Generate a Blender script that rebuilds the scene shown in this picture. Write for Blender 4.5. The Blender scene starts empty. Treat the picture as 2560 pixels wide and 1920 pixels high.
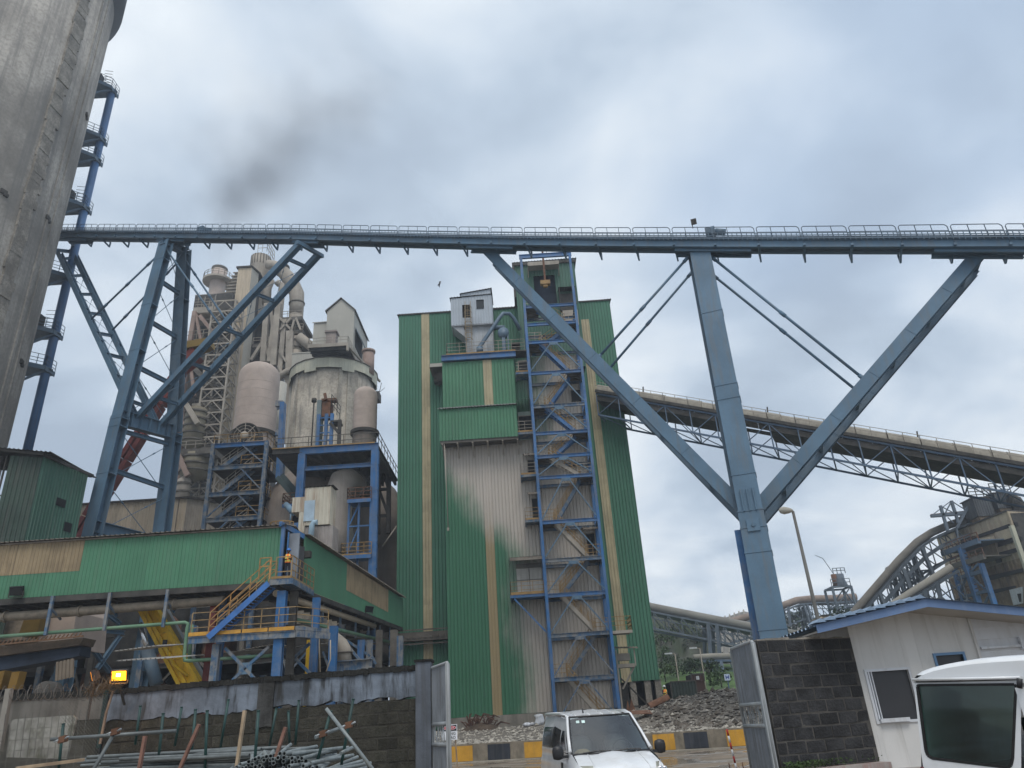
import bpy, math, random
from mathutils import Vector, Matrix
random.seed(7)
SC = bpy.context.scene
COL = SC.collection
rad = math.radians
# ------------------------------------------------------------------ camera
FPX, PITCH, ROLL, EYE = 1828.0, rad(25.0), rad(3.66), 1.65
_f = Vector((0, math.cos(PITCH), math.sin(PITCH)))
_r0 = Vector((1, 0, 0)); _u0 = _r0.cross(_f)
CR = _r0*math.cos(ROLL) - _u0*math.sin(ROLL)
CU = _u0*math.cos(ROLL) + _r0*math.sin(ROLL)
CP = Vector((0, 0, EYE))
cam_d = bpy.data.cameras.new('camera'); cam = bpy.data.objects.new('camera', cam_d); COL.objects.link(cam)
cam.matrix_world = Matrix(((CR.x, CU.x, -_f.x, CP.x), (CR.y, CU.y, -_f.y, CP.y), (CR.z, CU.z, -_f.z, CP.z), (0, 0, 0, 1)))
cam_d.sensor_fit = 'HORIZONTAL'; cam_d.sensor_width = 36.0; cam_d.lens = FPX*36.0/2560.0
cam_d.clip_start = 0.1; cam_d.clip_end = 6000
SC.camera = cam
# ------------------------------------------------------------------ world: overcast sky with soft broken cloud
SUN_EL, SUN_AZ = rad(58), rad(172)       # azimuth clockwise from +Y
W = bpy.data.worlds.new('World'); SC.world = W; W.use_nodes = True
nt = W.node_tree; nt.nodes.clear()
def N(t, **k):
    n = nt.nodes.new(t)
    for a, b in k.items(): setattr(n, a, b)
    return n
def L(a, b): nt.links.new(a, b)
out = N('ShaderNodeOutputWorld'); bg = N('ShaderNodeBackground'); bg.inputs['Strength'].default_value = 0.122
sky = N('ShaderNodeTexSky', sky_type='NISHITA', sun_disc=False, sun_elevation=SUN_EL, sun_rotation=SUN_AZ, air_density=1.0, dust_density=1.5, ozone_density=1.2)
tc = N('ShaderNodeTexCoord')
sx = N('ShaderNodeSeparateXYZ'); L(tc.outputs['Generated'], sx.inputs[0])
zc = N('ShaderNodeMath', operation='MAXIMUM'); L(sx.outputs['Z'], zc.inputs[0]); zc.inputs[1].default_value = 0.0
zp = N('ShaderNodeMath', operation='ADD'); L(zc.outputs[0], zp.inputs[0]); zp.inputs[1].default_value = 0.32
dx = N('ShaderNodeMath', operation='DIVIDE'); L(sx.outputs['X'], dx.inputs[0]); L(zp.outputs[0], dx.inputs[1])
dy = N('ShaderNodeMath', operation='DIVIDE'); L(sx.outputs['Y'], dy.inputs[0]); L(zp.outputs[0], dy.inputs[1])
cv = N('ShaderNodeCombineXYZ'); L(dx.outputs[0], cv.inputs[0]); L(dy.outputs[0], cv.inputs[1])
def wnoise(scale, detail, rough, dist, off):
    mp = N('ShaderNodeMapping'); mp.inputs['Location'].default_value = off
    L(cv.outputs[0], mp.inputs[0])
    n = N('ShaderNodeTexNoise'); n.inputs['Scale'].default_value = scale; n.inputs['Detail'].default_value = detail
    n.inputs['Roughness'].default_value = rough; n.inputs['Distortion'].default_value = dist
    L(mp.outputs[0], n.inputs['Vector']); return n.outputs['Fac']
def ramp(src, stops, interp='EASE'):
    r = N('ShaderNodeValToRGB'); r.color_ramp.interpolation = interp
    e = r.color_ramp.elements
    while len(e) < len(stops): e.new(0.5)
    for i, (p, c) in enumerate(stops):
        e[i].position = p; e[i].color = (c, c, c, 1) if not hasattr(c, '__len__') else (*c, 1)
    L(src, r.inputs[0]); return r.outputs[0]
def wmix(fac, a, b):
    m = N('ShaderNodeMix', data_type='RGBA'); 
    if hasattr(fac, 'default_value'): L(fac, m.inputs[0])
    else: m.inputs[0].default_value = fac
    for s, i in ((a, 6), (b, 7)):
        if hasattr(s, 'default_value'): L(s, m.inputs[i])
        else: m.inputs[i].default_value = (*s, 1)
    return m.outputs[2]
n1 = wnoise(1.15, 3, 0.5, 0.35, (3.1, 1.7, 0))      # large masses
n2 = wnoise(2.6, 6, 0.52, 0.25, (7.7, 4.2, 0))      # billows
n3 = wnoise(0.7, 3, 0.5, 0.1, (2.6, 5.1, 0))
def madd(a, k, c):
    m = N('ShaderNodeMath', operation='MULTIPLY_ADD'); L(a, m.inputs[0]); m.inputs[1].default_value = k
    if hasattr(c, 'default_value'): L(c, m.inputs[2])
    else: m.inputs[2].default_value = c
    return m.outputs[0]
nn_ = madd(n1, 0.58, madd(n2, 0.42, 0.0))
cr_ = N('ShaderNodeValToRGB'); e_ = cr_.color_ramp.elements
while len(e_) < 5: e_.new(0.5)
for k_, (p_, c_) in enumerate(((0.40, (2.8, 3.4, 4.2)), (0.455, (3.6, 4.3, 5.15)), (0.50, (4.6, 5.25, 6.0)), (0.545, (5.6, 6.1, 6.6)), (0.60, (6.9, 7.3, 7.6)))):
    e_[k_].position = p_; e_[k_].color = (*[v/8 for v in c_], 1)
L(nn_, cr_.inputs[0])
sc8 = N('ShaderNodeVectorMath', operation='SCALE'); L(cr_.outputs[0], sc8.inputs[0]); sc8.inputs['Scale'].default_value = 8.0
cloudcol = sc8.outputs[0]
bluec = wmix(0.25, (3.4, 4.5, 6.1), sky.outputs[0])
cover = ramp(n3, [(0.36, 0.45), (0.52, 1.0)])
fin = wmix(cover, bluec, cloudcol)
L(fin, bg.inputs['Color']); L(bg.outputs[0], out.inputs['Surface'])
# ------------------------------------------------------------------ sun (veiled)
sd = bpy.data.lights.new('sun', 'SUN'); sd.energy = 1.5; sd.angle = rad(28); sd.color = (1.0, 0.95, 0.88)
sun = bpy.data.objects.new('sun', sd); COL.objects.link(sun)
sdir = Vector((math.sin(SUN_AZ)*math.cos(SUN_EL), math.cos(SUN_AZ)*math.cos(SUN_EL), math.sin(SUN_EL)))
sun.rotation_euler = sdir.to_track_quat('Z', 'Y').to_euler()
VS = SC.view_settings
VS.view_transform = 'Standard'; VS.look = 'None'; VS.exposure = 0.30; VS.gamma = 1.0; VS.use_curve_mapping = False

# ------------------------------------------------------------------ survey helpers: direction of a sighted point, met with a plane of the place
def ray(x, y):
    return (_f*FPX + CR*(x-1280) - CU*(y-960))
def PY(x, y, Y):
    d = ray(x, y); return CP + d*(Y/d.y)
def PZ(x, y, z):
    d = ray(x, y); return CP + d*((z-EYE)/d.z)
def PP(x, y, p0, h):
    """meet the vertical plane through p0 with horizontal heading h"""
    n = Vector((-h[1], h[0], 0)); d = ray(x, y)
    return CP + d*((p0-CP).dot(n)/d.dot(n))
def ZY(x, y, Y): return PY(x, y, Y).z
def XY(x, y, Y): return PY(x, y, Y).x
V = lambda *a: Vector(a)
Z3 = Vector((0, 0, 1))

# ------------------------------------------------------------------ materials
MATS = {}
def _nodes(m):
    m.use_nodes = True; t = m.node_tree; t.nodes.clear(); return t
def mat(name, col, rough=0.65, metal=0.0, var=0.18, scale=0.6, streak=0.0, streakcol=(0.12, 0.10, 0.08), dust=0.0,
        dustcol=(0.30, 0.27, 0.23), bump=0.0, bscale=8.0, spec=0.4, sz=(5.0, 5.0, 0.25), fine=0.0, coat=0.0, rng=True):
    m = bpy.data.materials.new(name); t = _nodes(m); n = t.nodes; l = t.links
    o = n.new('ShaderNodeOutputMaterial'); b = n.new('ShaderNodeBsdfPrincipled'); l.new(b.outputs[0], o.inputs[0])
    b.inputs['Roughness'].default_value = rough; b.inputs['Metallic'].default_value = metal
    b.inputs['Specular IOR Level'].default_value = spec
    b.inputs['Coat Weight'].default_value = coat
    tcn = n.new('ShaderNodeTexCoord'); vec = tcn.outputs['Object']
    if rng:
        oi = n.new('ShaderNodeObjectInfo'); mu = n.new('ShaderNodeMath'); mu.operation = 'MULTIPLY'; mu.inputs[1].default_value = 57.0
        l.new(oi.outputs['Random'], mu.inputs[0])
        va = n.new('ShaderNodeVectorMath'); va.operation = 'ADD'; l.new(vec, va.inputs[0]); l.new(mu.outputs[0], va.inputs[1]); vec = va.outputs[0]
    def noise(sc, det=4, ro=0.6, mapscale=None):
        v = vec
        if mapscale:
            mp = n.new('ShaderNodeMapping'); mp.inputs['Scale'].default_value = mapscale; l.new(vec, mp.inputs[0]); v = mp.outputs[0]
        q = n.new('ShaderNodeTexNoise'); q.inputs['Scale'].default_value = sc; q.inputs['Detail'].default_value = det
        q.inputs['Roughness'].default_value = ro; l.new(v, q.inputs['Vector']); return q.outputs['Fac']
    def rmp(src, a, c):
        r = n.new('ShaderNodeMapRange'); r.interpolation_type = 'SMOOTHSTEP'; r.inputs[1].default_value = a; r.inputs[2].default_value = c
        l.new(src, r.inputs[0]); return r.outputs[0]
    def mix(fac, a, c):
        q = n.new('ShaderNodeMix'); q.data_type = 'RGBA'
        l.new(fac, q.inputs[0])
        for s, i in ((a, 6), (c, 7)):
            if isinstance(s, (tuple, list)): q.inputs[i].default_value = (*s, 1)
            else: l.new(s, q.inputs[i])
        return q.outputs[2]
    lo = tuple(c*(1-var) for c in col); hi = tuple(min(1, c*(1+var)) for c in col)
    c = mix(rmp(noise(scale), 0.3, 0.7), lo, hi)
    def mulf(s, k):
        q = n.new('ShaderNodeMath'); q.operation = 'MULTIPLY'; l.new(s, q.inputs[0]); q.inputs[1].default_value = k; return q.outputs[0]
    if fine:
        c = mix(mulf(rmp(noise(bscale*1.5, 3), 0.35, 0.7), fine), c, tuple(x*0.45 for x in col))
    if streak:
        c = mix(mulf(rmp(noise(1.0, 4, 0.65, sz), 0.46, 0.68), streak), c, streakcol)
    if dust:
        g = n.new('ShaderNodeNewGeometry'); s = n.new('ShaderNodeSeparateXYZ'); l.new(g.outputs['Normal'], s.inputs[0])
        up = rmp(s.outputs['Z'], -0.2, 0.9)
        a = n.new('ShaderNodeMath'); a.operation = 'MULTIPLY_ADD'; l.new(up, a.inputs[0]); a.inputs[1].default_value = 0.6
        l.new(rmp(noise(scale*2.3, 5, 0.65), 0.42, 0.62), a.inputs[2])
        q = n.new('ShaderNodeMath'); q.operation = 'MULTIPLY'; q.use_clamp = True; l.new(a.outputs[0], q.inputs[0]); q.inputs[1].default_value = dust
        c = mix(q.outputs[0], c, dustcol)
    l.new(c, b.inputs['Base Color'])
    if bump:
        bp = n.new('ShaderNodeBump'); bp.inputs['Strength'].default_value = bump; bp.inputs['Distance'].default_value = 0.05
        l.new(noise(bscale, 5, 0.7), bp.inputs['Height']); l.new(bp.outputs[0], b.inputs['Normal'])
    MATS[name] = m; return m
def emis(name, col, strength):
    m = bpy.data.materials.new(name); t = _nodes(m)
    o = t.nodes.new('ShaderNodeOutputMaterial'); e = t.nodes.new('ShaderNodeEmission'); e.inputs[0].default_value = (*col, 1); e.inputs[1].default_value = strength
    t.links.new(e.outputs[0], o.inputs[0]); MATS[name] = m; return m

STEEL = mat('steel_blue_grey', (0.088, 0.158, 0.228), 0.5, 0.0, 0.16, 0.35, streak=0.45, streakcol=(0.125, 0.135, 0.14), spec=0.4, sz=(3.0, 3.0, 0.3), fine=0.12)
STEELD = mat('steel_blue_grey_dusty', (0.080, 0.130, 0.180), 0.55, 0.0, 0.2, 0.5, dust=0.25, dustcol=(0.16, 0.17, 0.17))
BLUE = mat('blue_paint', (0.022, 0.120, 0.30), 0.5, 0, 0.2, 0.5, streak=0.5, streakcol=(0.13, 0.13, 0.14), dust=0.25, dustcol=(0.22, 0.22, 0.22))
BLUED = mat('blue_paint_dusty', (0.032, 0.098, 0.19), 0.6, 0, 0.25, 0.8, streak=0.8, streakcol=(0.20, 0.19, 0.18), dust=0.8, dustcol=(0.24, 0.23, 0.21))
YEL = mat('yellow_rail_paint', (0.29, 0.175, 0.06), 0.6, 0, 0.25, 1.5, streak=0.4, streakcol=(0.2, 0.14, 0.08))
YELB = mat('yellow_machine_paint', (0.80, 0.50, 0.02), 0.5, 0, 0.15, 0.8, streak=0.35, streakcol=(0.16, 0.10, 0.04))
GREEN = mat('green_cladding', (0.058, 0.170, 0.110), 0.6, 0, 0.10, 0.15, streak=0.5, streakcol=(0.075, 0.15, 0.105), spec=0.3)
GREENG = mat('green_gallery_cladding', (0.075, 0.205, 0.120), 0.6, 0, 0.10, 0.25, streak=0.35, streakcol=(0.10, 0.17, 0.11), spec=0.3)
GREEND = mat('green_cladding_dusty', (0.06, 0.135, 0.098), 0.65, 0, 0.15, 0.2, streak=0.55, streakcol=(0.11, 0.15, 0.12), spec=0.3)
TAN = mat('aged_translucent_sheet', (0.40, 0.34, 0.21), 0.6, 0, 0.15, 0.5, streak=0.5, streakcol=(0.24, 0.20, 0.13))
TANB = mat('brown_translucent_sheet', (0.29, 0.22, 0.13), 0.7, 0, 0.2, 0.6, streak=0.6, streakcol=(0.14, 0.10, 0.06))
BEIGE = mat('beige_cladding', (0.50, 0.41, 0.30), 0.7, 0, 0.12, 0.2, streak=0.45, streakcol=(0.27, 0.23, 0.18))
BEIGEC = mat('beige_clean_sheet', (0.40, 0.38, 0.33), 0.7, 0, 0.08, 0.2, streak=0.2, streakcol=(0.28, 0.26, 0.22))
CREAM = mat('cream_band', (0.47, 0.45, 0.35), 0.7, 0, 0.12, 0.4, streak=0.4, streakcol=(0.30, 0.28, 0.22))
PINKD = mat('dusty_refractory_duct', (0.44, 0.36, 0.31), 0.85, 0, 0.13, 0.5, streak=0.25, streakcol=(0.42, 0.37, 0.32), bump=0.15, bscale=6)
DUCT = mat('dark_dusty_duct', (0.17, 0.145, 0.125), 0.75, 0, 0.2, 0.3, streak=0.5, streakcol=(0.25, 0.21, 0.17))
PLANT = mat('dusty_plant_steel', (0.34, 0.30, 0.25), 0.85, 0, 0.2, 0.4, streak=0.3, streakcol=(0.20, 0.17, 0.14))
PLANTD = mat('dark_dusty_steel', (0.10, 0.09, 0.078), 0.85, 0, 0.3, 0.5, dust=0.4, dustcol=(0.2, 0.18, 0.15))
CONC = mat('silo_concrete', (0.34, 0.31, 0.27), 0.9, 0, 0.38, 0.16, streak=0.75, streakcol=(0.17, 0.16, 0.145), bump=0.5, bscale=2.2, sz=(1.3, 1.3, 0.045), fine=0.45, rng=False)
CONC2 = mat('old_silo_concrete', (0.42, 0.375, 0.31), 0.9, 0, 0.3, 0.16, streak=0.8, streakcol=(0.19, 0.175, 0.155), bump=0.3, bscale=2, sz=(.9, .9, .16), fine=0.5, rng=False, spec=0.1)
RUBBLEC = mat('spalled_concrete', (0.26, 0.235, 0.20), 0.95, 0, 0.35, 0.8, bump=1.0, bscale=4, fine=0.6)
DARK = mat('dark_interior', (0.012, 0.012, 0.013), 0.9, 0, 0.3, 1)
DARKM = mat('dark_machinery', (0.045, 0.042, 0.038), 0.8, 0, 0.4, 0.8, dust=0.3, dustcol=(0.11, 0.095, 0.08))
RED = mat('red_primer_steel', (0.16, 0.028, 0.022), 0.6, 0, 0.3, 0.8, streak=0.4, streakcol=(0.07, 0.025, 0.02))
RUST = mat('rusted_steel', (0.15, 0.075, 0.045), 0.9, 0, 0.35, 1.5, bump=0.2)
ROOFT = mat('rusty_roof_sheet', (0.19, 0.155, 0.125), 0.8, 0, 0.4, 1.2, dust=0.5, dustcol=(0.30, 0.27, 0.22))
WHITEP = mat('white_wall_paint', (0.60, 0.59, 0.57), 0.7, 0, 0.06, 0.5, streak=0.55, streakcol=(0.42, 0.40, 0.37), bump=0.05, sz=(3, 3, 0.3))
WHITES = mat('white_sheet', (0.60, 0.62, 0.65), 0.6, 0, 0.08, 0.5, streak=0.4, streakcol=(0.36, 0.33, 0.30))
CARW = mat('white_car_paint', (0.74, 0.75, 0.76), 0.26, 0, 0.04, 0.8, spec=0.5, coat=0.5, streak=0.35, streakcol=(0.56, 0.54, 0.50), sz=(2, 2, 1.2))
BLACKP = mat('black_plastic', (0.02, 0.02, 0.022), 0.45, 0, 0.1, 2)
RUBBER = mat('tyre_rubber', (0.018, 0.018, 0.018), 0.85, 0, 0.2, 3)
CHROME = mat('bright_metal', (0.6, 0.6, 0.6), 0.25, 0.9, 0.05, 2)
GALV = mat('galvanised_pipe', (0.33, 0.35, 0.36), 0.42, 0.55, 0.2, 2.0, streak=0.3, streakcol=(0.2, 0.19, 0.17), sz=(1, 1, 1))
GALVG = mat('greenish_scaffold_pipe', (0.27, 0.30, 0.30), 0.5, 0.25, 0.25, 2.0, fine=0.4)
POSTG = mat('dark_green_post_paint', (0.018, 0.055, 0.050), 0.5, 0, 0.3, 2, fine=0.3)
WOOD = mat('raw_timber', (0.24, 0.15, 0.10), 0.85, 0, 0.35, 3, streak=0.5, streakcol=(0.33, 0.27, 0.2), sz=(30, 30, 2))
BLOCKD = mat('mossy_dark_block', (0.048, 0.045, 0.035), 0.95, 0, 0.45, 1.6, streak=0.5, streakcol=(0.025, 0.026, 0.018), bump=0.7, bscale=14, fine=0.5, sz=(3, 3, 0.6))
BLOCKK = mat('black_grey_block', (0.038, 0.038, 0.040), 0.95, 0, 0.45, 1.8, bump=0.8, bscale=16, fine=0.4)
MORTAR = mat('mortar', (0.046, 0.042, 0.034), 0.95, 0, 0.35, 2.5, bump=0.6, bscale=12)
PLASTER = mat('grey_painted_plaster', (0.145, 0.17, 0.205), 0.9, 0, 0.45, 1.0, streak=1.0, streakcol=(0.035, 0.036, 0.036), bump=0.3, bscale=8, sz=(4, 4, 0.7))
COPING = mat('black_mossy_coping', (0.022, 0.022, 0.020), 0.95, 0, 0.4, 2, bump=0.8, bscale=10)
PILLARP = mat('pillar_plaster', (0.115, 0.13, 0.155), 0.9, 0, 0.2, 1.5, streak=0.6, streakcol=(0.07, 0.07, 0.07), bump=0.3)
GATEM = mat('grey_gate_paint', (0.20, 0.215, 0.235), 0.6, 0, 0.15, 2, streak=0.55, streakcol=(0.10, 0.095, 0.09), sz=(14, 14, 0.6))
GATEF = mat('pale_gate_frame', (0.30, 0.32, 0.33), 0.55, 0, 0.15, 2, streak=0.3, streakcol=(0.22, 0.18, 0.14))
BLUEF = mat('blue_fascia', (0.115, 0.185, 0.33), 0.5, 0, 0.12, 1, streak=0.3, streakcol=(0.22, 0.27, 0.36))
PIPEG = mat('green_pipe_paint', (0.13, 0.24, 0.15), 0.5, 0, 0.2, 1, streak=0.3, streakcol=(0.2, 0.2, 0.15), sz=(1, 1, 1))
PIPEB = mat('dusty_brown_pipe', (0.20, 0.165, 0.125), 0.8, 0, 0.3, 1, dust=0.5, dustcol=(0.30, 0.25, 0.19))
HIVIS = mat('orange_vest', (0.95, 0.20, 0.02), 0.7, 0, 0.1, 3)
HIVY = mat('yellow_reflective', (0.75, 0.72, 0.15), 0.5, 0, 0.1, 3)
NAVY = mat('navy_cloth', (0.018, 0.02, 0.03), 0.9, 0, 0.2, 3)
SKIN = mat('dark_skin', (0.06, 0.032, 0.02), 0.5, 0, 0.1, 5)
HATB = mat('blue_hard_hat', (0.03, 0.16, 0.5), 0.35, 0, 0.05, 3)
def glass(name, col=(0.012, 0.016, 0.018), rough=0.06, alpha=0.0):
    m = mat(name, col, rough, 0, 0.05, 1, spec=0.6); return m
GLASS = glass('tinted_glass')
def clearglass(name, tint=(0.75, 0.85, 0.85), refl=0.05):
    m = bpy.data.materials.new(name); t = _nodes(m); n = t.nodes
    o = n.new('ShaderNodeOutputMaterial'); mx = n.new('ShaderNodeMixShader'); tr = n.new('ShaderNodeBsdfTransparent'); tr.inputs[0].default_value = (*tint, 1)
    gl = n.new('ShaderNodeBsdfGlossy'); gl.inputs['Roughness'].default_value = 0.04
    lw_ = n.new('ShaderNodeLayerWeight'); pw = n.new('ShaderNodeMath'); pw.operation = 'POWER'; pw.inputs[1].default_value = 4.0; t.links.new(lw_.outputs['Facing'], pw.inputs[0])
    fr = n.new('ShaderNodeMath'); fr.operation = 'MULTIPLY_ADD'; fr.inputs[1].default_value = 0.85; fr.inputs[2].default_value = refl; t.links.new(pw.outputs[0], fr.inputs[0])
    t.links.new(fr.outputs[0], mx.inputs[0]); t.links.new(tr.outputs[0], mx.inputs[1]); t.links.new(gl.outputs[0], mx.inputs[2]); t.links.new(mx.outputs[0], o.inputs[0])
    MATS[name] = m; return m
WGLASS = clearglass('windscreen_glass', (0.72, 0.82, 0.80), 0.16); TGLASS = clearglass('smoked_glass', (0.34, 0.50, 0.46), 0.05)

# ------------------------------------------------------------------ mesh builder
class MB:
    def __init__(s): s.v = []; s.f = []; s.smooth = []
    def add(s, vs, fs, smooth=False):
        o = len(s.v); s.v += [tuple(p) for p in vs]; s.f += [tuple(i+o for i in f) for f in fs]; s.smooth += [smooth]*len(fs); return s
    def quad(s, a, b, c, d): return s.add([a, b, c, d], [(0, 1, 2, 3)])
    def poly(s, pts): return s.add(pts, [tuple(range(len(pts)))])
    def obox(s, c, ax, ay, az):
        """centre and three half-axis vectors"""
        vs = [c + ax*i + ay*j + az*k for i in (-1, 1) for j in (-1, 1) for k in (-1, 1)]
        return s.add(vs, [(0, 1, 3, 2), (4, 6, 7, 5), (0, 4, 5, 1), (2, 3, 7, 6), (0, 2, 6, 4), (1, 5, 7, 3)])
    def box(s, x0, x1, y0, y1, z0, z1):
        return s.obox(V((x0+x1)/2, (y0+y1)/2, (z0+z1)/2), V((x1-x0)/2, 0, 0), V(0, (y1-y0)/2, 0), V(0, 0, (z1-z0)/2))
    def beam(s, a, b, w, h=None, up=Z3):
        """rectangular bar a-b; w across, h along up"""
        h = w if h is None else h
        a = Vector(a); b = Vector(b); d = b-a; l = d.length
        if l < 1e-6: return s
        d.normalize(); side = d.cross(up)
        if side.length < 1e-3: side = d.cross(V(1, 0, 0) if abs(d.x) < .9 else V(0, 1, 0))
        side.normalize(); u = side.cross(d).normalized()
        return s.obox((a+b)/2, d*(l/2), side*(w/2), u*(h/2))
    def ibeam(s, a, b, w, h, t=0.03, up=Z3):
        """I section: flanges of width w, depth h along up"""
        a = Vector(a); b = Vector(b); d = (b-a).normalized(); side = d.cross(up)
        if side.length < 1e-3: side = d.cross(V(1, 0, 0))
        side.normalize(); u = side.cross(d).normalized()
        s.beam(a+u*(h/2-t/2), b+u*(h/2-t/2), w, t, u); s.beam(a-u*(h/2-t/2), b-u*(h/2-t/2), w, t, u)
        return s.beam(a, b, t, h-2*t, u)
    def tube(s, a, b, r, n=8, r2=None, cap=True, smooth=True):
        return s.pipe([a, b], r, n, r2s=[r, r if r2 is None else r2], cap=cap, smooth=smooth)
    def pipe(s, pts, r, n=8, r2s=None, cap=True, smooth=True):
        pts = [Vector(p) for p in pts]; m = len(pts); o = len(s.v)
        d0 = (pts[1]-pts[0]).normalized(); ref = Z3 if abs(d0.z) < .9 else V(1, 0, 0)
        side = d0.cross(ref).normalized()
        for i, p in enumerate(pts):
            if i == 0: d = pts[1]-pts[0]
            elif i == m-1: d = pts[-1]-pts[-2]
            else: d = (pts[i+1]-p).normalized() + (p-pts[i-1]).normalized()
            d.normalize(); side = (side - d*side.dot(d))
            if side.length < 1e-4: side = d.cross(V(0.3, 0.5, 0.8))
            side.normalize(); u = side.cross(d)
            k = 1.0
            if 0 < i < m-1:
                c = (pts[i+1]-p).normalized().dot(d); k = 1/max(c, 0.5)
            R = r2s[i] if r2s else r
            for j in range(n):
                t = 2*math.pi*j/n; s.v.append(tuple(p + (side*math.cos(t) + u*math.sin(t))*R))
        for i in range(m-1):
            for j in range(n):
                a = o+i*n+j; b = o+i*n+(j+1) % n; s.f.append((a, b, b+n, a+n)); s.smooth.append(smooth and n > 5)
        if cap:
            s.f.append(tuple(o+j for j in range(n))[::-1]); s.smooth.append(False)
            s.f.append(tuple(o+(m-1)*n+j for j in range(n))); s.smooth.append(False)
        return s
    def lathe(s, c, prof, n=32, a0=0.0, a1=2*math.pi, smooth=True, axis=None):
        """profile (radius, height) turned about the vertical (or axis) through c"""
        c = Vector(c); o = len(s.v); full = abs(a1-a0-2*math.pi) < 1e-6; m = n if full else n+1
        if axis is None: ex, ey, ez = V(1, 0, 0), V(0, 1, 0), Z3
        else:
            ez = Vector(axis).normalized(); ex = ez.cross(Z3 if abs(ez.z) < .9 else V(1, 0, 0)).normalized(); ey = ez.cross(ex)
        for r, z in prof:
            for j in range(m):
                t = a0+(a1-a0)*j/n; s.v.append(tuple(c + ex*(r*math.cos(t)) + ey*(r*math.sin(t)) + ez*z))
        for i in range(len(prof)-1):
            for j in range(n):
                a = o+i*m+j; b = o+i*m+(j+1) % m; s.f.append((a, b, b+m, a+m)); s.smooth.append(smooth)
        return s
    def prism(s, poly, d):
        """flat polygon pushed along d"""
        n = len(poly); a = [Vector(p) for p in poly]; b = [p+d for p in a]
        fs = [tuple(range(n))[::-1], tuple(range(n, 2*n))] + [(i, (i+1) % n, n+(i+1) % n, n+i) for i in range(n)]
        return s.add(a+b, fs)
    def corr(s, a, b, z0, z1, pitch=0.3, depth=0.05, out=None, z0b=None, z1b=None, flat=0.62):
        """trapezoidal sheet standing on the line a-b (xy), from z0 to z1, ribs proud along out"""
        a = V(a[0], a[1], 0); b = V(b[0], b[1], 0); L_ = (b-a).length; d = (b-a)/L_
        out = V(d.y, -d.x, 0) if out is None else Vector(out)
        z0b = z0 if z0b is None else z0b; z1b = z1 if z1b is None else z1b
        n = max(1, round(L_/pitch)); p = L_/n; pts = []
        for i in range(n):
            t = i*p
            for f, h in ((0, 0), (flat, 0), (flat+.1, 1), (.9, 1)): pts.append((t+f*p, h*depth))
        pts.append((L_, 0)); vs = []
        for t, h in pts:
            q = a+d*t+out*h; k = t/L_
            vs.append((q.x, q.y, z0+(z0b-z0)*k)); vs.append((q.x, q.y, z1+(z1b-z1)*k))
        return s.add(vs, [(2*i, 2*i+2, 2*i+3, 2*i+1) for i in range(len(pts)-1)])
    def slab(s, p0, e1, e2, pitch=0.3, depth=0.05, flat=0.62, th=0.0):
        """corrugated sheet in any plane: ribs run along e2, spaced along e1"""
        p0 = Vector(p0); e1 = Vector(e1); e2 = Vector(e2); L_ = e1.length; d = e1/L_; nrm = d.cross(e2).normalized()
        n = max(1, round(L_/pitch)); p = L_/n; vs = []; cnt = 0
        for i in range(n):
            for f, h in ((0, 0), (flat, 0), (flat+.1, 1), (.9, 1)):
                q = p0+d*((i+f)*p)+nrm*(h*depth); vs += [q, q+e2]; cnt += 1
        vs += [p0+e1, p0+e1+e2]; cnt += 1
        return s.add(vs, [(2*i, 2*i+2, 2*i+3, 2*i+1) for i in range(cnt-1)])
    def rail(s, pts, h=1.1, r=0.024, n=6, rails=(1.0, 0.55), step=1.5, toe=0.0, posts=True):
        pts = [Vector(p) for p in pts]
        for a, b in zip(pts, pts[1:]):
            L_ = (b-a).length
            if L_ < .05: continue
            for k in rails: s.beam(a+Z3*h*k, b+Z3*h*k, 2*r)
            if toe: s.beam(a+Z3*toe/2, b+Z3*toe/2, 0.02, toe)
            m = max(1, round(L_/step))
            if posts:
                for i in range(m+1): q = a+(b-a)*(i/m); s.beam(q, q+Z3*h, 2*r)
        return s
    def build(s, name, m, parent=None, label=None, **k):
        me = bpy.data.meshes.new(name)
        off = parent_loc(parent)
        me.from_pydata([(x-off.x, y-off.y, z-off.z) for x, y, z in s.v], [], s.f)
        me.polygons.foreach_set('use_smooth', s.smooth)
        if isinstance(m, (list, tuple)):
            for q in m: me.materials.append(q)
        else: me.materials.append(m)
        me.update()
        o = bpy.data.objects.new(name, me); COL.objects.link(o)
        if parent is not None: o.parent = parent
        if label: o['label'] = label
        for a, b in k.items(): o[a] = b
        return o
def parent_loc(p):
    q = Vector((0, 0, 0))
    while p is not None: q += p.location; p = p.parent
    return q
def thing(name, label, cat, loc, group=None):
    o = bpy.data.objects.new(name, None); COL.objects.link(o); o.location = Vector(loc); o.empty_display_size = 0.3
    o['label'] = label; o['category'] = cat
    if group: o['group'] = group
    return o
def solo(o, label, cat, group=None):
    o['label'] = label; o['category'] = cat
    if group: o['group'] = group
    return o
def struct(o): o['kind'] = 'structure'; return o
def clone(root, loc, rz=None, label=None, group=None):
    def cp(o, par):
        c = o.copy(); COL.objects.link(c); c.parent = par
        for ch in [q for q in bpy.data.objects if q.parent == o]: cp(ch, c)
        return c
    c = cp(root, None); c.location = Vector(loc)
    if rz is not None: c.rotation_euler = (0, 0, rz)
    if label: c['label'] = label
    if group: c['group'] = group
    return c
def dup(o, loc, parent=None, rot=None, scale=None):
    """another piece with the same mesh"""
    c = o.copy(); COL.objects.link(c); c.location = Vector(loc)
    if parent is not None: c.parent = parent
    if rot is not None: c.rotation_euler = rot
    if scale is not None: c.scale = scale
    return c
def frame_col(mb, a, b, w=0.3): return mb.beam(a, b, w, w)
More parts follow.
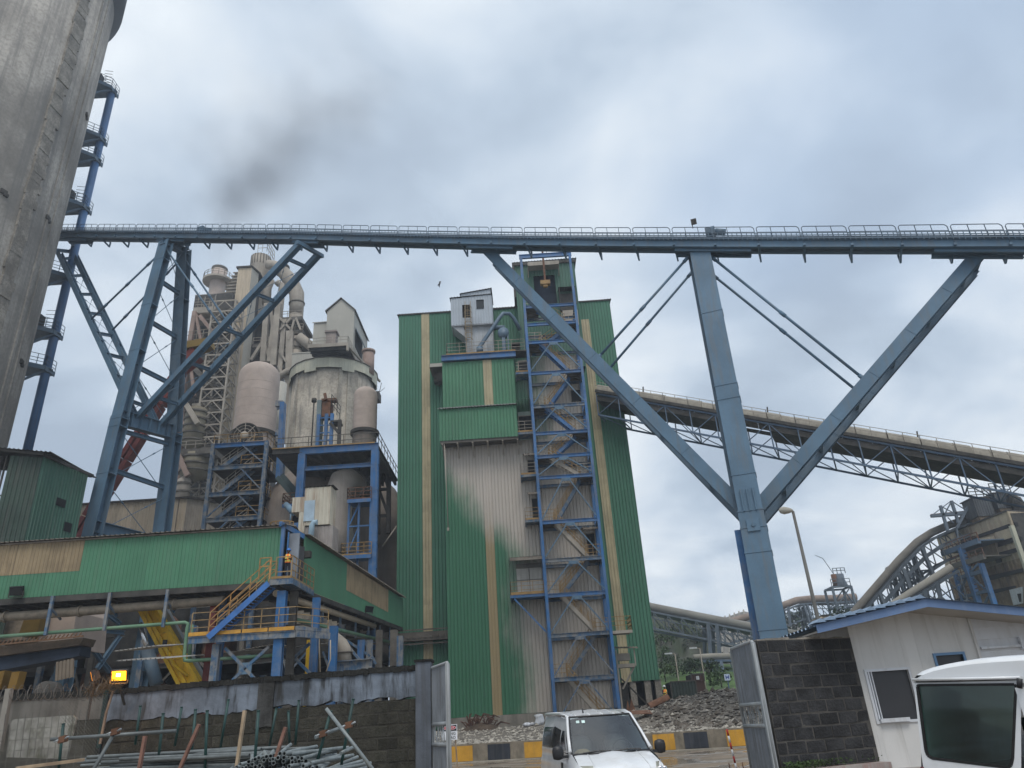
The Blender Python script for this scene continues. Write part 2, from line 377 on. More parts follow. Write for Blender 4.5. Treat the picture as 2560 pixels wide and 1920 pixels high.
# ================================================================== green mill building with its stair tower
def boxpx(x0, y0, x1, y1, Y):
    a = PY(x0, y0, Y); b = PY(x1, y0, Y); c = PY(x0, y1, Y); d = PY(x1, y1, Y)
    return (a.x+c.x)/2, (b.x+d.x)/2, (c.z+d.z)/2, (a.z+b.z)/2     # X0 X1 Z0 Z1
UP = 1.6      # level of the upper yard
def stained(name, base, seamx):
    """green sheet under a big fan of cement dust, streaking down the ribs"""
    m = bpy.data.materials.new(name); t = _nodes(m); n = t.nodes; l = t.links
    o = n.new('ShaderNodeOutputMaterial'); b = n.new('ShaderNodeBsdfPrincipled'); l.new(b.outputs[0], o.inputs[0]); b.inputs['Roughness'].default_value = 0.65; b.inputs['Specular IOR Level'].default_value = 0.3
    tcn = n.new('ShaderNodeTexCoord'); s = n.new('ShaderNodeSeparateXYZ'); l.new(tcn.outputs['Object'], s.inputs[0])
    mr = n.new('ShaderNodeMapRange'); mr.inputs[1].default_value = 0; mr.inputs[2].default_value = 30; l.new(s.outputs['Z'], mr.inputs[0])
    cr = n.new('ShaderNodeValToRGB'); e = cr.color_ramp.elements; st = seamx
    while len(e) < len(st): e.new(0.5)
    for i, (z, x) in enumerate(st): e[i].position = z/30; v = (x+10)/20; e[i].color = (v, v, v, 1)
    l.new(mr.outputs[0], cr.inputs[0])
    xb = n.new('ShaderNodeMath'); xb.operation = 'MULTIPLY_ADD'; l.new(cr.outputs[0], xb.inputs[0]); xb.inputs[1].default_value = -20; xb.inputs[2].default_value = 10
    dx_ = n.new('ShaderNodeMath'); dx_.operation = 'ADD'; l.new(s.outputs['X'], dx_.inputs[0]); l.new(xb.outputs[0], dx_.inputs[1])
    def noise(sc, ms, det=5):
        mp = n.new('ShaderNodeMapping'); mp.inputs['Scale'].default_value = ms; l.new(tcn.outputs['Object'], mp.inputs[0])
        q = n.new('ShaderNodeTexNoise'); q.inputs['Scale'].default_value = sc; q.inputs['Detail'].default_value = det; q.inputs['Roughness'].default_value = 0.65; l.new(mp.outputs[0], q.inputs['Vector']); return q.outputs['Fac']
    def ma(op, a, b_, c=None):
        q = n.new('ShaderNodeMath'); q.operation = op
        for v, i in ((a, 0), (b_, 1), (c, 2)):
            if v is None: continue
            if hasattr(v, 'default_value'): l.new(v, q.inputs[i])
            else: q.inputs[i].default_value = v
        return q.outputs[0]
    st1 = ma('MULTIPLY_ADD', noise(1.0, (2.6, 1, 0.06)), 3.8, -1.9)
    st2 = ma('MULTIPLY_ADD', noise(0.35, (1, 1, 0.6)), 4.0, -2.0)
    d = ma('ADD', ma('ADD', dx_.outputs[0], st1), st2)
    mk = n.new('ShaderNodeMapRange'); mk.interpolation_type = 'SMOOTHSTEP'; mk.inputs[1].default_value = -1.7; mk.inputs[2].default_value = 2.1; l.new(d, mk.inputs[0])
    def mix(f, a, c):
        q = n.new('ShaderNodeMix'); q.data_type = 'RGBA'; l.new(f, q.inputs[0])
        for v, i in ((a, 6), (c, 7)):
            if isinstance(v, tuple): q.inputs[i].default_value = (*v, 1)
            else: l.new(v, q.inputs[i])
        return q.outputs[2]
    g = mix(ma('MULTIPLY', noise(1.0, (5, 1, 0.15)), 1.0), tuple(c*0.8 for c in base), tuple(c*1.25 for c in base))
    du = mix(noise(1.0, (3, 1, 0.2)), (0.40, 0.355, 0.31), (0.54, 0.485, 0.43))
    l.new(mix(ma('MULTIPLY', mk.outputs[0], 0.97), g, du), b.inputs['Base Color'])
    MATS[name] = m; return m
SEAM = [(0.5, -.6), (5, -.4), (9, -1.4), (13, -0.6), (15.0, -0.6), (17, -2.6), (19.5, -4.9), (22.5, -6.9), (25.5, -9)]
STAIN = stained('dust_stained_green_cladding', (0.048, 0.155, 0.088), SEAM)
STAINT = stained('dust_stained_tan_sheet', (0.30, 0.235, 0.13), [(0.5, 4), (9, 1), (14, -1), (17, -3), (20, -5), (24, -8)])

bld = thing('mill_building', 'tall green corrugated building with tan vertical strips behind the blue stair tower', 'building', (0, 75, UP))
def sheets(x0, x1, zs, Y, m, parent=bld, w=2.4, name='cladding_sheet', **k):
    nx = max(1, round((x1-x0)/w)); st = (x1-x0)/nx
    for i in range(nx):
        for j, (a, b) in enumerate(zip(zs, zs[1:])):
            q = MB(); yy = Y - 0.006*((i+j) % 2)
            q.corr((x0+i*st, yy), (x0+(i+1)*st, yy), a-(0.10 if j else 0), b, **{**dict(depth=.085, pitch=.34, flat=.70), **k}); q.build(name, m, parent)
def strip(x0, x1, zs, Y, m, parent=bld):
    for j, (a, b) in enumerate(zip(zs, zs[1:])):
        q = MB(); yy = Y-0.05-0.012*(j % 2); q.corr((x0, yy), (x1, yy), a-0.06, b, pitch=0.3, depth=0.045); q.build('skylight_strip', m, parent)
ZT = 46.6
sheets(-12.9, -10.22, [UP+.1, 9.5, 18.5, 28.0, 37.5, ZT], 75, GREEN)
sheets(-9.28, -7.2, [UP+.1, 9.5, 18.5, 28.0, 37.5, ZT], 75, GREEN)
sheets(-7.2, 1.3, [37.2, ZT], 75, GREEN)
sheets(7.3, 8.58, [4.8, 14, 23.5, 33.5, 44.3, ZT+.15], 75, GREEN)
sheets(9.5, 12.2, [4.8, 14, 23.5, 33.5, 44.3, ZT+.25], 75, GREEN)
sheets(8.58, 9.5, [44.3, ZT+.2], 75, GREEN)
strip(-10.22, -9.28, [UP+.1, 5.4, 8.2, 13.1, 17.0, 22.5, 25.0, 27.5, 29.8, 34.5, 38, 43, ZT-.05], 75, TAN)
strip(8.58, 9.5, [4.8, 9.8, 14.5, 19.5, 26, 30.5, 36, 40, 44.35], 75, TAN)
q = MB()                                                           # side, back walls and roof
q.box(-12.88, 12.18, 94.9, 95, UP, ZT); q.box(-12.9, -12.8, 75.1, 94.9, UP, ZT); q.box(12.1, 12.2, 75.1, 94.9, 4.8, ZT)
q.box(-12.8, 12.1, 75.3, 75.4, 4.9, ZT); q.build('wall', GREEND, bld)
q = MB(); q.slab((-13.1, 74.85, ZT+.02), (14.4, 0, 0.05), (0, 20.4, 0.6), 0.35, 0.06); q.slab((8.3, 74.85, ZT+.2), (4.1, 0, 0.1), (0, 20.4, 0.6), 0.35, 0.06); q.box(-13.1, 1.3, 74.86, 74.95, ZT-.12, ZT+.03); q.box(8.3, 12.4, 74.86, 74.95, ZT+.12, ZT+.27)
q.build('roof', DARKM, bld)
for x in (7.9, 9.6, 11.0, 12.0):
    q = MB(); q.box(x-.3, x+.3, 75.1, 75.8, UP, 4.85); q.build('column', RUBBLEC, bld)
q = MB(); q.box(7.4, 12.2, 77.5, 77.8, UP, 4.8); q.build('inner_wall', DARK, bld)
q = MB(); q.box(-12.6, -7.3, 74.2, 74.9, 9.6, 10.4); q.beam((-12.6, 74.15, 9.3), (-7.3, 74.15, 9.3), .12); q.beam((-12.6, 74.15, 10.6), (-7.3, 74.15, 10.6), .12)
for i in range(9): q.box(-12.3+i*.56, -12.0+i*.56, 74.1, 74.2, 9.85, 10.15)
q.build('cable_bridge', PLANTD, bld)
# ---- projecting bay with the dust stain
q = MB(); q.box(-7.25, 7.25, 70.08, 75.0, UP, 37.2); q.build('bay_wall', GREEND, bld)
zs = [2.56, 8.7, 15.3, 21.6, 27.9]
sheets(-7.3, -3.5, zs, 70, STAIN, w=1.9, depth=0.07, pitch=0.33)
sheets(-2.65, 7.3, zs, 70, STAIN, w=2.0, depth=0.07, pitch=0.33)
strip(-3.5, -2.65, [2.56, 8.7, 15.3, 21.6, 27.9], 70, STAINT)
sheets(0.3, 7.3, [27.9, 32.5, 37.3], 70, stained('upper_dusty_green', (0.06, 0.16, 0.10), [(0.5, 2), (15, 2), (30, 2.5)]), w=2.3)
q = MB(); q.box(-7.5, 7.5, 69.6, 70.05, UP-.4, 2.53); q.build('plinth', mat('dusty_plinth', (0.22, 0.20, 0.17), .9, 0, .25, .8, streak=.5, streakcol=(.13, .12, .10), bump=.4), bld)
for z in (5.6, 12, 18.4, 24.8):
    q = MB()
    for i in range(44): q.box(-7.2+i*.33-.02, -7.2+i*.33+.02, 69.90, 69.93, z-.02, z+.02)
    q.build('screw_line', PLANTD, bld, kind='stuff')
# ---- upper box
zz = boxpx(1107, 908, 1290, 1012, 69.6)
sheets(-7.3, -2.97, [31.9, 37.1], 69.6, GREENG, w=2.2); sheets(-2.03, 0.35, [31.9, 37.1], 69.6, GREENG, w=2.4); strip(-2.97, -2.03, [31.9, 37.1], 69.6, TAN)
q = MB(); q.box(-7.3, 0.35, 69.66, 70, 31.8, 37.1); q.build('upper_box_frame', PLANTD, bld)
# ---- lean-to box below it
sheets(-7.55, 0.3, [27.7, 31.1], 68.2, GREENG, w=2.0)
q = MB(); q.box(-7.55, -7.5, 68.25, 70, 27.7, 31.3); q.box(.25, .3, 68.25, 70, 30.6, 31.3); q.build('lean_to_side', GREEND, bld)
q = MB(); q.slab((-7.75, 67.95, 31.08), (8.1, 0, 0), (0, 1.7, 0.85), .33, .05); q.build('lean_to_roof', mat('grey_roof_sheet', (.16, .17, .16), .7, streak=.5), bld)
q = MB(); q.slab((0.35, 67.95, 31.5), (2.4, 0, 0.1), (0, 1.7, 0.7), .3, .05); q.box(.4, 1.8, 69.9, 69.95, 27.9, 31); q.build('porch_roof', mat('pale_green_sheet', (.35, .42, .37), .6), bld)
for i in range(6):
    q = MB(); x = -7.3+i*1.5; q.beam((x, 68.3, 27.5), (x, 70, 27.5), .15, .3); q.beam((x, 68.4, 27.4), (x, 70, 26.4), .1); q.build('joist', PLANT, bld)
q = MB(); q.box(-7.5, .3, 68.3, 70, 27.62, 27.68); q.beam((-7.5, 68.35, 27.6), (.3, 68.35, 27.6), .12, .3); q.build('lean_to_floor', PLANTD, bld)
q = MB(); q.tube((-7.1, 68.4, 27.5), (-7.0, 69.3, 19.2), .05); q.box(-7.1, -6.9, 69.2, 69.4, 18.9, 19.2); q.build('drain_pipe', PLANT, bld)
q = MB(); a_ = boxpx(1075, 912, 1106, 940, 73); q.box(a_[0], a_[1]+.3, 72.6, 75, a_[3]-.5, a_[3]); q.box(a_[0]+.3, a_[1]+.3, 74, 75, a_[2]-.2, a_[3]-.5); q.beam((a_[0]+.1, 72.7, a_[3]-.5), (a_[0]+.8, 74.9, a_[2]-.4), .12); q.build('side_hood', PLANTD, bld)
q = MB(); q.box(a_[0]+.05, a_[1]+.2, 72.55, 72.6, a_[3]-.45, a_[3]-.05); q.build('hood_panel', BEIGEC, bld)
# ---- roof terrace
q = MB(); q.ibeam((-7.35, 69.4, 37.5), (.6, 69.4, 37.5), .3, .62); q.build('edge_beam', BLUE, bld)
q = MB(); q.box(-7.3, 2.0, 69.3, 73, 37.82, 37.92); q.build('terrace_deck', PLANTD, bld)
q = MB(); q.box(-6.8, .6, 69.26, 69.29, 37.85, 38.0); q.build('toe_board', YEL, bld)
q = MB(); q.rail([(-6.8, 71.5, 37.92), (-6.8, 69.3, 37.92), (1.6, 69.3, 37.92)], 1.3, .02, rails=(1, .66, .33), step=1.4); q.build('railing', PLANT, bld)
# cabin
CABM = mat('pale_blue_white_sheet', (0.38, 0.42, 0.46), .6, 0, .06, .6, streak=.3, streakcol=(.28, .30, .31))
q = MB()
q.corr((-6.4, 72), (-5.12, 72), 43.0, 46.55, .33, .04); q.corr((-5.12, 72), (-4.25, 72), 45.6, 46.62, .33, .04); q.corr((-5.12, 72), (-4.25, 72), 43.0, 43.9, .33, .04)
q.corr((-4.25, 72), (-3.5, 72), 43.0, 46.65, .33, .04); q.corr((-3.5, 72), (-2.62, 72), 43.0, 44.95, .33, .04); q.corr((-3.5, 72), (-2.62, 72), 46.1, 46.7, .33, .04); q.corr((-2.62, 72), (-1.72, 72), 43.0, 46.75, .33, .04)
q.corr((-6.4, 74.5), (-6.4, 72), 43.0, 46.55, .33, .04); q.corr((-1.72, 72), (-1.72, 74.5), 43, 46.7, .33, .04); q.corr((-5.3, 72.4), (-1.8, 72.4), 46.7, 47.3, .33, .04, z1b=47.75)
cab = q.build('rooftop_cabin', CABM, bld)
q = MB(); q.box(-6.35, -1.8, 74.4, 74.5, 43, 46.6); q.box(-6.3, -1.8, 72.5, 72.6, 43.1, 46.5); q.build('cabin_interior', DARK, cab)
q = MB(); q.slab((-6.55, 71.85, 46.6), (4.95, 0, .2), (0, 2.9, .15), .33, .05); q.slab((-5.4, 72.2, 47.3), (3.75, 0, .5), (0, 2.5, .1), .33, .05); q.build('cabin_roof', DARKM, cab)
q = MB(); q.beam((-3.5, 71.96, 44.95), (-2.62, 71.96, 44.95), .05); q.beam((-3.5, 71.96, 46.1), (-2.62, 71.96, 46.1), .05); q.beam((-3.1, 71.96, 44.95), (-3.1, 71.96, 46.1), .04); q.box(-3.5, -2.62, 72.05, 72.07, 44.95, 46.1); q.build('window', GLASS, cab)
q = MB(); q.box(-6.4, -1.72, 72.02, 74.5, 42.9, 43.0); q.prism([(-6.3, 72.2, 42.9), (-5.1, 72.2, 42.9), (-4.6, 72.2, 41.2)], V(0, 2, 0)); q.corr((-4.9, 72.5), (-1.75, 72.5), 38.0, 42.9, .5, .04); q.box(-4.9, -1.75, 72.55, 74.5, 38, 42.9)
q.build('filter_body', mat('pale_grey_sheet', (.36, .38, .40), .6, streak=.4, streakcol=(.25, .23, .2)), bld)
q = MB()
for x in (-4.75, -4.15): q.beam((x, 71.4, 38), (x, 71.4, 45.7), .06)
for i in range(26): q.beam((-4.75, 71.4, 38.2+i*.28), (-4.15, 71.4, 38.2+i*.28), .03)
for z in (40.6, 41.3, 42, 42.7, 43.4, 44.1, 44.8):
    pts = [(-4.45-.42*math.cos(a), 71.4-.7*math.sin(a), z) for a in [math.pi*i/6 for i in range(7)]]
    for a, b in zip(pts, pts[1:]): q.beam(a, b, .035)
for a in [math.pi*i/4 for i in range(5)]: q.beam((-4.45-.42*math.cos(a), 71.4-.7*math.sin(a), 40.6), (-4.45-.42*math.cos(a), 71.4-.7*math.sin(a), 44.8), .03)
q.build('caged_ladder', mat('dull_yellow_ladder', (.25, .19, .11), .7), bld)
SLT = mat('slate_blue_duct', (.10, .15, .20), .5, 0, .15, 1)
q = MB(); q.pipe([(-3.3, 71.2, 38.3), (-3.3, 71.2, 39.6), (-.9, 71.4, 43.3), (-.5, 71.6, 43.9), (.2, 71.9, 44.0), (.7, 72.2, 43.5), (1.3, 72.6, 42.2)], .22, 10); q.tube((-3.3, 71.2, 38.9), (-3.3, 71.2, 39.5), .38, 10); q.pipe([(-1.7, 73, 42.9), (-.6, 73, 42.9), (-.6, 73, 38)], .3, 10)
q.build('dust_duct', SLT, bld)
q = MB(); q.lathe((-.6, 71.3, 41.2), [(0, -.25), (.62, -.25), (.62, .25), (0, .25)], 16, axis=(0, 1, 0)); q.box(-.8, -.45, 71.1, 71.4, 38, 41); q.box(-.2, -.05, 71.1, 71.3, 37.9, 41.6); q.build('fan_unit', SLT, bld)
for z0 in (39.0,): 
    q = MB(); q.box(.25, 1.3, 74.2, 74.9, 41.2, 41.5); q.box(.3, 1.25, 74.3, 75, 38.2, 41.0); q.build('roof_doorway', DARKM, bld)
# ---- head tower
TZ = 51.4
q = MB()
o_ = boxpx(1336, 689, 1390, 760, 73)
q.corr((1.2, 73), (o_[0], 73), 37.3, TZ, .33, .05); q.corr((o_[0], 73), (o_[1], 73), o_[3], TZ, .33, .05); q.corr((o_[0], 73), (o_[1], 73), 37.3, o_[2], .33, .05); q.corr((o_[1], 73), (8.3, 73), 37.3, TZ, .33, .05)
q.corr((1.2, 75), (1.2, 73), ZT, TZ, .33, .05)
hd = q.build('head_tower', GREEND, bld)
q = MB(); q.box(1.25, 8.25, 78, 78.1, 40, TZ); q.box(1.3, 1.35, 73.2, 78, 37.4, TZ-.1); q.box(8.2, 8.28, 73.2, 78, 37.4, TZ-.1); q.box(o_[0]-.3, o_[1]+.3, 73.9, 74, o_[2]-.5, o_[3]+.5); q.build('opening_interior', mat('navy_dark_interior', (.02, .028, .045), .8), hd)
q = MB(); q.slab((.9, 72.7, TZ+.05), (7.7, 0, .1), (0, 5.6, .4), .35, .06); q.box(.95, 8.5, 72.75, 72.85, TZ-.35, TZ+.05); q.box(.92, 1.15, 72.8, 75, 46.7, TZ); q.build('roof', DARKM, hd)
q = MB(); q.box(2.7, 6.4, 71.6, 73, 50.3, 50.5); q.beam((2.75, 71.7, 50.4), (2.75, 73, 49.4), .1); q.beam((6.35, 71.7, 50.4), (6.35, 73, 49.4), .1); q.box(2.75, 6.35, 71.6, 71.66, 50.1, 50.6); q.build('hoist_canopy', PLANT, hd)
q = MB(); q.beam((4.45, 69.6, 51.6), (4.45, 69.6, 46.5), .22); q.beam((4.9, 69.6, 51.6), (4.9, 69.6, 50), .05); q.build('hoist_mast', RUST, hd)
q = MB(); q.box(3.9, 5.0, 69.4, 69.9, 46.1, 46.6); q.box(4.2, 4.7, 69.5, 69.8, 45.8, 46.1); q.build('hoist_hook', YEL, hd)
q = MB(); q.slab((6.0, 71.6, 46.9), (2.0, 0, 0), (0, 1.5, .3), .3, .05); q.beam((6.1, 71.7, 46.8), (6.1, 71.7, 44.6), .1); q.beam((7.9, 71.7, 46.8), (7.9, 71.7, 44.6), .1); q.box(6.1, 7.9, 72.6, 72.9, 44.4, 46.6); q.build('side_shelter', DARKM, hd)
q = MB(); q.box(6.3, 8.0, 72.3, 72.5, 42.2, 44.2); q.build('access_door', PLANT, hd)

# ---- doors and balconies on the bay
def balcony(x0, x1, z, Y0, wall=70.0, rails=True, deckm=BLUED, toe=True):
    q = MB(); q.box(x0, x1, Y0, wall, z-.12, z-.02); q.beam((x0, Y0, z-.12), (x1, Y0, z-.12), .12, .26); q.beam((x0, Y0, z-.14), (x0, wall, z-.14), .12, .26); q.beam((x1, Y0, z-.14), (x1, wall, z-.14), .12, .26)
    b = q.build('balcony', deckm, bld)
    if toe: q = MB(); q.box(x0, x1, Y0-.09, Y0-.07, z-.02, z+.14); q.build('toe_board', YEL, b)
    q = MB(); q.rail([(x0, wall, z), (x0, Y0, z), (x1, Y0, z)], 1.15, .02, rails=(1, .68, .36), step=1.0); q.build('railing', PLANT if z > 20 else YEL, b)
    return b
def doorway(x0, x1, z0, z1, Y=69.9, m=DARK, canopy=False):
    q = MB(); q.box(x0, x1, Y-.03, Y+.1, z0, z1); d = q.build('doorway', m, bld)
    q = MB(); q.beam((x0, Y-.06, z0), (x0, Y-.06, z1), .08); q.beam((x1, Y-.06, z0), (x1, Y-.06, z1), .08); q.beam((x0, Y-.06, z1), (x1, Y-.06, z1), .08); q.build('door_frame', PLANT, d)
    if canopy: q = MB(); q.slab((x0-.4, Y-1.2, z1+.3), (x1-x0+.8, 0, 0), (0, 1.2, .25), .3, .04); q.beam((x0-.3, Y-1.2, z1+.2), (x1+.3, Y-1.2, z1+.2), .08, .16); q.build('canopy', ROOFT, d)
for (a, b, c, d), cn in (((1296, 903, 1319, 930), 0), ((1297, 1040, 1330, 1078), 0), ((1319, 1150, 1337, 1187), 1), ((1330, 1246, 1347, 1298), 1), ((1466, 1333, 1489, 1385), 1), ((1427, 975, 1452, 1003), 0)):
    r_ = boxpx(a, b, c, d, 69.9); doorway(r_[0], r_[1], r_[2], r_[3], canopy=cn)
for a, b, c, Y0 in ((1290, 1322, 932, 68.2), (1294, 1332, 1082, 68.2), (1303, 1342, 1188, 68.2), (1314, 1352, 1301, 68.2)):
    balcony(XY(a, c, Y0), 1.75, ZY(a, c, Y0)+.05, Y0)
q = MB(); r_ = boxpx(1292, 1420, 1356, 1480, 69.9); q.box(r_[0], r_[1], 69.8, 69.95, r_[2], r_[3]); dd = q.build('roller_door', mat('dusty_white_door', (.40, .38, .34), .7, 0, .1, .8, streak=.6, streakcol=(.28, .25, .21)), bld)
q = MB(); q.beam(((r_[0]+r_[1])/2, 69.76, r_[2]), ((r_[0]+r_[1])/2, 69.76, r_[3]), .06); q.beam((r_[0], 69.76, r_[3]+.2), (r_[1], 69.76, r_[3]+.2), .15, .4); q.beam((r_[0], 69.76, r_[2]+1.1), (r_[1], 69.76, r_[2]+1.1), .04); q.build('door_frame', PLANTD, dd)
q = MB(); q.slab((r_[0]-.6, 68.3, r_[3]+.75), (r_[1]-r_[0]+.8, 0, .05), (0, 1.7, .35), .3, .04); q.beam((r_[0]-.5, 68.35, r_[3]+.6), (r_[1]+.2, 68.35, r_[3]+.6), .1, .3); q.build('canopy', ROOFT, dd)
zb = 12.25
b_ = balcony(XY(1277, 1490, 67.6), 1.7, zb, 67.6, toe=False, deckm=BLUE)
q = MB(); q.box(XY(1277, 1490, 67.6), 1.7, 67.5, 67.53, zb+.0, zb+.24); q.build('toe_board', YEL, b_)
q = MB(); q.beam((XY(1277, 1490, 67.6)+.3, 67.7, zb-.3), (1.8, 67.3, 8.7), .14); q.build('strut', BLUE, b_)
# ---- stair tower
stt = thing('stair_tower', 'open blue steel stair tower with zigzag flights and yellow rails up the green building', 'stair tower', (4.5, 67, UP))
XL, XR, YF, YB = 1.86, 7.21, 67.0, 69.75
for x, y, zt in ((XL, YF, 48.2), (XR, YF, 48.2), (XL, YB, 42), (XR, YB, 42)):
    q = MB(); q.ibeam((x, y, UP), (x, y, zt), .26, .3, .05, up=V(0, 1, 0)); q.build('post', BLUE, stt)
q = MB(); q.ibeam((XL-.2, YF, 48.2), (XR+.2, YF, 48.2), .25, .5, .04); q.build('beam', BLUE, stt)
LV = [UP, 5.1, 8.65, 12.06, 15.14, 18.66, 22.97, 25.07, 27.47, 30.35, 34.03, 37.6, 39.72, 41.9]
for i, z in enumerate(LV[1:]):
    q = MB(); m = BLUED if i < 2 or i in (3, 8) else BLUE
    q.ibeam((XL, YF-.02, z-.15), (XR, YF-.02, z-.15), .2, .34, .03); q.build('beam', m, stt)
    q = MB(); q.ibeam((XL, YB-.02, z-.15), (XR, YB-.02, z-.15), .2, .3, .03); q.ibeam((XL, YF, z-.15), (XL, YB, z-.15), .2, .3, .03); q.ibeam((XR, YF, z-.15), (XR, YB, z-.15), .2, .3, .03); q.build('beam', BLUED, stt)
    left = (i % 2 == 0)
    q = MB(); a, b = (XL+.1, XL+1.5) if left else (XR-1.5, XR-.1)
    q.box(a, b, YF+.15, YB-.15, z-.03, z+.02)
    for k in range(4): q.beam((a, YF+.4+k*.6, z-.1), (b, YF+.4+k*.6, z-.1), .05, .12)
    q.build('landing', PLANTD, stt)
    q = MB(); q.rail([(XR-1.5 if not left else XL+1.5, YF+.12, z), (XR-.12, YF+.12, z)] if not left else [(XL+.12, YF+.12, z), (XL+1.5, YF+.12, z)], 1.1, .022, rails=(1, .68, .36), step=.7)
    q.build('railing', YEL if z < 20 else PLANT, stt)
for i, (za, zb_) in enumerate(zip(LV, LV[1:])):
    toleft = (i % 2 == 0)
    xa, xb = (XR-1.2, XL+1.3) if toleft else (XL+1.3, XR-1.2)
    y0, y1 = (YF+.35, YF+1.2) if toleft else (YF+1.5, YF+2.35)
    q = MB(); n = max(6, int((zb_-za)/.24))
    for y in (y0, y1): q.beam((xa, y, za-.05), (xb, y, zb_-.12), .06, .34)
    for k in range(n):
        t = (k+.5)/n; q.box(xa+(xb-xa)*t-.13, xa+(xb-xa)*t+.13, y0, y1, za+(zb_-za)*t-.02, za+(zb_-za)*t+.02)
    q.build('stair_flight', BLUE if za > 24 else (BLUED if i % 2 else PLANT), stt)
    for y in (y0, y1):
        q = MB(); q.rail([(xa, y, za+.1), (xb, y, zb_+.05)], 1.05, .02, rails=(1, .62, .3), step=.9); q.build('railing', YEL, stt)
for i, (za, zb_) in enumerate(zip(LV, LV[1:])):
    if zb_-za < 2.3 and i > 10: continue
    q = MB(); xm = (XL+XR)/2
    q.beam((xm-.25, YF-.12, zb_-.35), (XL+.15, YF-.12, za+.15), .11); q.beam((xm+.25, YF-.12, zb_-.35), (XR-.15, YF-.12, za+.15), .11); q.box(xm-.45, xm+.45, YF-.14, YF-.10, zb_-.6, zb_-.3)
    q.build('brace', BLUED if i < 2 else STEEL, stt)
q = MB(); q.box(XR, XR+1.9, YF+.2, YB, 8.5, 8.62); q.beam((XR, YF+.2, 8.5), (XR+1.9, YF+.2, 8.5), .1, .24); ex = q.build('landing', PLANT, stt)
q = MB(); q.rail([(XR+.1, YF+.2, 8.65), (XR+1.9, YF+.2, 8.65), (XR+1.9, YB, 8.65)], 1.15, .025, rails=(1, .68, .36), step=.6); q.build('railing', YEL, ex)
# small shelter at the foot, right of the stair tower
sh = thing('valve_shelter', 'small battered canopy on dusty brackets at the right foot of the stair tower', 'shelter', (9.0, 70, 4))
q = MB(); q.slab((7.6, 68.8, 7.3), (2.1, 0, -.1), (0, 1.5, .25), .28, .06); q.build('canopy', ROOFT, sh)
q = MB(); q.box(7.7, 9.2, 69, 70, 5.7, 6.0); q.box(7.8, 8.9, 69.3, 70, 6.3, 6.9); q.beam((9.2, 69.2, 5.8), (8.0, 69.6, 4.0), .15); q.beam((7.7, 69.1, 7.2), (7.7, 69.1, 2.2), .14); q.beam((9.3, 69.1, 7.2), (9.3, 69.1, 5.8), .1); q.build('bracket_frame', PLANT, sh)
q = MB(); q.box(8.2, 12.5, 72.3, 73.0, 2.5, 2.65); q.beam((8.2, 72.2, 5), (10.4, 72.2, 2.6), .12); q.box(7.6, 8.8, 72.4, 73.5, 1.6, 4.4); q.build('machine_frame', DARKM, sh)
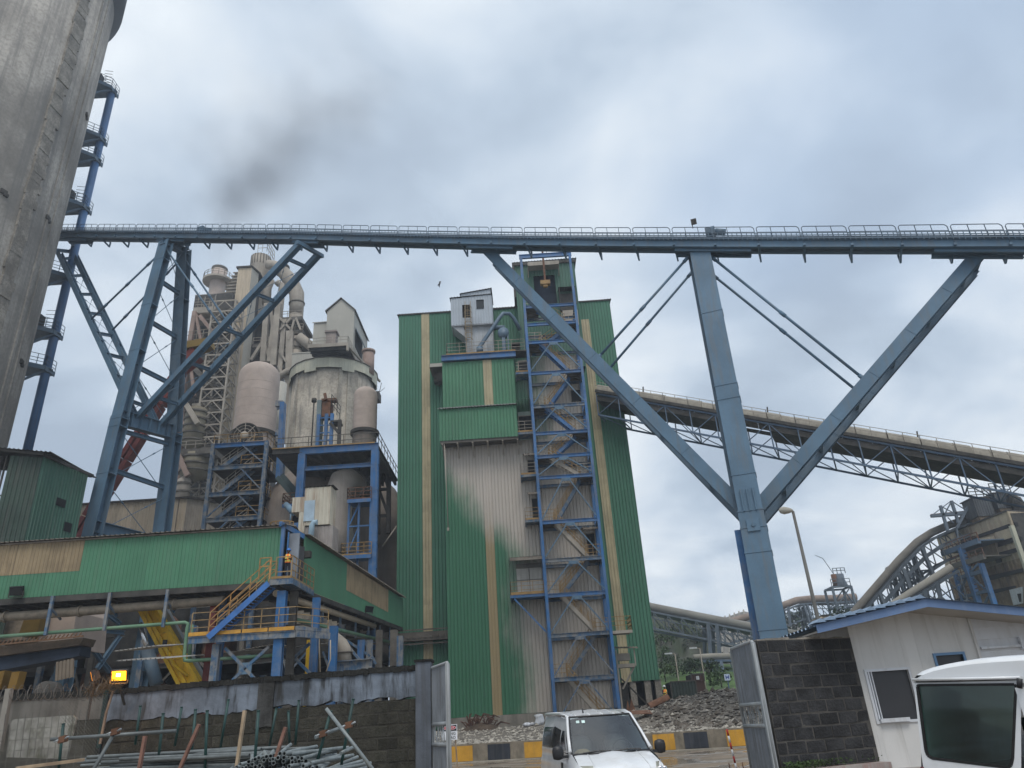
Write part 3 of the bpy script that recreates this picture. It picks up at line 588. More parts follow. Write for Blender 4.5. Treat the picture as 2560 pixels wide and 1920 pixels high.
# ================================================================== conveyor bridge and its two trestles
B0 = V(-46.33, 66.85, 53.23); BD = V(2.702, -0.9255, -0.9176); nB = V(0.324, 0.946, 0); hB = V(0.946, -0.324, 0)
def BK(k, w, z):
    p = B0 + BD*k + nB*w; p.z += z
    if k > 10: p.z -= 0.35*math.sin(math.pi*(k-10)/19) if k < 29 else 0
    return p
UPB = hB.cross(V(0, 0, 1)).cross(BD).normalized() if False else (-BD.cross(nB)).normalized()
if UPB.z < 0: UPB = -UPB
WN, WF = -1.85, 0.0
br = thing('conveyor_bridge', 'long blue-grey elevated conveyor bridge with handrails crossing the whole picture', 'conveyor bridge', BK(12, -.9, 0))
K0, K1 = -3, 34
RAILD = mat('dark_slate_rail', (.05, .075, .105), .6)
for k in range(K0, K1):
    for w, zc_, zh_ in ((WN+.15, .42, .58), (-.58, .55, .34)):
        q = MB(); q.ibeam(BK(k+.004, w, zc_), BK(k+.996, w, zc_), .22, zh_, .03); q.build('girder', STEEL if k > 14 else STEELD, br)
    q = MB(); a, b, c, d = BK(k+.01, WN+.28, .36), BK(k+.99, WN+.28, .36), BK(k+.99, -.7, .42), BK(k+.01, -.7, .42)
    q.prism([a, b, c, d], V(0, 0, .05))
    for w in (-1.25, -.95): q.beam(BK(k+.02, w, .34), BK(k+.98, w, .34), .06, .09)
    q.build('deck_panel', STEELD, br)
    # bracket carrying the far walkway
    q = MB(); q.beam(BK(k, WN-.05, .28), BK(k, -.62, .30), .16, .16); q.beam(BK(k, -.5, .60), BK(k, WF+.05, .60), .10, .10)
    q.beam(BK(k, -1.0, .30), BK(k, WF+.0, -.0), .11, .15); q.beam(BK(k, WF, -.04), BK(k, WF+.04, .62), .11, .13)
    q.build('bracket', STEEL, br)
    # near and far handrail frames with rounded ends
    for w in (WN-.02, WF+.02):
        q = MB(); pts = []
        for t, z in ((.03, .72), (.03, 1.62), (.05, 1.72), (.08, 1.78), (.92, 1.78), (.95, 1.72), (.97, 1.62), (.97, .72)): pts.append(BK(k+t, w, z))
        for a, b in zip(pts, pts[1:]): q.beam(a, b, .042)
        for t in (.35, .66): q.beam(BK(k+t, w, .72), BK(k+t, w, 1.78), .038)
        q.beam(BK(k+.03, w, 1.32), BK(k+.97, w, 1.32), .03); q.beam(BK(k, w, .84), BK(k+1, w, .84), .02, .16)
        q.build('handrail', RAILD, br)
    q = MB()
    q.beam(BK(k, WN+.05, .76), BK(k+1, WN+.05, .76), .26, .06); q.beam(BK(k, WF-.2, .68), BK(k+1, WF-.2, .68), .45, .05)
    q.beam(BK(k, WN-.06, 1.02), BK(k+1, WN-.06, 1.02), .05); q.beam(BK(k, WN-.06, 1.22), BK(k+1, WN-.06, 1.22), .045)
    for i in range(9): q.beam(BK(k+i/9, WN-.06, .6), BK(k+i/9, WN-.06, 1.22), .04)
    q.beam(BK(k, -1.6, .95), BK(k+1, -1.6, .95), .12, .3)
    for i in range(3):
        t = k+(i+.5)/3; q.beam(BK(t, WN+.35, .72), BK(t, WN+.35, 1.15), .06); q.beam(BK(t, WF-.35, .72), BK(t, WF-.35, 1.15), .06); q.beam(BK(t, WN+.35, 1.05), BK(t, WF-.35, 1.05), .1)
    q.beam(BK(k, -.92, 1.15), BK(k+1, -.92, 1.15), .75, .05)
    q.build('belt_section', STEELD, br)
for k0, k1 in ((-1, 0.3), (4.0, 5.3), (10.0, 11.0), (16.2, 17.6), (22.0, 23.8), (27.6, 29.3)):
    q = MB(); q.ibeam(BK(k0, -.55, .16), BK(k1, -.55, .16), .2, .3, .03); q.ibeam(BK(k0, -1.5, .0), BK(k1, -1.5, .0), .2, .26, .03)
    n = int((k1-k0)*1.5)
    for i in range(n):
        t0 = k0+(k1-k0)*i/n; t1 = k0+(k1-k0)*(i+1)/n; q.beam(BK(t0, -1.5, -.02), BK(t1, -.55, .1), .07); q.beam(BK(t1, -1.5, -.02), BK(t0, -.55, .1), .07)
    q.build('bearing_frame', STEEL, br)
for k, w in ((5.9, -1.0), (22.95, -1.4)):
    q = MB(); q.obox(BK(k, w, 1.65), hB*.35, nB*.3, V(0, 0, .28)); q.tube(BK(k+.12, w, 1.7), BK(k+.35, w, 1.62), .26, 12); q.obox(BK(k-.05, w, 1.95), hB*.12, nB*.12, V(0, 0, .1)); q.build('drive_motor', STEELD, br)
q = MB(); q.beam(BK(22.55, WN, 1.7), BK(22.55, WN, 2.5), .05); q.obox(BK(22.6, WN, 2.3), hB*.2, nB*.03, V(0, 0, .25)); q.build('warning_plate', DARKM, br)

def column(name, a, b, wflange, depth, m, parent, out=nB, marks=()):
    """I column with flanges facing out, stiffener seams every few metres"""
    a = Vector(a); b = Vector(b); d = (b-a).normalized(); side = d.cross(out).normalized(); o_ = side.cross(d).normalized()
    q = MB(); t = .05
    q.obox((a+b)/2-o_*(depth/2-t/2), d*((b-a).length/2), side*(wflange/2), o_*(t/2))
    q.obox((a+b)/2+o_*(depth/2-t/2), d*((b-a).length/2), side*(wflange/2), o_*(t/2))
    q.obox((a+b)/2, d*((b-a).length/2), side*(t/2), o_*(depth/2-t))
    for f in marks:
        c = a+(b-a)*f; q.obox(c, d*.035, side*(wflange/2+.03), o_*(depth/2+.03))
    return q.build(name, m, parent)
def arm(a, b, w, h, m, parent, name='arm', marks=5):
    a = Vector(a); b = Vector(b); d = (b-a).normalized(); q = MB()
    side = nB.copy(); u = d.cross(side).normalized(); t = .04; L_ = (b-a).length
    q.obox((a+b)/2-side*(w/2-t/2), d*(L_/2), u*(h/2), side*(t/2)); q.obox((a+b)/2+side*(w/2-t/2), d*(L_/2), u*(h/2), side*(t/2))
    q.obox((a+b)/2, d*(L_/2), u*(t/2), side*(w/2-t))
    for i in range(1, marks): c = a+(b-a)*(i/marks); q.obox(c, d*.03, u*(h/2-.02), side*(w/2+.02))
    return q.build(name, m, parent)
def lerp(a, b, t): return a+(b-a)*t
# ---- trestle on the left (columns and arms sighted in the cross planes of the bridge)
KL = 4.6
CL = BK(KL, 0, 0)
tl = thing('left_trestle', 'splayed two-legged blue-grey trestle with paired arms under the left end of the bridge', 'trestle', (CL.x, CL.y, UP))
tl.name = 'bridge_trestle'
n_top, n_kn, n_b1, n_b0 = [PP(x, y, CL, nB) for x, y in ((415, 612), (301, 1041), (230, 1338), (228, 1345))]
f_top, f_kn, f_b1 = [PP(x, y, CL, nB) for x, y in ((460, 628), (435, 1080), (405, 1325))]
def ext(a, b, z): return a+(b-a)*((z-a.z)/(b.z-a.z))
n_low = ext(n_kn, n_b1, 17.6); f_low = ext(f_kn, f_b1, 17.6)
column('upper_column', n_top+Z3*.3, n_kn, 1.25, .8, STEEL, tl, marks=(.12, .40, .66))
column('upper_column', f_top+Z3*.2, f_kn, 1.25, .8, STEELD, tl, marks=(.3, .6))
column('lower_column', n_kn, n_low, 1.3, .9, STEEL, tl, marks=(.03, .10, .5))
column('lower_column', f_kn, f_low, 1.3, .9, STEEL, tl, marks=(.03, .10))
g1 = V(n_low.x, n_low.y, UP)+nB*.5; g2 = V(f_low.x, f_low.y, UP)-nB*.6
column('base_column', n_low, PP(208, 1717, BK(KL, 0, 0), nB) if False else V(n_low.x-.2, n_low.y, UP), 1.15, .9, STEEL, tl, marks=(.02, .3, .62))
column('base_column', f_low, V(f_low.x-.2, f_low.y, UP), 1.15, .9, STEEL, tl, marks=(.02, .3, .62))
q = MB(); q.ibeam(n_kn+V(0, 0, -.1)+nB*.2, f_kn+V(0, 0, -.1)-nB*.2, .7, 1.35, .05)
for i in range(1, 6): c = lerp(n_kn, f_kn, i/6)-Z3*.1; q.obox(c, nB*.03, hB*.33, Z3*.62)
q.build('knee_beam', STEEL, tl)
q = MB(); q.ibeam(n_low+Z3*.9, f_low+Z3*.9, .7, 1.0, .05); q.build('base_beam', STEEL, tl)
q = MB(); q.ibeam(n_top-nB*.6+Z3*.1, f_top+nB*.5+Z3*.1, .7, .7, .05); q.build('head_beam', STEELD, tl)
for y in (707, 813, 925, 1177):
    t = (y-612)/(1041-612); a = lerp(n_top, n_kn, t) if t < 1 else lerp(n_kn, n_b1, (y-1041)/(1338-1041)); b = f_kn.copy()
    if t < 1: b = f_top+(f_kn-f_top)*((a.z-f_top.z)/(f_kn.z-f_top.z))
    else: b = f_kn+(f_b1-f_kn)*((a.z-f_kn.z)/(f_b1.z-f_kn.z))
    q = MB(); q.ibeam(a, b, .3, .4, .03); q.build('tie_beam', STEEL, tl)
q = MB(); a = lerp(n_kn, n_b1, .12); b = lerp(f_kn, f_b1, .14); q.ibeam(a, b, .3, .35, .03); q.build('tie_beam', STEEL, tl)
def rods(pairs, parent, r=.035, name='tie_rod'):
    for a, b in pairs:
        q = MB(); q.tube(a, b, r, 5, cap=False); c = lerp(a, b, .3); d = (b-a).normalized(); q.tube(c-d*.12, c+d*.12, r*2.2, 5); q.build(name, STEEL, parent)
lev = [0, .25, .5, .75, 1.0]
cn = lambda t: lerp(n_top, n_kn, t); cf = lambda t: lerp(f_top, f_kn, t)
rods([(cn(a), cf(b)) for a, b in zip(lev, lev[1:])] + [(cf(a), cn(b)) for a, b in zip(lev, lev[1:])], tl)
cn2 = lambda t: lerp(n_kn, n_low, t); cf2 = lambda t: lerp(f_kn, f_low, t)
rods([(cn2(.1), cf2(.55)), (cf2(.1), cn2(.55)), (cn2(.55), cf2(.98)), (cf2(.55), cn2(.98))], tl)
arms = []
kn = [PP(x, y, CL, nB) for x, y in ((335, 1036), (390, 1058), (343, 1045), (401, 1064))]
tp = [PP(x, y, BK(KL-6, 0, 0), nB) for x, y in ((148, 632), (181, 624))] + [PP(x, y, BK(KL+6, 0, 0), nB) for x, y in ((749, 611), (799, 634))]
for a, b, m in zip(tp, kn, (STEEL, STEEL, STEEL, STEEL)): arms.append((a, b)); arm(a, b, .55, .5, m, tl)
def armties(A, B, n, parent, dia=True, skip=()):
    for i in range(n):
        t = (i+.4)/n
        if i in skip: continue
        q = MB(); q.ibeam(lerp(*A, t), lerp(*B, t), .25, .3, .03); q.build('tie_beam', STEEL, parent)
    if dia:
        ps = []
        for i in range(n-1):
            t0 = (i+.4)/n; t1 = (i+1.4)/n; ps += [(lerp(*A, t0), lerp(*B, t1)), (lerp(*B, t0), lerp(*A, t1))]
        rods(ps, parent, .022)
armties(arms[0], arms[1], 8, tl); armties(arms[2], arms[3], 5, tl, dia=True)
q = MB(); q.beam(tp[0]-nB*.6, tp[1]+nB*.6, .3, .35); q.build('head_beam', STEEL, tl); q = MB(); q.beam(tp[2]-nB*.4, tp[3]+nB*.5, .3, .35); q.build('head_beam', STEEL, tl)
def onarm(A, x, y):
    """point of the arm seen nearest the sighted pixel"""
    d = ray(x, y).normalized(); best = None
    for i in range(201):
        p = lerp(A[0], A[1], i/200); v = p-CP; e = (v-d*v.dot(d)).length/v.length
        if best is None or e < best[0]: best = (e, p)
    return best[1]
for a, b in ((n_top-Z3*.4, onarm(arms[0], 229, 798)), (f_top-Z3*.7, onarm(arms[1], 282, 825)), (n_top-Z3*.4, onarm(arms[2], 551, 817)), (f_top-Z3*.7, onarm(arms[3], 598, 850))):
    q = MB(); q.tube(a, b, .10, 8); d = (b-a).normalized()
    for f in (.22, .5, .8): c = lerp(a, b, f); q.tube(c-d*.25, c+d*.25, .14, 8)
    q.build('stay', STEEL, tl)
# ---- Y mast on the right
KR = 22.9
def onB(x, y, w, k=KR): return PP(x, y, BK(k, w, 0), hB)
def sh_(p, dw): return p+nB*dw
tr = thing('bridge_trestle', 'massive Y-shaped blue-grey bridge mast rising behind the black block wall', 'trestle', (BK(KR, 0, 0).x, BK(KR, 0, 0).y, UP))
mt, mk_, mbs = onB(1749, 622, -.9), onB(1878, 1283, -2.4), onB(1936, 1592, -3.1)
mg = ext(mk_, mbs, UP-.6)
far = lambda p, dw: p+nB*dw
column('upper_column', mt+Z3*.3, mk_, 1.42, .95, STEEL, tr, marks=(.30, .58, .63, .885))
column('lower_column', mk_, mg, 1.5, 1.1, STEEL, tr, marks=(.0, .09, .22, .60))
column('upper_column', far(mt, 2.5)+Z3*.2, far(mk_, 5.4), 1.25, .9, STEELD, tr, marks=(.3, .6))
column('lower_column', far(mk_, 5.4), far(mg, 7.2), 1.3, 1.0, STEELD, tr)
d_ = (mt-mk_).normalized()
for s in (-1, 0, 1):
    q = MB(); c = mk_+d_*.75-nB*.58+hB*(.36*s); q.obox(c, d_*.72, hB*.03, nB*.08); q.build('stiffener', STEEL, tr)
q = MB(); c = mk_-d_*.85-nB*.62; q.obox(c, d_*.38, hB*.36, nB*.05); q.tube(c-nB*.02, c-nB*.12, .12, 12); q.build('gusset_plate', STEEL, tr)
q = MB(); q.ibeam(far(mk_, .3)-Z3*.2, far(mk_, 5.2)-Z3*.2, .7, 1.3, .05); q.build('knee_beam', STEEL, tr)
q = MB(); q.ibeam(mt-nB*.6, far(mt, 3), .7, .7, .05); q.build('head_beam', STEELD, tr)
q = MB(); c_ = lerp(mk_, mg, .5)+nB*.5-hB*.55; q.obox(c_-(mg-mk_)*0+ (mg-mk_)*.03, (mg-mk_)*.46, hB*.62, nB*.03); q.build('rear_flange', BLUE, tr, label='bright blue rear flange of the mast leg')
q = MB(); c_ = lerp(mt, mk_, .5)+nB*.45-hB*.32; q.obox(c_, (mt-mk_)*.5, hB*.62, nB*.03); q.build('rear_flange', STEELD, tr)
for t in (.2, .42, .64, .86):
    q = MB(); q.ibeam(lerp(mt, mk_, t), lerp(far(mt, 2.5), far(mk_, 5.4), t), .3, .35, .03); q.build('tie_beam', STEEL, tr)
RA = []
for top, kx, k in (((1214, 622), (1852, 1268), KR-6), ((2453, 628), (1898, 1268), KR+6)):
    a = onB(*top, -.2, k); b = onB(*kx, -1.6); a2 = far(a, 2.5); b2 = far(b, 3.4)
    RA.append(((a, b), (a2, b2)))
    arm(a, b, .62, .80, STEEL, tr, marks=6); arm(a2, b2, .62, .70, STEELD, tr, marks=6)
    armties((a, b), (a2, b2), 6, tr)
    q = MB(); q.beam(a-nB*.7, a2+nB*.4, .3, .4); q.build('head_beam', STEEL, tr)
for st, en, A in (((1773, 638), (2166, 951), RA[1][0]), ((1778, 684), (2141, 979), RA[1][1]), ((1722, 641), (1500, 891), RA[0][0]), ((1731, 679), (1525, 922), RA[0][1])):
    i = 0 if A in (RA[1][0], RA[0][0]) else 1
    a = onB(*st, -.9 if i == 0 else 2.0); b = onarm(A, *en)
    q = MB(); q.tube(a, b, .10, 8); d = (b-a).normalized()
    for f in (.03, .5, .97): c = lerp(a, b, f); q.tube(c-d*.25, c+d*.25, .14, 8)
    q.build('stay', STEEL, tr)
# ================================================================== great silo at the left edge, pipe column, transfer house, shed
def circ_hit(x, y, c, R):
    """near intersection of a sighted ray with a vertical cylinder"""
    d = ray(x, y); a = d.x*d.x+d.y*d.y; ox, oy = CP.x-c[0], CP.y-c[1]; b = 2*(ox*d.x+oy*d.y); cc = ox*ox+oy*oy-R*R
    D = b*b-4*a*cc; t = (-b-math.sqrt(max(D, 0)))/(2*a); return CP+d*t
SR = 11.0; azs = rad(-36.9); td = V(math.sin(azs), math.cos(azs), 0)
SC0 = td*77.5 + V(-math.cos(azs), math.sin(azs), 0)*SR
sil = thing('storage_silo', 'huge weathered grey concrete silo cut off by the left edge', 'silo', (SC0.x, SC0.y, UP))
ang0 = math.atan2(-SC0.y, -SC0.x)
q = MB(); zt = 1.65+77.5*math.tan(rad(46.9))
n_s = 96; q.lathe((SC0.x, SC0.y, 0), [(SR, UP), (SR, 20), (SR, 40), (SR, 60), (SR, zt), (SR-.4, zt)], n_s); q.build('shaft', CONC, sil)
q = MB(); q.lathe((SC0.x, SC0.y, 0), [(SR-.2, zt-1.5), (SR+.9, zt), (SR+.9, zt+5), (SR-.3, zt+5.2)], 64); q.build('cap_ring', mat('dark_cap_sheet', (.05, .055, .06), .7), sil)
q = MB(); q.lathe((SC0.x, SC0.y, 0), [(0.1, zt+5.5), (SR, zt+5.1)], 48); q.build('roof', DARKM, sil)
# pilaster on the seam: rough spalled ledge
h1 = circ_hit(208, 12, SC0, SR); a1 = math.atan2(h1.y-SC0.y, h1.x-SC0.x)
q = MB(); rnd = random.Random(3); N_ = 90; w_ = .72
for i in range(N_):
    z0 = UP+(zt-UP)*i/N_; z1 = UP+(zt-UP)*(i+1)/N_
    aa = a1-w_/SR*(.9+.2*rnd.random()); ab = a1+w_/SR*(.6+.7*rnd.random()); r_ = SR+.16+.14*rnd.random()
    pa, pb = [V(SC0.x+math.cos(t)*SR*.99, SC0.y+math.sin(t)*SR*.99, z0) for t in (aa, ab)]; oa, ob = [V(SC0.x+math.cos(t)*r_, SC0.y+math.sin(t)*r_, z0) for t in (aa, ab)]
    q.prism([pa, pb, ob, oa], V(0, 0, z1-z0))
q.build('spalled_pilaster', RUBBLEC, sil)
h2 = circ_hit(255, 12, SC0, SR); a2 = math.atan2(h2.y-SC0.y, h2.x-SC0.x)
q = MB()
for da, dw in ((0.0, .1), (.10, .06)):
    q.prism([V(SC0.x+math.cos(t)*r, SC0.y+math.sin(t)*r, UP) for t, r in ((a2+da, SR-.1), (a2+da+dw/4, SR-.1), (a2+da+dw/4, SR+.12), (a2+da, SR+.12))], V(0, 0, zt-UP))
q.build('edge_rib', CONC, sil)
for x, y in ((215, 288), (8, 480), (52, 905), (118, 545)):
    p = circ_hit(x, y, SC0, SR); nrm = V(p.x-SC0.x, p.y-SC0.y, 0).normalized(); tt = V(-nrm.y, nrm.x, 0)
    q = MB(); q.obox(p+nrm*.05, tt*.3, Z3*.22, nrm*.12); q.obox(p+nrm*.1+tt*.25-Z3*.2, tt*.2, Z3*.15, nrm*.1); q.build('anchor_box', DARKM, sil)
# ---- blue pipe column with service platforms
PX, PYY = -68.5*math.tan(rad(35.75)), 68.5
pc = thing('pipe_column', 'slim blue round steel column with ladder platforms clinging to the silo edge', 'steel column', (PX, PYY, UP))
ztop = ZY(272, 232, PYY)
q = MB(); q.tube((PX, PYY, 18), (PX, PYY, ztop), .45, 16); q.build('shaft', mat('sky_blue_column', (.07, .16, .32), .45, 0, .15, .3, streak=.4, streakcol=(.12, .14, .17)), pc)
for i, (x, y, big) in enumerate(((272, 232, 1), (247, 353, 1), (222, 405, 0), (208, 525, 1), (166, 701, 1), (120, 840, 0), (116, 929, 1))):
    z = ZY(x, y, PYY)
    q = MB(); q.tube((PX, PYY, z-.3), (PX, PYY, z-.12), .62, 16); q.tube((PX, PYY, z+.12), (PX, PYY, z+.3), .62, 16); q.build('collar', STEELD, pc)
    q = MB(); w = 2.3
    q.prism([(PX-2.6, PYY-3.6, z), (PX+.35, PYY-.9, z), (PX+.35, PYY+.8, z), (PX-4.5, PYY+.8, z)], V(0, 0, .12)); q.beam((PX-2.6, PYY-3.6, z), (PX+.4, PYY-.9, z), .15, .5); q.beam((PX+.4, PYY-.9, z), (PX+.4, PYY+.8, z), .15, .5)
    q.beam((PX+.2, PYY-.6, z-.2), (PX-2.2, PYY-2.6, z-3.0), .22); pl = q.build('platform', STEELD, pc)
    q = MB(); q.rail([(PX-2.6, PYY-3.6, z+.25), (PX+.4, PYY-.9, z+.25), (PX+.4, PYY+.8, z+.25)], 1.2, .025, rails=(1, .6, .3), step=.8); q.build('railing', STEELD, pl)
    if i in (0, 3, 5):
        q = MB(); q.box(PX-1.8, PX-.9, PYY-1.5, PYY-.7, z+.2, z+1.9)
        for j in range(5): q.beam((PX-.5, PYY-1.4, z+.4+j*.5), (PX+.4, PYY-1.2, z+.4+j*.5), .04)
        q.build('cable_box', DARKM, pl)
# ---- green transfer house
th = thing('transfer_house', 'dark green corrugated transfer house with an open bay below the left silo', 'building', (-36, 53, UP))
A_, B_ = V(-35.4, 51, 0), V(-34.6, 55.6, 0); C_ = V(-37.6, 50.1, 0)
tz = 1.65+.398*51
q = MB(); q.corr(A_.xy, B_.xy, 12, tz, .3, .05, out=V(.98, -.17, 0)); q.build('wall', GREEND, th)
q = MB(); q.corr((-37.3, 50.2), A_.xy, 9, tz-.1, .3, .05, out=V(.3, -.95, 0)); q.build('wall', mat('blackish_green_sheet', (.035, .06, .045), .7, streak=.5, streakcol=(.09, .085, .075)), th, label='blackish streaked front sheets')  # front face coloured darker than the side wall
q = MB(); q.corr((-42, 48.6), (-39.3, 49.5), 9, tz+.6, .3, .05, out=V(.3, -.95, 0)); q.build('wall', GREEND, th)
q = MB(); q.box(-42, -37.4, 50.6, 50.7, 9, 14.6); q.build('lower_wall', DARKM, th)
q = MB(); q.slab((-42.5, 48.0, tz+.6), (8.0, 2.4, -.55), (-1.0, 8, .6), .3, .06); q.beam((-42.5, 48, tz+.55), (-35.1, 50.6, tz+.02), .1, .25); q.beam((-35.2, 50.7, tz), (-34.3, 55.9, tz-.05), .1, .22); q.build('roof', DARKM, th)
for x, y0, y1, x1 in ((141, 1243, 1270, 160), (161, 1304, 1332, 174)):
    q = MB(); p = PP(x, y0, A_, (B_-A_).normalized()); r = PP(x1, y1, A_, (B_-A_).normalized()); e = V(.98, -.17, 0)*.08
    q.prism([p+e, V(r.x, r.y, p.z)+e, r+e, V(p.x, p.y, r.z)+e], -e*.3); q.build('window', DARK, th)
q = MB()
for i in range(5): q.beam((-39.3+i*.4, 50.4, 9), (-39.3+i*.4, 50.4, tz), .1)
for z in (13.2, 13.8, 16.5, 19): q.beam((-39.4, 50.35, z), (-37.2, 50.9, z), .08)
q.build('bay_frame', DARKM, th)
q = MB()
for i in range(6): q.beam((-33.8+i*1.3, 53.5, 14.2), (-33.2+i*1.3, 53.5, 13.2), .12)
q.beam((-34.5, 53.5, 14.5), (-26.5, 53.5, 14.2), .2); q.beam((-34.5, 53.5, 13.1), (-26.5, 53.5, 12.9), .2); q.build('truss', DARKM, th)
# ---- long beige shed
bs = thing('long_shed', 'long low beige corrugated shed behind the left trestle', 'shed', (-40, 86, UP))
a = PY(200, 1262, 85); b = PY(469, 1243, 85); zz0 = ZY(461, 1326, 85)
nsh = 8
for i in range(nsh):
    xa = a.x+(b.x-a.x)*i/nsh; xb = a.x+(b.x-a.x)*(i+1)/nsh
    q = MB(); q.corr((xa, 85-.01*(i % 2)), (xb, 85-.01*(i % 2)), 12, a.z, .35, .05); q.build('wall_sheet', BEIGE, bs)
q = MB(); q.corr((b.x, 85), (b.x+6, 97), 12, b.z, .35, .05, z1b=b.z+.3); q.build('end_wall', PLANT, bs)
q = MB(); q.slab((a.x-1, 84.8, a.z+.02), (b.x-a.x+1.3, 0, 0), (3, 13, 3.0), .35, .05); q.beam((a.x-1, 84.7, a.z), (b.x+.3, 84.7, a.z), .12, .2); q.beam((b.x+.1, 84.7, a.z), (b.x+6.3, 97, a.z+1.6), .2, .3)
q.build('roof', DARKM, bs)
q = MB(); p = PY(448, 1245, 84.9); q.beam((p.x, 84.93, 12), (p.x, 84.93, p.z), .07); q.build('joint_trim', PLANTD, bs)
# ---- red inclined conveyor tube
rd = thing('red_inclined_gallery', 'dark red inclined conveyor gallery rising behind the left trestle', 'conveyor', PY(300, 1150, 78))
p0, p1 = PY(175, 1372, 78), PY(478, 885, 78)
for i in range(7):
    q = MB(); q.ibeam(lerp(p0, p1, i/7+.002), lerp(p0, p1, (i+1)/7-.002), 1.2, 1.25, .5, up=V(-.7, 0, .7)); q.build('gallery_section', RED, rd)
q = MB(); c = PY(490, 868, 78); q.obox(c, V(1.9, 0, .25), V(0, 1, 0), V(-.1, 0, .45)); q.build('head_platform', mat('dirty_yellow', (.20, .13, .03), .7), rd)
q = MB(); q.rail([c+V(-1.9, -1, .4), c+V(1.9, -1, .8)], 1.1, .03, step=.8); q.build('railing', PLANT, rd)
q = MB(); c2 = PY(470, 905, 78); q.obox(c2, V(1.1, 0, 1.0), V(0, .8, 0), V(-.5, 0, .6)); q.build('head_box', RED, rd)
# ================================================================== cement works behind: stack, preheater tower, silo, ducts, blue frames
def rpx(x0, x1, y, Y):
    """radius and centre of a round body whose outline is sighted at x0, x1"""
    a = PY(x0, y, Y); b = PY(x1, y, Y); return (b.x-a.x)/2*.985, (a.x+b.x)/2, (a.z+b.z)/2
# ---- chimney stack
Yc = 122
r_, cx, z0 = rpx(531, 568, 672, Yc)
ch = thing('chimney', 'round beige smoking chimney with a ring platform near its top', 'chimney', (cx, Yc, UP))
z_t = ZY(549, 672, Yc); z_r = ZY(548, 702, Yc)
q = MB(); q.lathe((cx, Yc, 0), [(r_*1.12, 20), (r_*1.06, 50), (r_, z_r), (r_, z_t), (r_*.88, z_t)], 32); q.build('shaft', PINKD, ch)
q = MB(); q.lathe((cx, Yc, 0), [(r_, z_r-.5), (r_+1.4, z_r-.5), (r_+1.4, z_r-.1), (r_, z_r-.1)], 32, smooth=False); rp = q.build('ring_platform', PLANT, ch)
q = MB(); pts = [V(cx+(r_+1.3)*math.cos(t), Yc+(r_+1.3)*math.sin(t), z_r) for t in [i*math.pi/8 for i in range(17)]]; q.rail(pts, 1.1, .035, step=1.0); q.build('railing', PLANT, rp)
q = MB(); q.lathe((cx, Yc, 0), [(r_*1.02, z_t-.6), (r_*1.04, z_t)], 32); q.build('rim', PLANTD, ch)
# ---- lattice stair scaffold
def lattice(root, x0, x1, y0, y1, z0, z1, n, m, post=.28, bar=.16, diag='V', stairs=True, name='brace_level'):
    for x in (x0, x1):
        for y in (y0, y1):
            q = MB(); q.beam((x, y, z0), (x, y, z1), post); q.build('post', m, root)
    for i in range(n):
        a = z0+(z1-z0)*i/n; b = z0+(z1-z0)*(i+1)/n; xm = (x0+x1)/2; ym = (y0+y1)/2; q = MB()
        for y in (y0, y1): q.beam((x0, y, b), (x1, y, b), bar, bar*1.4)
        for x in (x0, x1): q.beam((x, y0, b), (x, y1, b), bar, bar*1.4)
        if diag == 'V':
            for y in (y0-.02, y1): q.beam((x0, y, a), (xm, y, b), bar*.8); q.beam((x1, y, a), (xm, y, b), bar*.8)
            q.beam((x1, y0, a), (x1, ym, b), bar*.8); q.beam((x1, y1, a), (x1, ym, b), bar*.8)
        else:
            for y in (y0-.02, y1): q.beam((x0, y, a), (x1, y, b), bar*.8)
            q.beam((x1, y0, a), (x1, y1, b), bar*.8)
        q.build(name, m, root)
        if stairs:
            q = MB(); s = 1 if i % 2 else -1; xa, xb = (x0+.5, x1-.5) if s > 0 else (x1-.5, x0+.5)
            for yy in (y0+.6+.9*(i % 2), y0+1.4+.9*(i % 2)): q.beam((xa, yy, a), (xb, yy, b), .08, .3)
            for k in range(6): t = (k+.5)/6; q.box(xa+(xb-xa)*t-.18, xa+(xb-xa)*t+.18, y0+.6+.9*(i % 2), y0+1.4+.9*(i % 2), a+(b-a)*t-.03, a+(b-a)*t+.03)
            q.build('stair_flight', PLANTD, root)
Ys = 104
sc = thing('stair_scaffold', 'tall narrow grey lattice stair tower with inverted V bracing beside the beige shaft', 'stair tower', (-35, Ys, UP))
xl = XY(533, 760, Ys); xr = XY(590, 750, Ys); zt_ = ZY(560, 752, Ys)
lattice(sc, xl, xr, Ys, Ys+3.6, 20, zt_, 24, PLANT, .26, .17)
# ---- preheater tower
pt = thing('preheater_tower', 'dusty preheater tower with a tall beige clad shaft, cyclones and steel floors', 'process tower', (-30, 112, UP))
Yb = 110
x0, x1 = XY(570, 900, Yb), XY(607, 900, Yb); zt_ = ZY(612, 670, Yb)
x1 = XY(630, 669, Yb); x0 = XY(596, 671, Yb)
pe = PY(647, 685, Yb); ys_ = Yb*(zt_-EYE)/(pe.z-EYE); x2 = XY(647, 685, ys_)
nz = 7
for i in range(nz):
    a = 24+(zt_-24)*i/nz; b = 24+(zt_-24)*(i+1)/nz
    q = MB(); q.corr((x0, Yb-.02*(i % 2)), (x1, Yb-.02*(i % 2)), a, b, .45, .04); q.build('front_sheet', BEIGE, pt)
    q = MB(); q.corr((x1, Yb), (x2, ys_), a, b, .45, .04, out=V(.9, -.4, 0)); q.build('side_sheet', BEIGEC, pt)
q = MB(); q.box(x0+.1, x1-.1, Yb+.2, Yb+5, 20, zt_); q.build('core', DARKM, pt)
q = MB(); q.prism([(x0-.3, Yb-.3, zt_), (x1+.1, Yb-.3, zt_), (x2+.3, ys_, zt_), (x2, ys_+4, zt_), (x0-.3, Yb+6, zt_)], V(0, 0, .3)); q.build('shaft_roof', DARKM, pt)
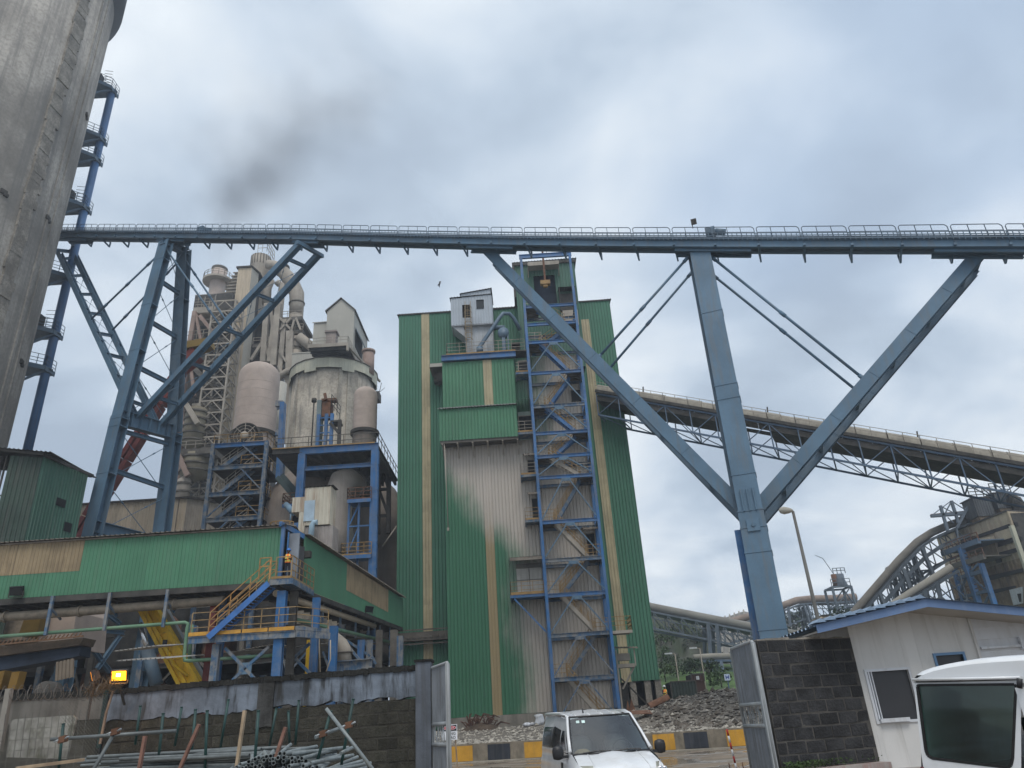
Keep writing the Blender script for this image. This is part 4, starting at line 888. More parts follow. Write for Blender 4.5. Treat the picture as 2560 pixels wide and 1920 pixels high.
# stepped corrugated lean on the left of the shaft
for i in range(8):
    q = MB(); z = ZY(590, 690+i*8, 113); xa = XY(592-i*4.2, 690+i*8, 113); q.box(xa, x0, 112, 116, z-.9, z); q.box(xa-.2, x0, 111.7, 112, z-.12, z); q.build('louvre', PLANT, pt)
# dark body behind the scaffold
q = MB(); q.box(XY(500, 800, 112), x0, 109, 124, 20, ZY(560, 756, 112)); q.build('process_floors', DARKM, pt)
for y in (800, 850, 905, 960, 1010, 1065, 1120, 1180, 1240):
    q = MB(); z = ZY(540, y, 108); q.box(XY(486, y, 108), x0+.3, 107.2, 110, z-.35, z); q.build('floor_edge', PLANT, pt)
    q = MB(); q.rail([(XY(486, y, 107.3), 107.3, z), (x0, 107.3, z)], 1.1, .035, step=1.5); q.build('railing', PLANTD, pt)
# cantilevered top floor with legs
q = MB(); za = ZY(500, 770, 106); xa = XY(485, 770, 106); xb = XY(540, 765, 106)
q.box(xa, xb, 106, 116, za-1.1, za-.1); q.box(xa, xb, 105.9, 106, za-1.0, za+.1); q.build('top_floor', PLANT, pt)
q = MB(); q.rail([(xa, 112, za), (xa, 106, za), (xb, 106, za)], 1.2, .04, step=1.3)
rr = random.Random(5)
for i in range(14): p = V(xa+rr.random()*3, 106+rr.random()*2, za); q.beam(p, p+V(0, 0, 1+rr.random()*3), .05); 
for z in (1.8, 2.6): q.beam((xa, 106, za+z), (xa+3.2, 106, za+z), .05)
q.build('railing', PLANT, pt)
def leg(ax, ay, bx, by, Y, w, m, root, name='leg'):
    q = MB(); q.beam(PY(ax, ay, Y), PY(bx, by, Y), w); return q.build(name, m, root)
LEGM = mat('faded_pink_steel', (.28, .20, .165), .8, 0, .2, .5)
for a in ((488, 780, 474, 862, .7), (490, 785, 505, 865, .45), (471, 905, 455, 985, .8), (478, 915, 486, 990, .5), (455, 990, 447, 1180, .7), (450, 1020, 466, 1110, .5), (447, 1190, 443, 1330, .6), (500, 790, 540, 840, .6), (452, 1045, 500, 1130, .6)): leg(*a[:4], 106, a[4], LEGM, pt)
q = MB(); z = ZY(480, 912, 106); q.box(XY(465, 912, 106), XY(520, 912, 106), 106, 112, z-.5, z); q.beam(PY(470, 905, 106), PY(510, 945, 106), .8); q.build('floor', PLANTD, pt)
# big ringed vessel low on the left
def ringed(cxp, x0_, x1_, ya, yb, Y, nring, m, root, name='vessel', taper=1.0):
    r, cx_, _ = rpx(x0_, x1_, (ya+yb)/2, Y); za, zb = ZY(cxp, ya, Y), ZY(cxp, yb, Y)
    q = MB(); q.lathe((cx_, Y, 0), [(.1, za+.8), (r*taper, za), (r, zb), (.1, zb-1)], 28); v = q.build(name, m, root)
    for i in range(nring):
        z = zb+(za-zb)*(i+.5)/nring; q = MB(); q.lathe((cx_, Y, 0), [(r-.05, z-.15), (r+.18, z-.12), (r+.18, z+.12), (r-.05, z+.15)], 28, smooth=False); q.build('ring', PLANTD, v)
    return v
OLIVE = mat('olive_dusty_vessel', (.20, .175, .125), .85, 0, .2, .5, streak=.4, streakcol=(.13, .11, .09))
ringed(485, 461, 512, 1025, 1112, 104, 5, OLIVE, pt); ringed(478, 455, 525, 1140, 1190, 103, 3, OLIVE, pt); ringed(465, 443, 475, 1200, 1240, 102, 2, PLANT, pt)
q = MB(); z = ZY(465, 1122, 101); q.box(XY(440, 1122, 101), XY(535, 1118, 101), 101, 108, z-.9, z); q.build('floor', PLANTD, pt)
q = MB(); q.rail([(XY(440, 1122, 101), 101, z), (XY(535, 1118, 101), 101, z)], 1.2, .035, step=1.4); q.build('railing', PLANT, pt)
leg(465, 1010, 495, 1060, 102, .7, PLANT, pt); leg(441, 1125, 470, 1190, 101, .7, LEGM, pt); leg(445, 1245, 443, 1330, 101, .6, LEGM, pt)
# top drum, cyclone body and downcomer
Yd = 116
r, cx, z = rpx(629, 675, 655, Yd); zt_ = ZY(650, 645, Yd); zb_ = ZY(650, 668, Yd)
q = MB(); q.lathe((cx, Yd, 0), [(.1, zt_), (r, zt_), (r, zb_), (r*.95, zb_-.3), (r*.95, ZY(655, 700, Yd)), (r*.8, ZY(655, 760, Yd)), (r*.55, ZY(655, 800, Yd))], 28); cyc = q.build('top_cyclone', PLANT, pt)
q = MB()
for i in range(20): t = i*math.pi/10; q.beam((cx+r*1.02*math.cos(t), Yd+r*1.02*math.sin(t), zb_), (cx+r*1.02*math.cos(t), Yd+r*1.02*math.sin(t), zt_), .12)
q.build('stiffener_cage', PLANTD, cyc)
q = MB(); q.rail([(cx, Yd-2, zt_), (cx+r, Yd-2, zt_), (cx+r, Yd+2, zt_)], 2.6, .04, rails=(1, .66, .33), step=1.1); q.build('railing', PLANT, cyc)
def ppath(pts, Y): return [PY(x, y, Y) for x, y in pts]
q = MB(); q.pipe(ppath([(668, 661), (685, 664), (703, 674), (718, 692), (733, 714), (742, 735), (742, 760), (740, 792)], 114), 2.15, 18, r2s=[.9, 1.0, 1.15, 1.3, 1.35, 1.35, 1.3, 1.25]); dc = q.build('downcomer_duct', PLANT, pt)
for a, b in (((742, 758), (742, 761)), ((705, 674), (708, 677))):
    q = MB(); q.tube(PY(*a, 114), PY(*b, 114), 1.45, 18); q.build('flange', PLANTD, dc)
q = MB(); q.pipe(ppath([(740, 790), (738, 812), (733, 825)], 114), 2, 16, r2s=[1.3, .9, .7]); q.build('duct_cone', PLANT, dc)
q = MB(); q.pipe(ppath([(690, 712), (697, 706), (704, 712), (704, 740), (698, 800), (690, 850), (684, 910)], 112), .55, 12); q.build('riser_pipe', PLANT, pt)
q = MB(); q.pipe(ppath([(676, 700), (668, 720), (666, 760)], 113), .8, 12); q.build('riser_pipe', PLANT, pt)
# steel frame right of the shaft
q = MB(); q.box(XY(626, 800, 118), XY(686, 800, 118), 118, 126, 20, ZY(650, 765, 118)); q.build('process_floors', DARKM, pt)
fr = [(668, 760, 658, 905, .9), (677, 770, 686, 860, .5), (686, 790, 672, 905, .6), (697, 760, 684, 915, 1.0), (712, 800, 700, 935, .8), (726, 830, 722, 1110, 1.2), (735, 1000, 726, 1110, 1.0), (655, 858, 628, 900, .5), (664, 860, 674, 905, .4)]
for a in fr: leg(a[0], a[1], a[2], a[3], 111, a[4], PLANT, pt)
for (xa, xb, y) in ((700, 755, 792), (697, 757, 826), (694, 735, 872), (632, 690, 858), (700, 732, 910), (693, 735, 962), (692, 732, 1003), (690, 735, 975)):
    z = ZY((xa+xb)/2, y, 111); q = MB(); q.box(XY(xa, y, 111), XY(xb, y, 111), 111, 118, z-.7, z); q.build('floor', PLANT if y % 2 else PLANTD, pt)
    q = MB(); q.rail([(XY(xa, y, 111), 111, z), (XY(xb, y, 111), 111, z)], 1.2, .04, step=1.4); q.build('railing', PLANT, pt)
for a, b in (((700, 795), (728, 825)), ((728, 795), (700, 825)), ((736, 800), (722, 850)), ((700, 880), (716, 905)), ((696, 915), (716, 955)), ((740, 795), (752, 825)), ((695, 1010), (716, 1040))): leg(*a, *b, 110.5, .35, PLANT, pt, 'brace')
ringed(708, 697, 722, 842, 862, 113, 1, PLANT, pt); ringed(742, 728, 754, 845, 880, 112, 2, PLANT, pt)
q = MB(); q.tube(PY(740, 880, 112), PY(731, 1100, 112), 1.1, 16); q.build('vertical_duct', PLANT, pt)
q = MB(); q.tube(PY(748, 842, 111), PY(790, 876, 111), .85, 12); q.build('inclined_duct', PLANT, pt)
q = MB(); q.pipe(ppath([(694, 948), (704, 936), (718, 928), (730, 924)], 110), .55, 10); q.build('curved_pipe', PLANT, pt)
q = MB(); 
for a, b in (((760, 862), (776, 880)), ((764, 858), (782, 880))): q.beam(PY(*a, 111), PY(*b, 111), .18)
q.build('duct_hanger', PLANT, pt)
# ---- concrete silo with its headhouse
Yo = 112
r, cx, z = rpx(731, 938, 955, Yo); r *= .97
zs0 = ZY(835, 917, Yo-r) if False else None
zb_top = ZY(832, 896, Yo-r); zb_bot = ZY(832, 919, Yo-r)
cs = thing('blending_silo', 'round concrete silo with a cream sheet band and gabled headhouse on top', 'silo', (cx, Yo, UP))
q = MB(); q.lathe((cx, Yo, 0), [(r, 15), (r, 40), (r, zb_bot+.4), (r-.5, zb_bot+.5)], 64); q.build('shaft', CONC2, cs)
nb_ = 22
for i in range(nb_):
    a0, a1_ = 2*math.pi*i/nb_, 2*math.pi*(i+1)/nb_; R = r+.55
    pa = V(cx+R*math.cos(a0), Yo+R*math.sin(a0), 0); pb = V(cx+R*math.cos(a1_), Yo+R*math.sin(a1_), 0)
    q = MB(); lo = zb_bot-(.5 if i % 3 == 0 else 0); q.prism([pa+Z3*lo, pb+Z3*lo, pb+Z3*zb_top, pa+Z3*zb_top], V(-math.cos((a0+a1_)/2), -math.sin((a0+a1_)/2), 0)*.08); q.build('band_panel', CREAM, cs)
q = MB(); q.lathe((cx, Yo, 0), [(.1, zb_top), (r+.7, zb_top), (r+.7, zb_top+.12), (.1, zb_top+.12)], nb_, smooth=False); q.build('roof_slab', PLANTD, cs)
for da in (-2.30, -1.15, -.86):
    q = MB(); q.obox(V(cx+r*math.cos(da), Yo+r*math.sin(da), (15+zb_bot)/2), V(-math.sin(da), math.cos(da), 0)*(.9 if da == -.86 else .3), V(math.cos(da), math.sin(da), 0)*.18, Z3*((zb_bot-15)/2)); q.build('pilaster', CONC2, cs)
# headhouse: front gable
Yh = Yo-r*.45
hx0, hx1 = XY(817, 800, Yh), XY(885, 800, Yh); he = ZY(817, 779, Yh); hap = ZY(852, 748, Yh); hd_ = 11
pe = PY(917, 833, Yh); 
q = MB(); q.prism([(hx0, Yh, zb_top), (hx1, Yh, zb_top), (hx1, Yh, he), ((hx0+hx1)/2, Yh, hap), (hx0, Yh, he)], V(.0, hd_, 0)); hh = q.build('headhouse', BEIGEC, cs)
q = MB(); m_ = V((hx0+hx1)/2, Yh-.3, hap+.1)
q.prism([(hx1+.3, Yh-.3, he-.1), (m_.x, m_.y, m_.z+.15), (m_.x, m_.y, m_.z), (hx1+.3, Yh-.3, he-.3)], V(0, hd_+.6, 0)); q.prism([(hx0-.3, Yh-.3, he-.1), (m_.x, m_.y, m_.z), (m_.x, m_.y, m_.z+.15), (hx0-.3, Yh-.3, he+.1)], V(0, hd_+.6, 0)); q.build('roof', PLANTD, hh)
q = MB(); q.box(hx1-.02, hx1+.12, Yh+1.2, Yh+6.5, he-6.5, he-3.2); q.build('louvre_opening', DARK, hh)
q = MB(); q.prism([(hx1+.1, Yh+1, he-3.1), (hx1+1.0, Yh+1, he-5.2), (hx1+1.1, Yh+1, he-5.1), (hx1+.1, Yh+1, he-2.9)], V(0, 5.5, 0)); q.build('louvre_hood', STEELD, hh)
PD_ = 4.5; zp = ZY(850, 858, Yh-6)
q = MB(); q.box(hx0-1.0, hx1+.6, Yh-6, Yh+.2, zp-.4, zp)
for i in range(7): q.box(hx0-1.0, hx1+.6, Yh-5.6+i*.85, Yh-5.4+i*.85, zp-.9, zp-.4)
q.build('platform', DARKM, cs)
q = MB(); q.box(hx0-1.1, hx1+.7, Yh-6.15, Yh-6, zp-.55, zp+.05); q.box(hx1+.6, hx1+.75, Yh-6, Yh+8, zp-.55, zp); q.beam((hx1+.6, Yh-6, zp-.5), (hx1+.6, Yh-6, zb_top), .35); q.beam((hx1+.7, Yh-5.5, zp-.5), (hx1+3.5, Yh+6, zb_top), .3); q.build('platform_edge', PLANT, cs)
q = MB(); q.rail([(hx0-1, Yh, zp), (hx0-1, Yh-6, zp), (hx1+.6, Yh-6, zp), (hx1+.6, Yh+6, zp)], 1.2, .03, step=1.3); q.build('railing', PLANT, cs)
q = MB(); q.box(hx0+1.5, hx0+3.1, Yh-5.2, Yh-3.8, zp, zp+2.6); q.box(hx0+1.3, hx0+3.3, Yh-5.4, Yh-3.6, zp+2.6, zp+2.9); q.build('vent_box', mat('grey_pink_vent', (.26, .215, .19), .8), cs)
ax0 = XY(784, 815, Yh+1); az_ = ZY(784, 809, Yh+1)
q = MB(); q.box(ax0, hx0-.05, Yh+1, Yh+8, zb_top, az_); q.prism([(ax0-.2, Yh+.8, az_), (hx0, Yh+.8, az_+.05), (hx0, Yh+4.5, az_+1.6), (ax0+1.5, Yh+4.5, az_+1.5)], V(0, 0, .15)); q.build('annex', BEIGEC, cs)
q = MB(); l0 = XY(731, 885, Yo-2); lz = ZY(735, 885, Yo-2); q.box(l0, ax0, Yo-2, Yo+6, 40, lz); q.box(l0-.1, ax0, Yo-2.1, Yo+6, lz, lz+.2); q.build('side_hood', BEIGEC, cs)
q = MB(); p = PY(921, 898, Yo-2); q.tube(p-Z3*3, p+Z3*1.2, 1.0, 14); q.tube(p+Z3*1.2, p+Z3*1.6, 1.15, 14); q.build('vent_pipe', LEGM, cs)
q = MB(); p = PY(947, 1000, Yo); q.box(p.x-1.3, p.x+.2, Yo-1, Yo+1, p.z-.2, p.z+1.2); q.beam(p+Z3*1, p+V(.4, 0, 3.2), .08); q.beam(p+V(-.5, 0, 1), p+V(1, 0, 2.2), .06); q.build('lamp_bracket', DARKM, cs)
# ---- two great dome-topped ducts
def dome_duct(name, label, xa, xb, ymid, ytop, ybot, Y, m, ring=True):
    r, cx, _ = rpx(xa, xb, ymid, Y); zt = ZY((xa+xb)/2, ytop, Y); zb = ZY((xa+xb)/2, ybot, Y-r)
    root = thing(name, label, 'duct', (cx, Y, UP))
    prof = [(.05, zt)] + [(r*math.sin(t), zt-r*.8+r*.8*math.cos(t)) for t in [i*math.pi/16 for i in range(1, 9)]] + [(r, zb)]
    q = MB(); q.lathe((cx, Y, 0), prof, 40); q.build('shell', m, root)
    for i in range(6):
        z = zb+(zt-r-zb)*(i+.7)/6.5; q = MB(); q.lathe((cx, Y, 0), [(r, z-.03), (r+.014, z-.02), (r+.014, z+.02), (r, z+.03)], 40, smooth=False); q.build('weld_seam', m, root)
    q = MB(); q.lathe((cx, Y, 0), [(r-.02, zb-.35), (r+.28, zb-.3), (r+.28, zb+.1), (r-.02, zb+.15)], 40, smooth=False); q.build('flange', DARKM, root)
    return root, r, cx, zb
g, r, cx, zb1 = dome_duct('domed_duct', 'wide pinkish domed duct with a round fan mouth at its foot', 592, 693, 1010, 910, 1068, 84, PINKD)
q = MB(); q.lathe((cx, 84, 0), [(r, zb1), (r*.98, zb1-4), (r*.7, 14)], 40); q.build('lower_shell', PINKD, g)
zf = ZY(616, 1095, 84-r); xf = XY(617, 1095, 84-r)
q = MB(); q.lathe((xf, 84-r-.3, zf), [(0, 0), (1.55, 0), (1.6, .3), (1.75, .3), (1.75, -1)], 28, axis=(0, -1, 0)); q.build('fan_mouth', DARKM, g)
q = MB(); q.lathe((xf, 84-r-.75, zf), [(0, 0), (.5, 0), (.5, .2), (0, .2)], 16, axis=(0, -1, 0))
for i in range(8): t = i*math.pi/4; q.beam((xf, 84-r-.8, zf), (xf+1.6*math.cos(t), 84-r-.8, zf+1.6*math.sin(t)), .07)
for rr_ in (.9, 1.3):
    ps = [V(xf+rr_*math.cos(t), 84-r-.82, zf+rr_*math.sin(t)) for t in [i*math.pi/8 for i in range(17)]]
    for a, b in zip(ps, ps[1:]): q.beam(a, b, .05)
q.build('fan_guard', PLANT, g)
g2, r2, cx2, zb2 = dome_duct('domed_duct', 'slimmer pink domed duct in front of the right side of the concrete silo', 884, 943, 1020, 969, 1070, 86, PINKD)
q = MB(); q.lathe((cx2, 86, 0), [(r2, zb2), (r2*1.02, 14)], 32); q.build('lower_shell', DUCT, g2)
gx = thing('beige_riser', 'thin beige vertical duct right of the wide domed duct', 'duct', PY(690, 1050, 90))
q = MB(); q.tube(PY(697, 960, 90), PY(680, 1130, 90), 1.1, 16); q.build('duct_wall', BEIGEC, gx)
# ---- blue stair frame on the left
Yf = 76
bf = thing('blue_stair_frame', 'four storey dark blue steel frame with stairs below the wide domed duct', 'steel frame', (PY(590, 1200, Yf).x, Yf, UP))
fx0 = (XY(535, 1105, Yf)+XY(509, 1318, Yf))/2; fx1 = (XY(667, 1110, Yf)+XY(648, 1318, Yf))/2
ztp = ZY(600, 1108, Yf)
for x in (fx0, fx1):
    for y in (Yf, Yf+6): q = MB(); q.ibeam((x, y, UP), (x, y, ztp), .4, .4, .05, up=V(0, 1, 0)); q.build('post', BLUED, bf)
lz = [ZY(600, y, Yf) for y in (1108, 1163, 1229, 1292, 1355)]
for i, z in enumerate(lz):
    q = MB(); q.ibeam((fx0-.2, Yf-.05, z-.2), (fx1+.2, Yf-.05, z-.2), .3, .5, .04); q.build('beam', BLUE if i == 0 else BLUED, bf)
    q = MB(); q.box(fx0, fx1, Yf+.2, Yf+6, z-.25, z-.15); q.build('floor', DARKM, bf)
    q = MB(); q.rail([(lerp(V(fx0, 0, 0), V(fx1, 0, 0), .55 if i else 0).x, Yf, z), (fx1, Yf, z), (fx1, Yf+5, z)], 1.15, .03, step=1.4); q.box(fx0+(fx1-fx0)*.6, fx1, Yf-.1, Yf-.06, z, z+.15); q.build('railing', YEL, bf)
for i, (zb_, za) in enumerate(zip(lz, lz[1:])):
    xa = fx0+(fx1-fx0)*.15; xb = fx0+(fx1-fx0)*.72
    q = MB()
    for y in (Yf+.5, Yf+1.5): q.beam((xa, y, za), (xb, y, zb_-.2), .1, .42)
    for k in range(12): t = (k+.5)/12; q.box(xa+(xb-xa)*t-.2, xa+(xb-xa)*t+.2, Yf+.5, Yf+1.5, za+(zb_-za)*t-.05, za+(zb_-za)*t)
    q.build('stair_flight', BLUED, bf)
    q = MB(); q.rail([(xa, Yf+.5, za+.1), (xb, Yf+.5, zb_)], 1.05, .03, rails=(1, .6, .25), step=1.2); q.build('railing', PLANT, bf)
    q = MB(); q.beam((fx1-.1, Yf-.1, za), ((fx0+fx1)/2+.3, Yf-.1, zb_-.3), .14); 
    if i >= 2: q.beam((fx0+.1, Yf-.1, za), ((fx0+fx1)/2-.3, Yf-.1, zb_-.3), .14)
    q.build('brace', BLUED, bf)
q = MB(); q.box(fx0+.5, fx1-.5, Yf+3, Yf+3.2, lz[2]-3, ztp-.3); q.build('back_panel', DARK, bf)
q = MB(); q.tube((fx0+1.6, Yf+5.5, UP), (fx0+1.6, Yf+5.5, lz[2]-.5), 0.1, 6); q.lathe(((fx0+fx1)/2+.4, Yf+6.5, 0), [(3.1, UP), (3.1, lz[3]), (2.3, lz[2])], 28); q.build('hopper', DUCT, bf)
# ---- blue portal frame on the right
Yr = 70
bp = thing('blue_portal_frame', 'bright blue portal frame with a railed deck over the big grey ducts', 'steel frame', (PY(850, 1200, Yr).x, Yr, UP))
px0 = (XY(757, 1124, Yr)+XY(750, 1240, Yr))/2; px1 = (XY(939, 1105, Yr)+XY(932, 1410, Yr))/2
zd = ZY(850, 1115, Yr)
for x in (px0, px1):
    q = MB(); q.ibeam((x, Yr, UP), (x, Yr, zd-.7), .75, .6, .06, up=V(0, 1, 0))
    for k in range(9): z = 8+k*2.6; q.box(x-.38, x+.38, Yr-.32, Yr+.3, z, z+.08) if z < zd-1 else None
    q.build('post', BLUE, bp)
q = MB(); q.ibeam((px0-.3, Yr-.1, zd-.35), (px1+.35, Yr-.1, zd-.35), .4, .75, .06); q.build('beam', BLUE, bp)
q = MB(); q.ibeam((px0+.3, Yr-.1, ZY(850, 1168, Yr)), (px1-.3, Yr-.1, ZY(850, 1168, Yr)), .3, .4, .05); q.build('beam', BLUE, bp)
q = MB(); q.ibeam((XY(682, 1128, Yr), Yr, zd-.2), (px0, Yr, zd-.2), .3, .6, .05); q.build('beam', DARKM, bp)
q = MB(); q.box(XY(682, 1128, Yr), px1+.3, Yr+.2, Yr+12, zd-.25, zd-.1)
for i in range(6): x = px0+(px1-px0)*i/5; q.beam((x, Yr+.2, zd-.5), (x, Yr+12, zd-.5), .25, .5)
q.build('deck', PLANTD, bp)
q = MB(); q.beam((px0, Yr+1, zd-.6), (px1-2, Yr+10, zd-.8), .35); q.beam((px1-.5, Yr+2, zd-.6), (px0+3, Yr+9, zd-.8), .35); q.build('deck_brace', PLANTD, bp)
q = MB(); q.rail([(XY(682, 1128, Yr), Yr, zd), (px1+.3, Yr, zd), (px1+.3, Yr+12, zd)], 1.25, .03, rails=(1, .5), step=1.7); q.build('railing', PLANTD, bp)
q = MB(); q.box(XY(682, 1128, Yr), px1, Yr-.33, Yr-.3, zd-.02, zd+.1); q.build('toe_board', YEL, bp)
for y in (Yr, Yr+12): pass
q = MB(); xa, xb = px1+.35, px1-.6+2.6; za_, zb_ = ZY(950, 1160, Yr+9), ZY(950, 1290, Yr+9)
xx0, xx1 = XY(949, 1160, Yr+9), XY(973, 1160, Yr+9)
q.beam((xx1, Yr+9, zb_-2), (xx1, Yr+9, zd-.3), .45); q.beam((xx0, Yr+9, zb_-2), (xx0, Yr+9, zd-.3), .35)
zz_ = [za_, (za_+zb_)/2, zb_]
for z in zz_: q.beam((xx0, Yr+9, z), (xx1, Yr+9, z), .3)
for a, b in zip(zz_, zz_[1:]): q.beam((xx0, Yr+9, a), (xx1, Yr+9, b), .3) 
q.build('side_truss', DARKM, bp)
# instrument tower on the deck
it = thing('bucket_elevator_head', 'blue and grey machine tower with railed side stair standing on the blue portal deck', 'machine tower', PY(815, 1100, Yr+4))
Yi = Yr+4
a = boxpx(790, 1000, 801, 1103, Yi); q = MB(); q.box(a[0], a[1], Yi, Yi+1.2, zd, a[3]); q.build('grey_duct', mat('grey_green_duct', (.17, .21, .21), .6), it)
a = boxpx(801, 1000, 824, 1038, Yi); q = MB(); q.box(a[0], a[1], Yi+.3, Yi+1.6, a[2], a[3]); q.box(a[0], a[1]+.6, Yi+.2, Yi+1, a[3], a[3]+.3); q.beam((a[0]+.6, Yi, a[3]), (a[0]+.4, Yi, a[3]+.8), .3); q.build('motor_house', RUST, it)
a = boxpx(798, 1038, 831, 1103, Yi)
for x in (a[0], (a[0]+a[1])/2+.1, a[1]): q = MB(); q.ibeam((x, Yi-.3, zd), (x, Yi-.3, a[3]), .35, .3, .05, up=V(0, 1, 0)); q.build('post', BLUE, it)
for i in range(6): z = zd+(a[3]-zd)*(i+.5)/6; q = MB(); q.beam((a[0], Yi-.3, z), (a[1], Yi-.3, z), .12); q.build('cross_bar', BLUE, it)
q = MB(); p = PY(829, 1055, Yi); e = PY(857, 1070, Yi+1); q.box(p.x, e.x, Yi-.5, Yi+1, p.z-.2, p.z); q.beam((p.x, Yi-.5, p.z-.3), (e.x, Yi-.5, p.z-1.6), .3); q.beam((e.x, Yi-.4, zd), (e.x, Yi-.4, p.z), .35); q.build('side_landing', DARKM, it)
q = MB(); q.rail([(p.x, Yi-.5, p.z+1.6), (e.x, Yi-.5, p.z+.1)], 1.5, .035, rails=(1, .66, .33), step=.7); q.build('railing', DARKM, it)
q = MB(); p = PY(785, 1005, Yi); q.tube((p.x, Yi, zd), (p.x, Yi, p.z), .08, 6); q.tube((p.x, Yi, p.z), (p.x, Yi, p.z+.4), .28, 10); q.build('signal_pole', DARKM, it)
b2 = thing('blue_side_frame', 'narrow blue bracket frame between the domed duct and the silo', 'steel frame', PY(703, 1100, 79))
q = MB(); q.beam(PY(708, 1008, 79), PY(697, 1200, 79), .9, .5); q.build('post', BLUE, b2)
for y in (1010, 1083, 1100):
    q = MB(); q.beam(PY(690, y, 79), PY(708, y, 79), .5, .7); q.beam(PY(692, y+14, 79), PY(706, y+4, 79), .2); q.build('bracket', BLUED, b2)
# ---- big grey ducts under the portal
DM = DUCT
BDM = mat('brown_dusty_duct', (.24, .20, .17), .65, 0, .2, .4, streak=.4, streakcol=(.17, .14, .12))  # duct brown kept darker, the deck's shade painted into it
LD = mat('lit_dusty_duct', (.36, .31, .265), .6, 0, .15, .4, streak=.3, streakcol=(.20, .17, .14))  # paler duct copy: light on the elbow is put into the colour
bd = thing('raw_mill_ducts', 'huge curved dusty brown ducts bending under the blue portal frame', 'ducts', PY(800, 1300, 80))
Yd1 = 82
q = MB(); q.pipe(ppath([(748, 1420), (748, 1320), (754, 1275), (772, 1245), (800, 1225), (840, 1214), (880, 1212)], Yd1), 3.4, 28, r2s=[4.7, 4.6, 4.3, 4.0, 3.6, 3.2, 2.9]); q.build('elbow_duct', BDM, bd)
q = MB(); q.pipe(ppath([(860, 1200), (895, 1222), (925, 1262), (950, 1320), (965, 1390), (970, 1460), (972, 1570)], 88), 3.0, 28, r2s=[3.0, 3.2, 3.6, 4.0, 4.3, 4.4, 4.4]); q.build('elbow_duct', BDM, bd)
a = PY(905, 1250, 80)
q = MB(); q.box(XY(886, 1160, 79), XY(930, 1160, 79), 79, 81, 14, zd-.4); q.build('box_duct', DM, bd)
q = MB(); q.box(XY(779, 1150, 79), XY(795, 1150, 79), 79, 81, ZY(790, 1210, 79), zd-.4); q.build('box_duct', DM, bd)
q = MB(); q.pipe([PY(900, 1226, 79), PY(880, 1213, 75.5), PY(868, 1204, 74), PY(857, 1206, 73), PY(850, 1222, 73), PY(850, 1250, 73), PY(847, 1310, 73), PY(846, 1390, 73)], 1.5, 24, r2s=[1.35, 1.4, 1.42, 1.42, 1.35, 1.25, 1.35, 1.8]); vd_ = q.build('vertical_duct', LD, bd)
for a, b in (((876, 1206), (872, 1202)),):
    q = MB(); q.tube(PY(882, 1214, 75.8), PY(879, 1212, 75.3), 1.62, 24); q.build('flange', PLANTD, vd_)
q = MB(); q.beam(PY(695, 1195, 76), PY(738, 1245, 76), .8, .5); q.beam(PY(702, 1190, 76), PY(748, 1243, 76), .3, .8); q.build('screw_conveyor', mat('dark_green_grey', (.045, .07, .07), .6), bd)
q = MB(); q.tube(PY(957, 1365, 76), PY(992, 1315, 76), .08, 6); q.build('stay_rod', PLANT, bd)
# balconies on the portal
for xa, xb, y, zzz in ((868, 928, 1248, 69.5), (852, 928, 1388, 69.5), (706, 760, 1260, 73)):
    q = MB(); z = ZY((xa+xb)/2, y, zzz); q.box(XY(xa, y, zzz), XY(xb, y, zzz), zzz, zzz+2.4, z-.12, z); q.beam((XY(xa, y, zzz), zzz, z-.15), (XY(xb, y, zzz), zzz, z-.15), .15, .35); f_ = q.build('balcony', BLUE, bp)
    q = MB(); q.rail([(XY(xa, y, zzz), zzz+2, z), (XY(xa, y, zzz), zzz, z), (XY(xb, y, zzz), zzz, z)], 1.2, .03, rails=(1, .68, .36), step=.7); q.box(XY(xa, y, zzz), XY(xb, y, zzz), zzz-.06, zzz-.03, z, z+.16); q.build('railing', YEL if y > 1300 else RUST, f_)
lx0, lx1 = XY(872, 1300, 70.2), XY(897, 1300, 70.2)
q = MB()
for x in (lx0, lx1): q.beam((x, 70.2, 10), (x, 70.2, ZY(880, 1250, 70.2)), .2)
for y in (1316, 1385): q.beam((lx0, 70.2, ZY(885, y, 70.2)), (XY(928, y, 70.2), 70.2, ZY(885, y, 70.2)), .15)
q.beam((lx0, 70.2, ZY(885, 1316, 70.2)), (lx1, 70.2, ZY(885, 1262, 70.2)), .12); q.beam((lx0, 70.2, ZY(885, 1384, 70.2)), (lx1, 70.2, ZY(885, 1318, 70.2)), .12)
q.build('side_frame', BLUE, bp)
# ---- rust-streaked white box tower
wb = thing('sampling_cabin', 'cream corrugated cabin tower with rust streaks and a pale blue hatch', 'cabin', PY(790, 1370, 56))
Yw = 56
RSTR = mat('rust_streaked_cream_sheet', (.50, .46, .37), .7, 0, .08, .5, streak=.75, streakcol=(.26, .16, .10), sz=(3.2, 3.2, .22))
def pbox(x0, y0, x1, y1, Y, dep, name, m, root, corr=True, side=None):
    a = boxpx(x0, y0, x1, y1, Y); q = MB()
    if corr: q.corr((a[0], Y), (a[1], Y), a[2], a[3], .28, .035); q.corr((a[1], Y), (a[1]+.02, Y+dep), a[2], a[3], .28, .035); q.corr((a[0], Y+dep), (a[0], Y), a[2], a[3], .28, .035); q.box(a[0]+.03, a[1]-.03, Y+.05, Y+dep, a[2], a[3])
    else: q.box(a[0], a[1], Y, Y+dep, a[2], a[3])
    return q.build(name, m, root), a
o1, a1b = pbox(761, 1218, 826, 1312, Yw, 1.5, 'upper_cabin', RSTR, wb)
q = MB(); q.slab((a1b[0]-.1, Yw-.1, a1b[3]+.02), (a1b[1]-a1b[0]+.3, 0, .05), (0, 1.75, .1), .28, .04); q.build('roof', DARKM, o1)
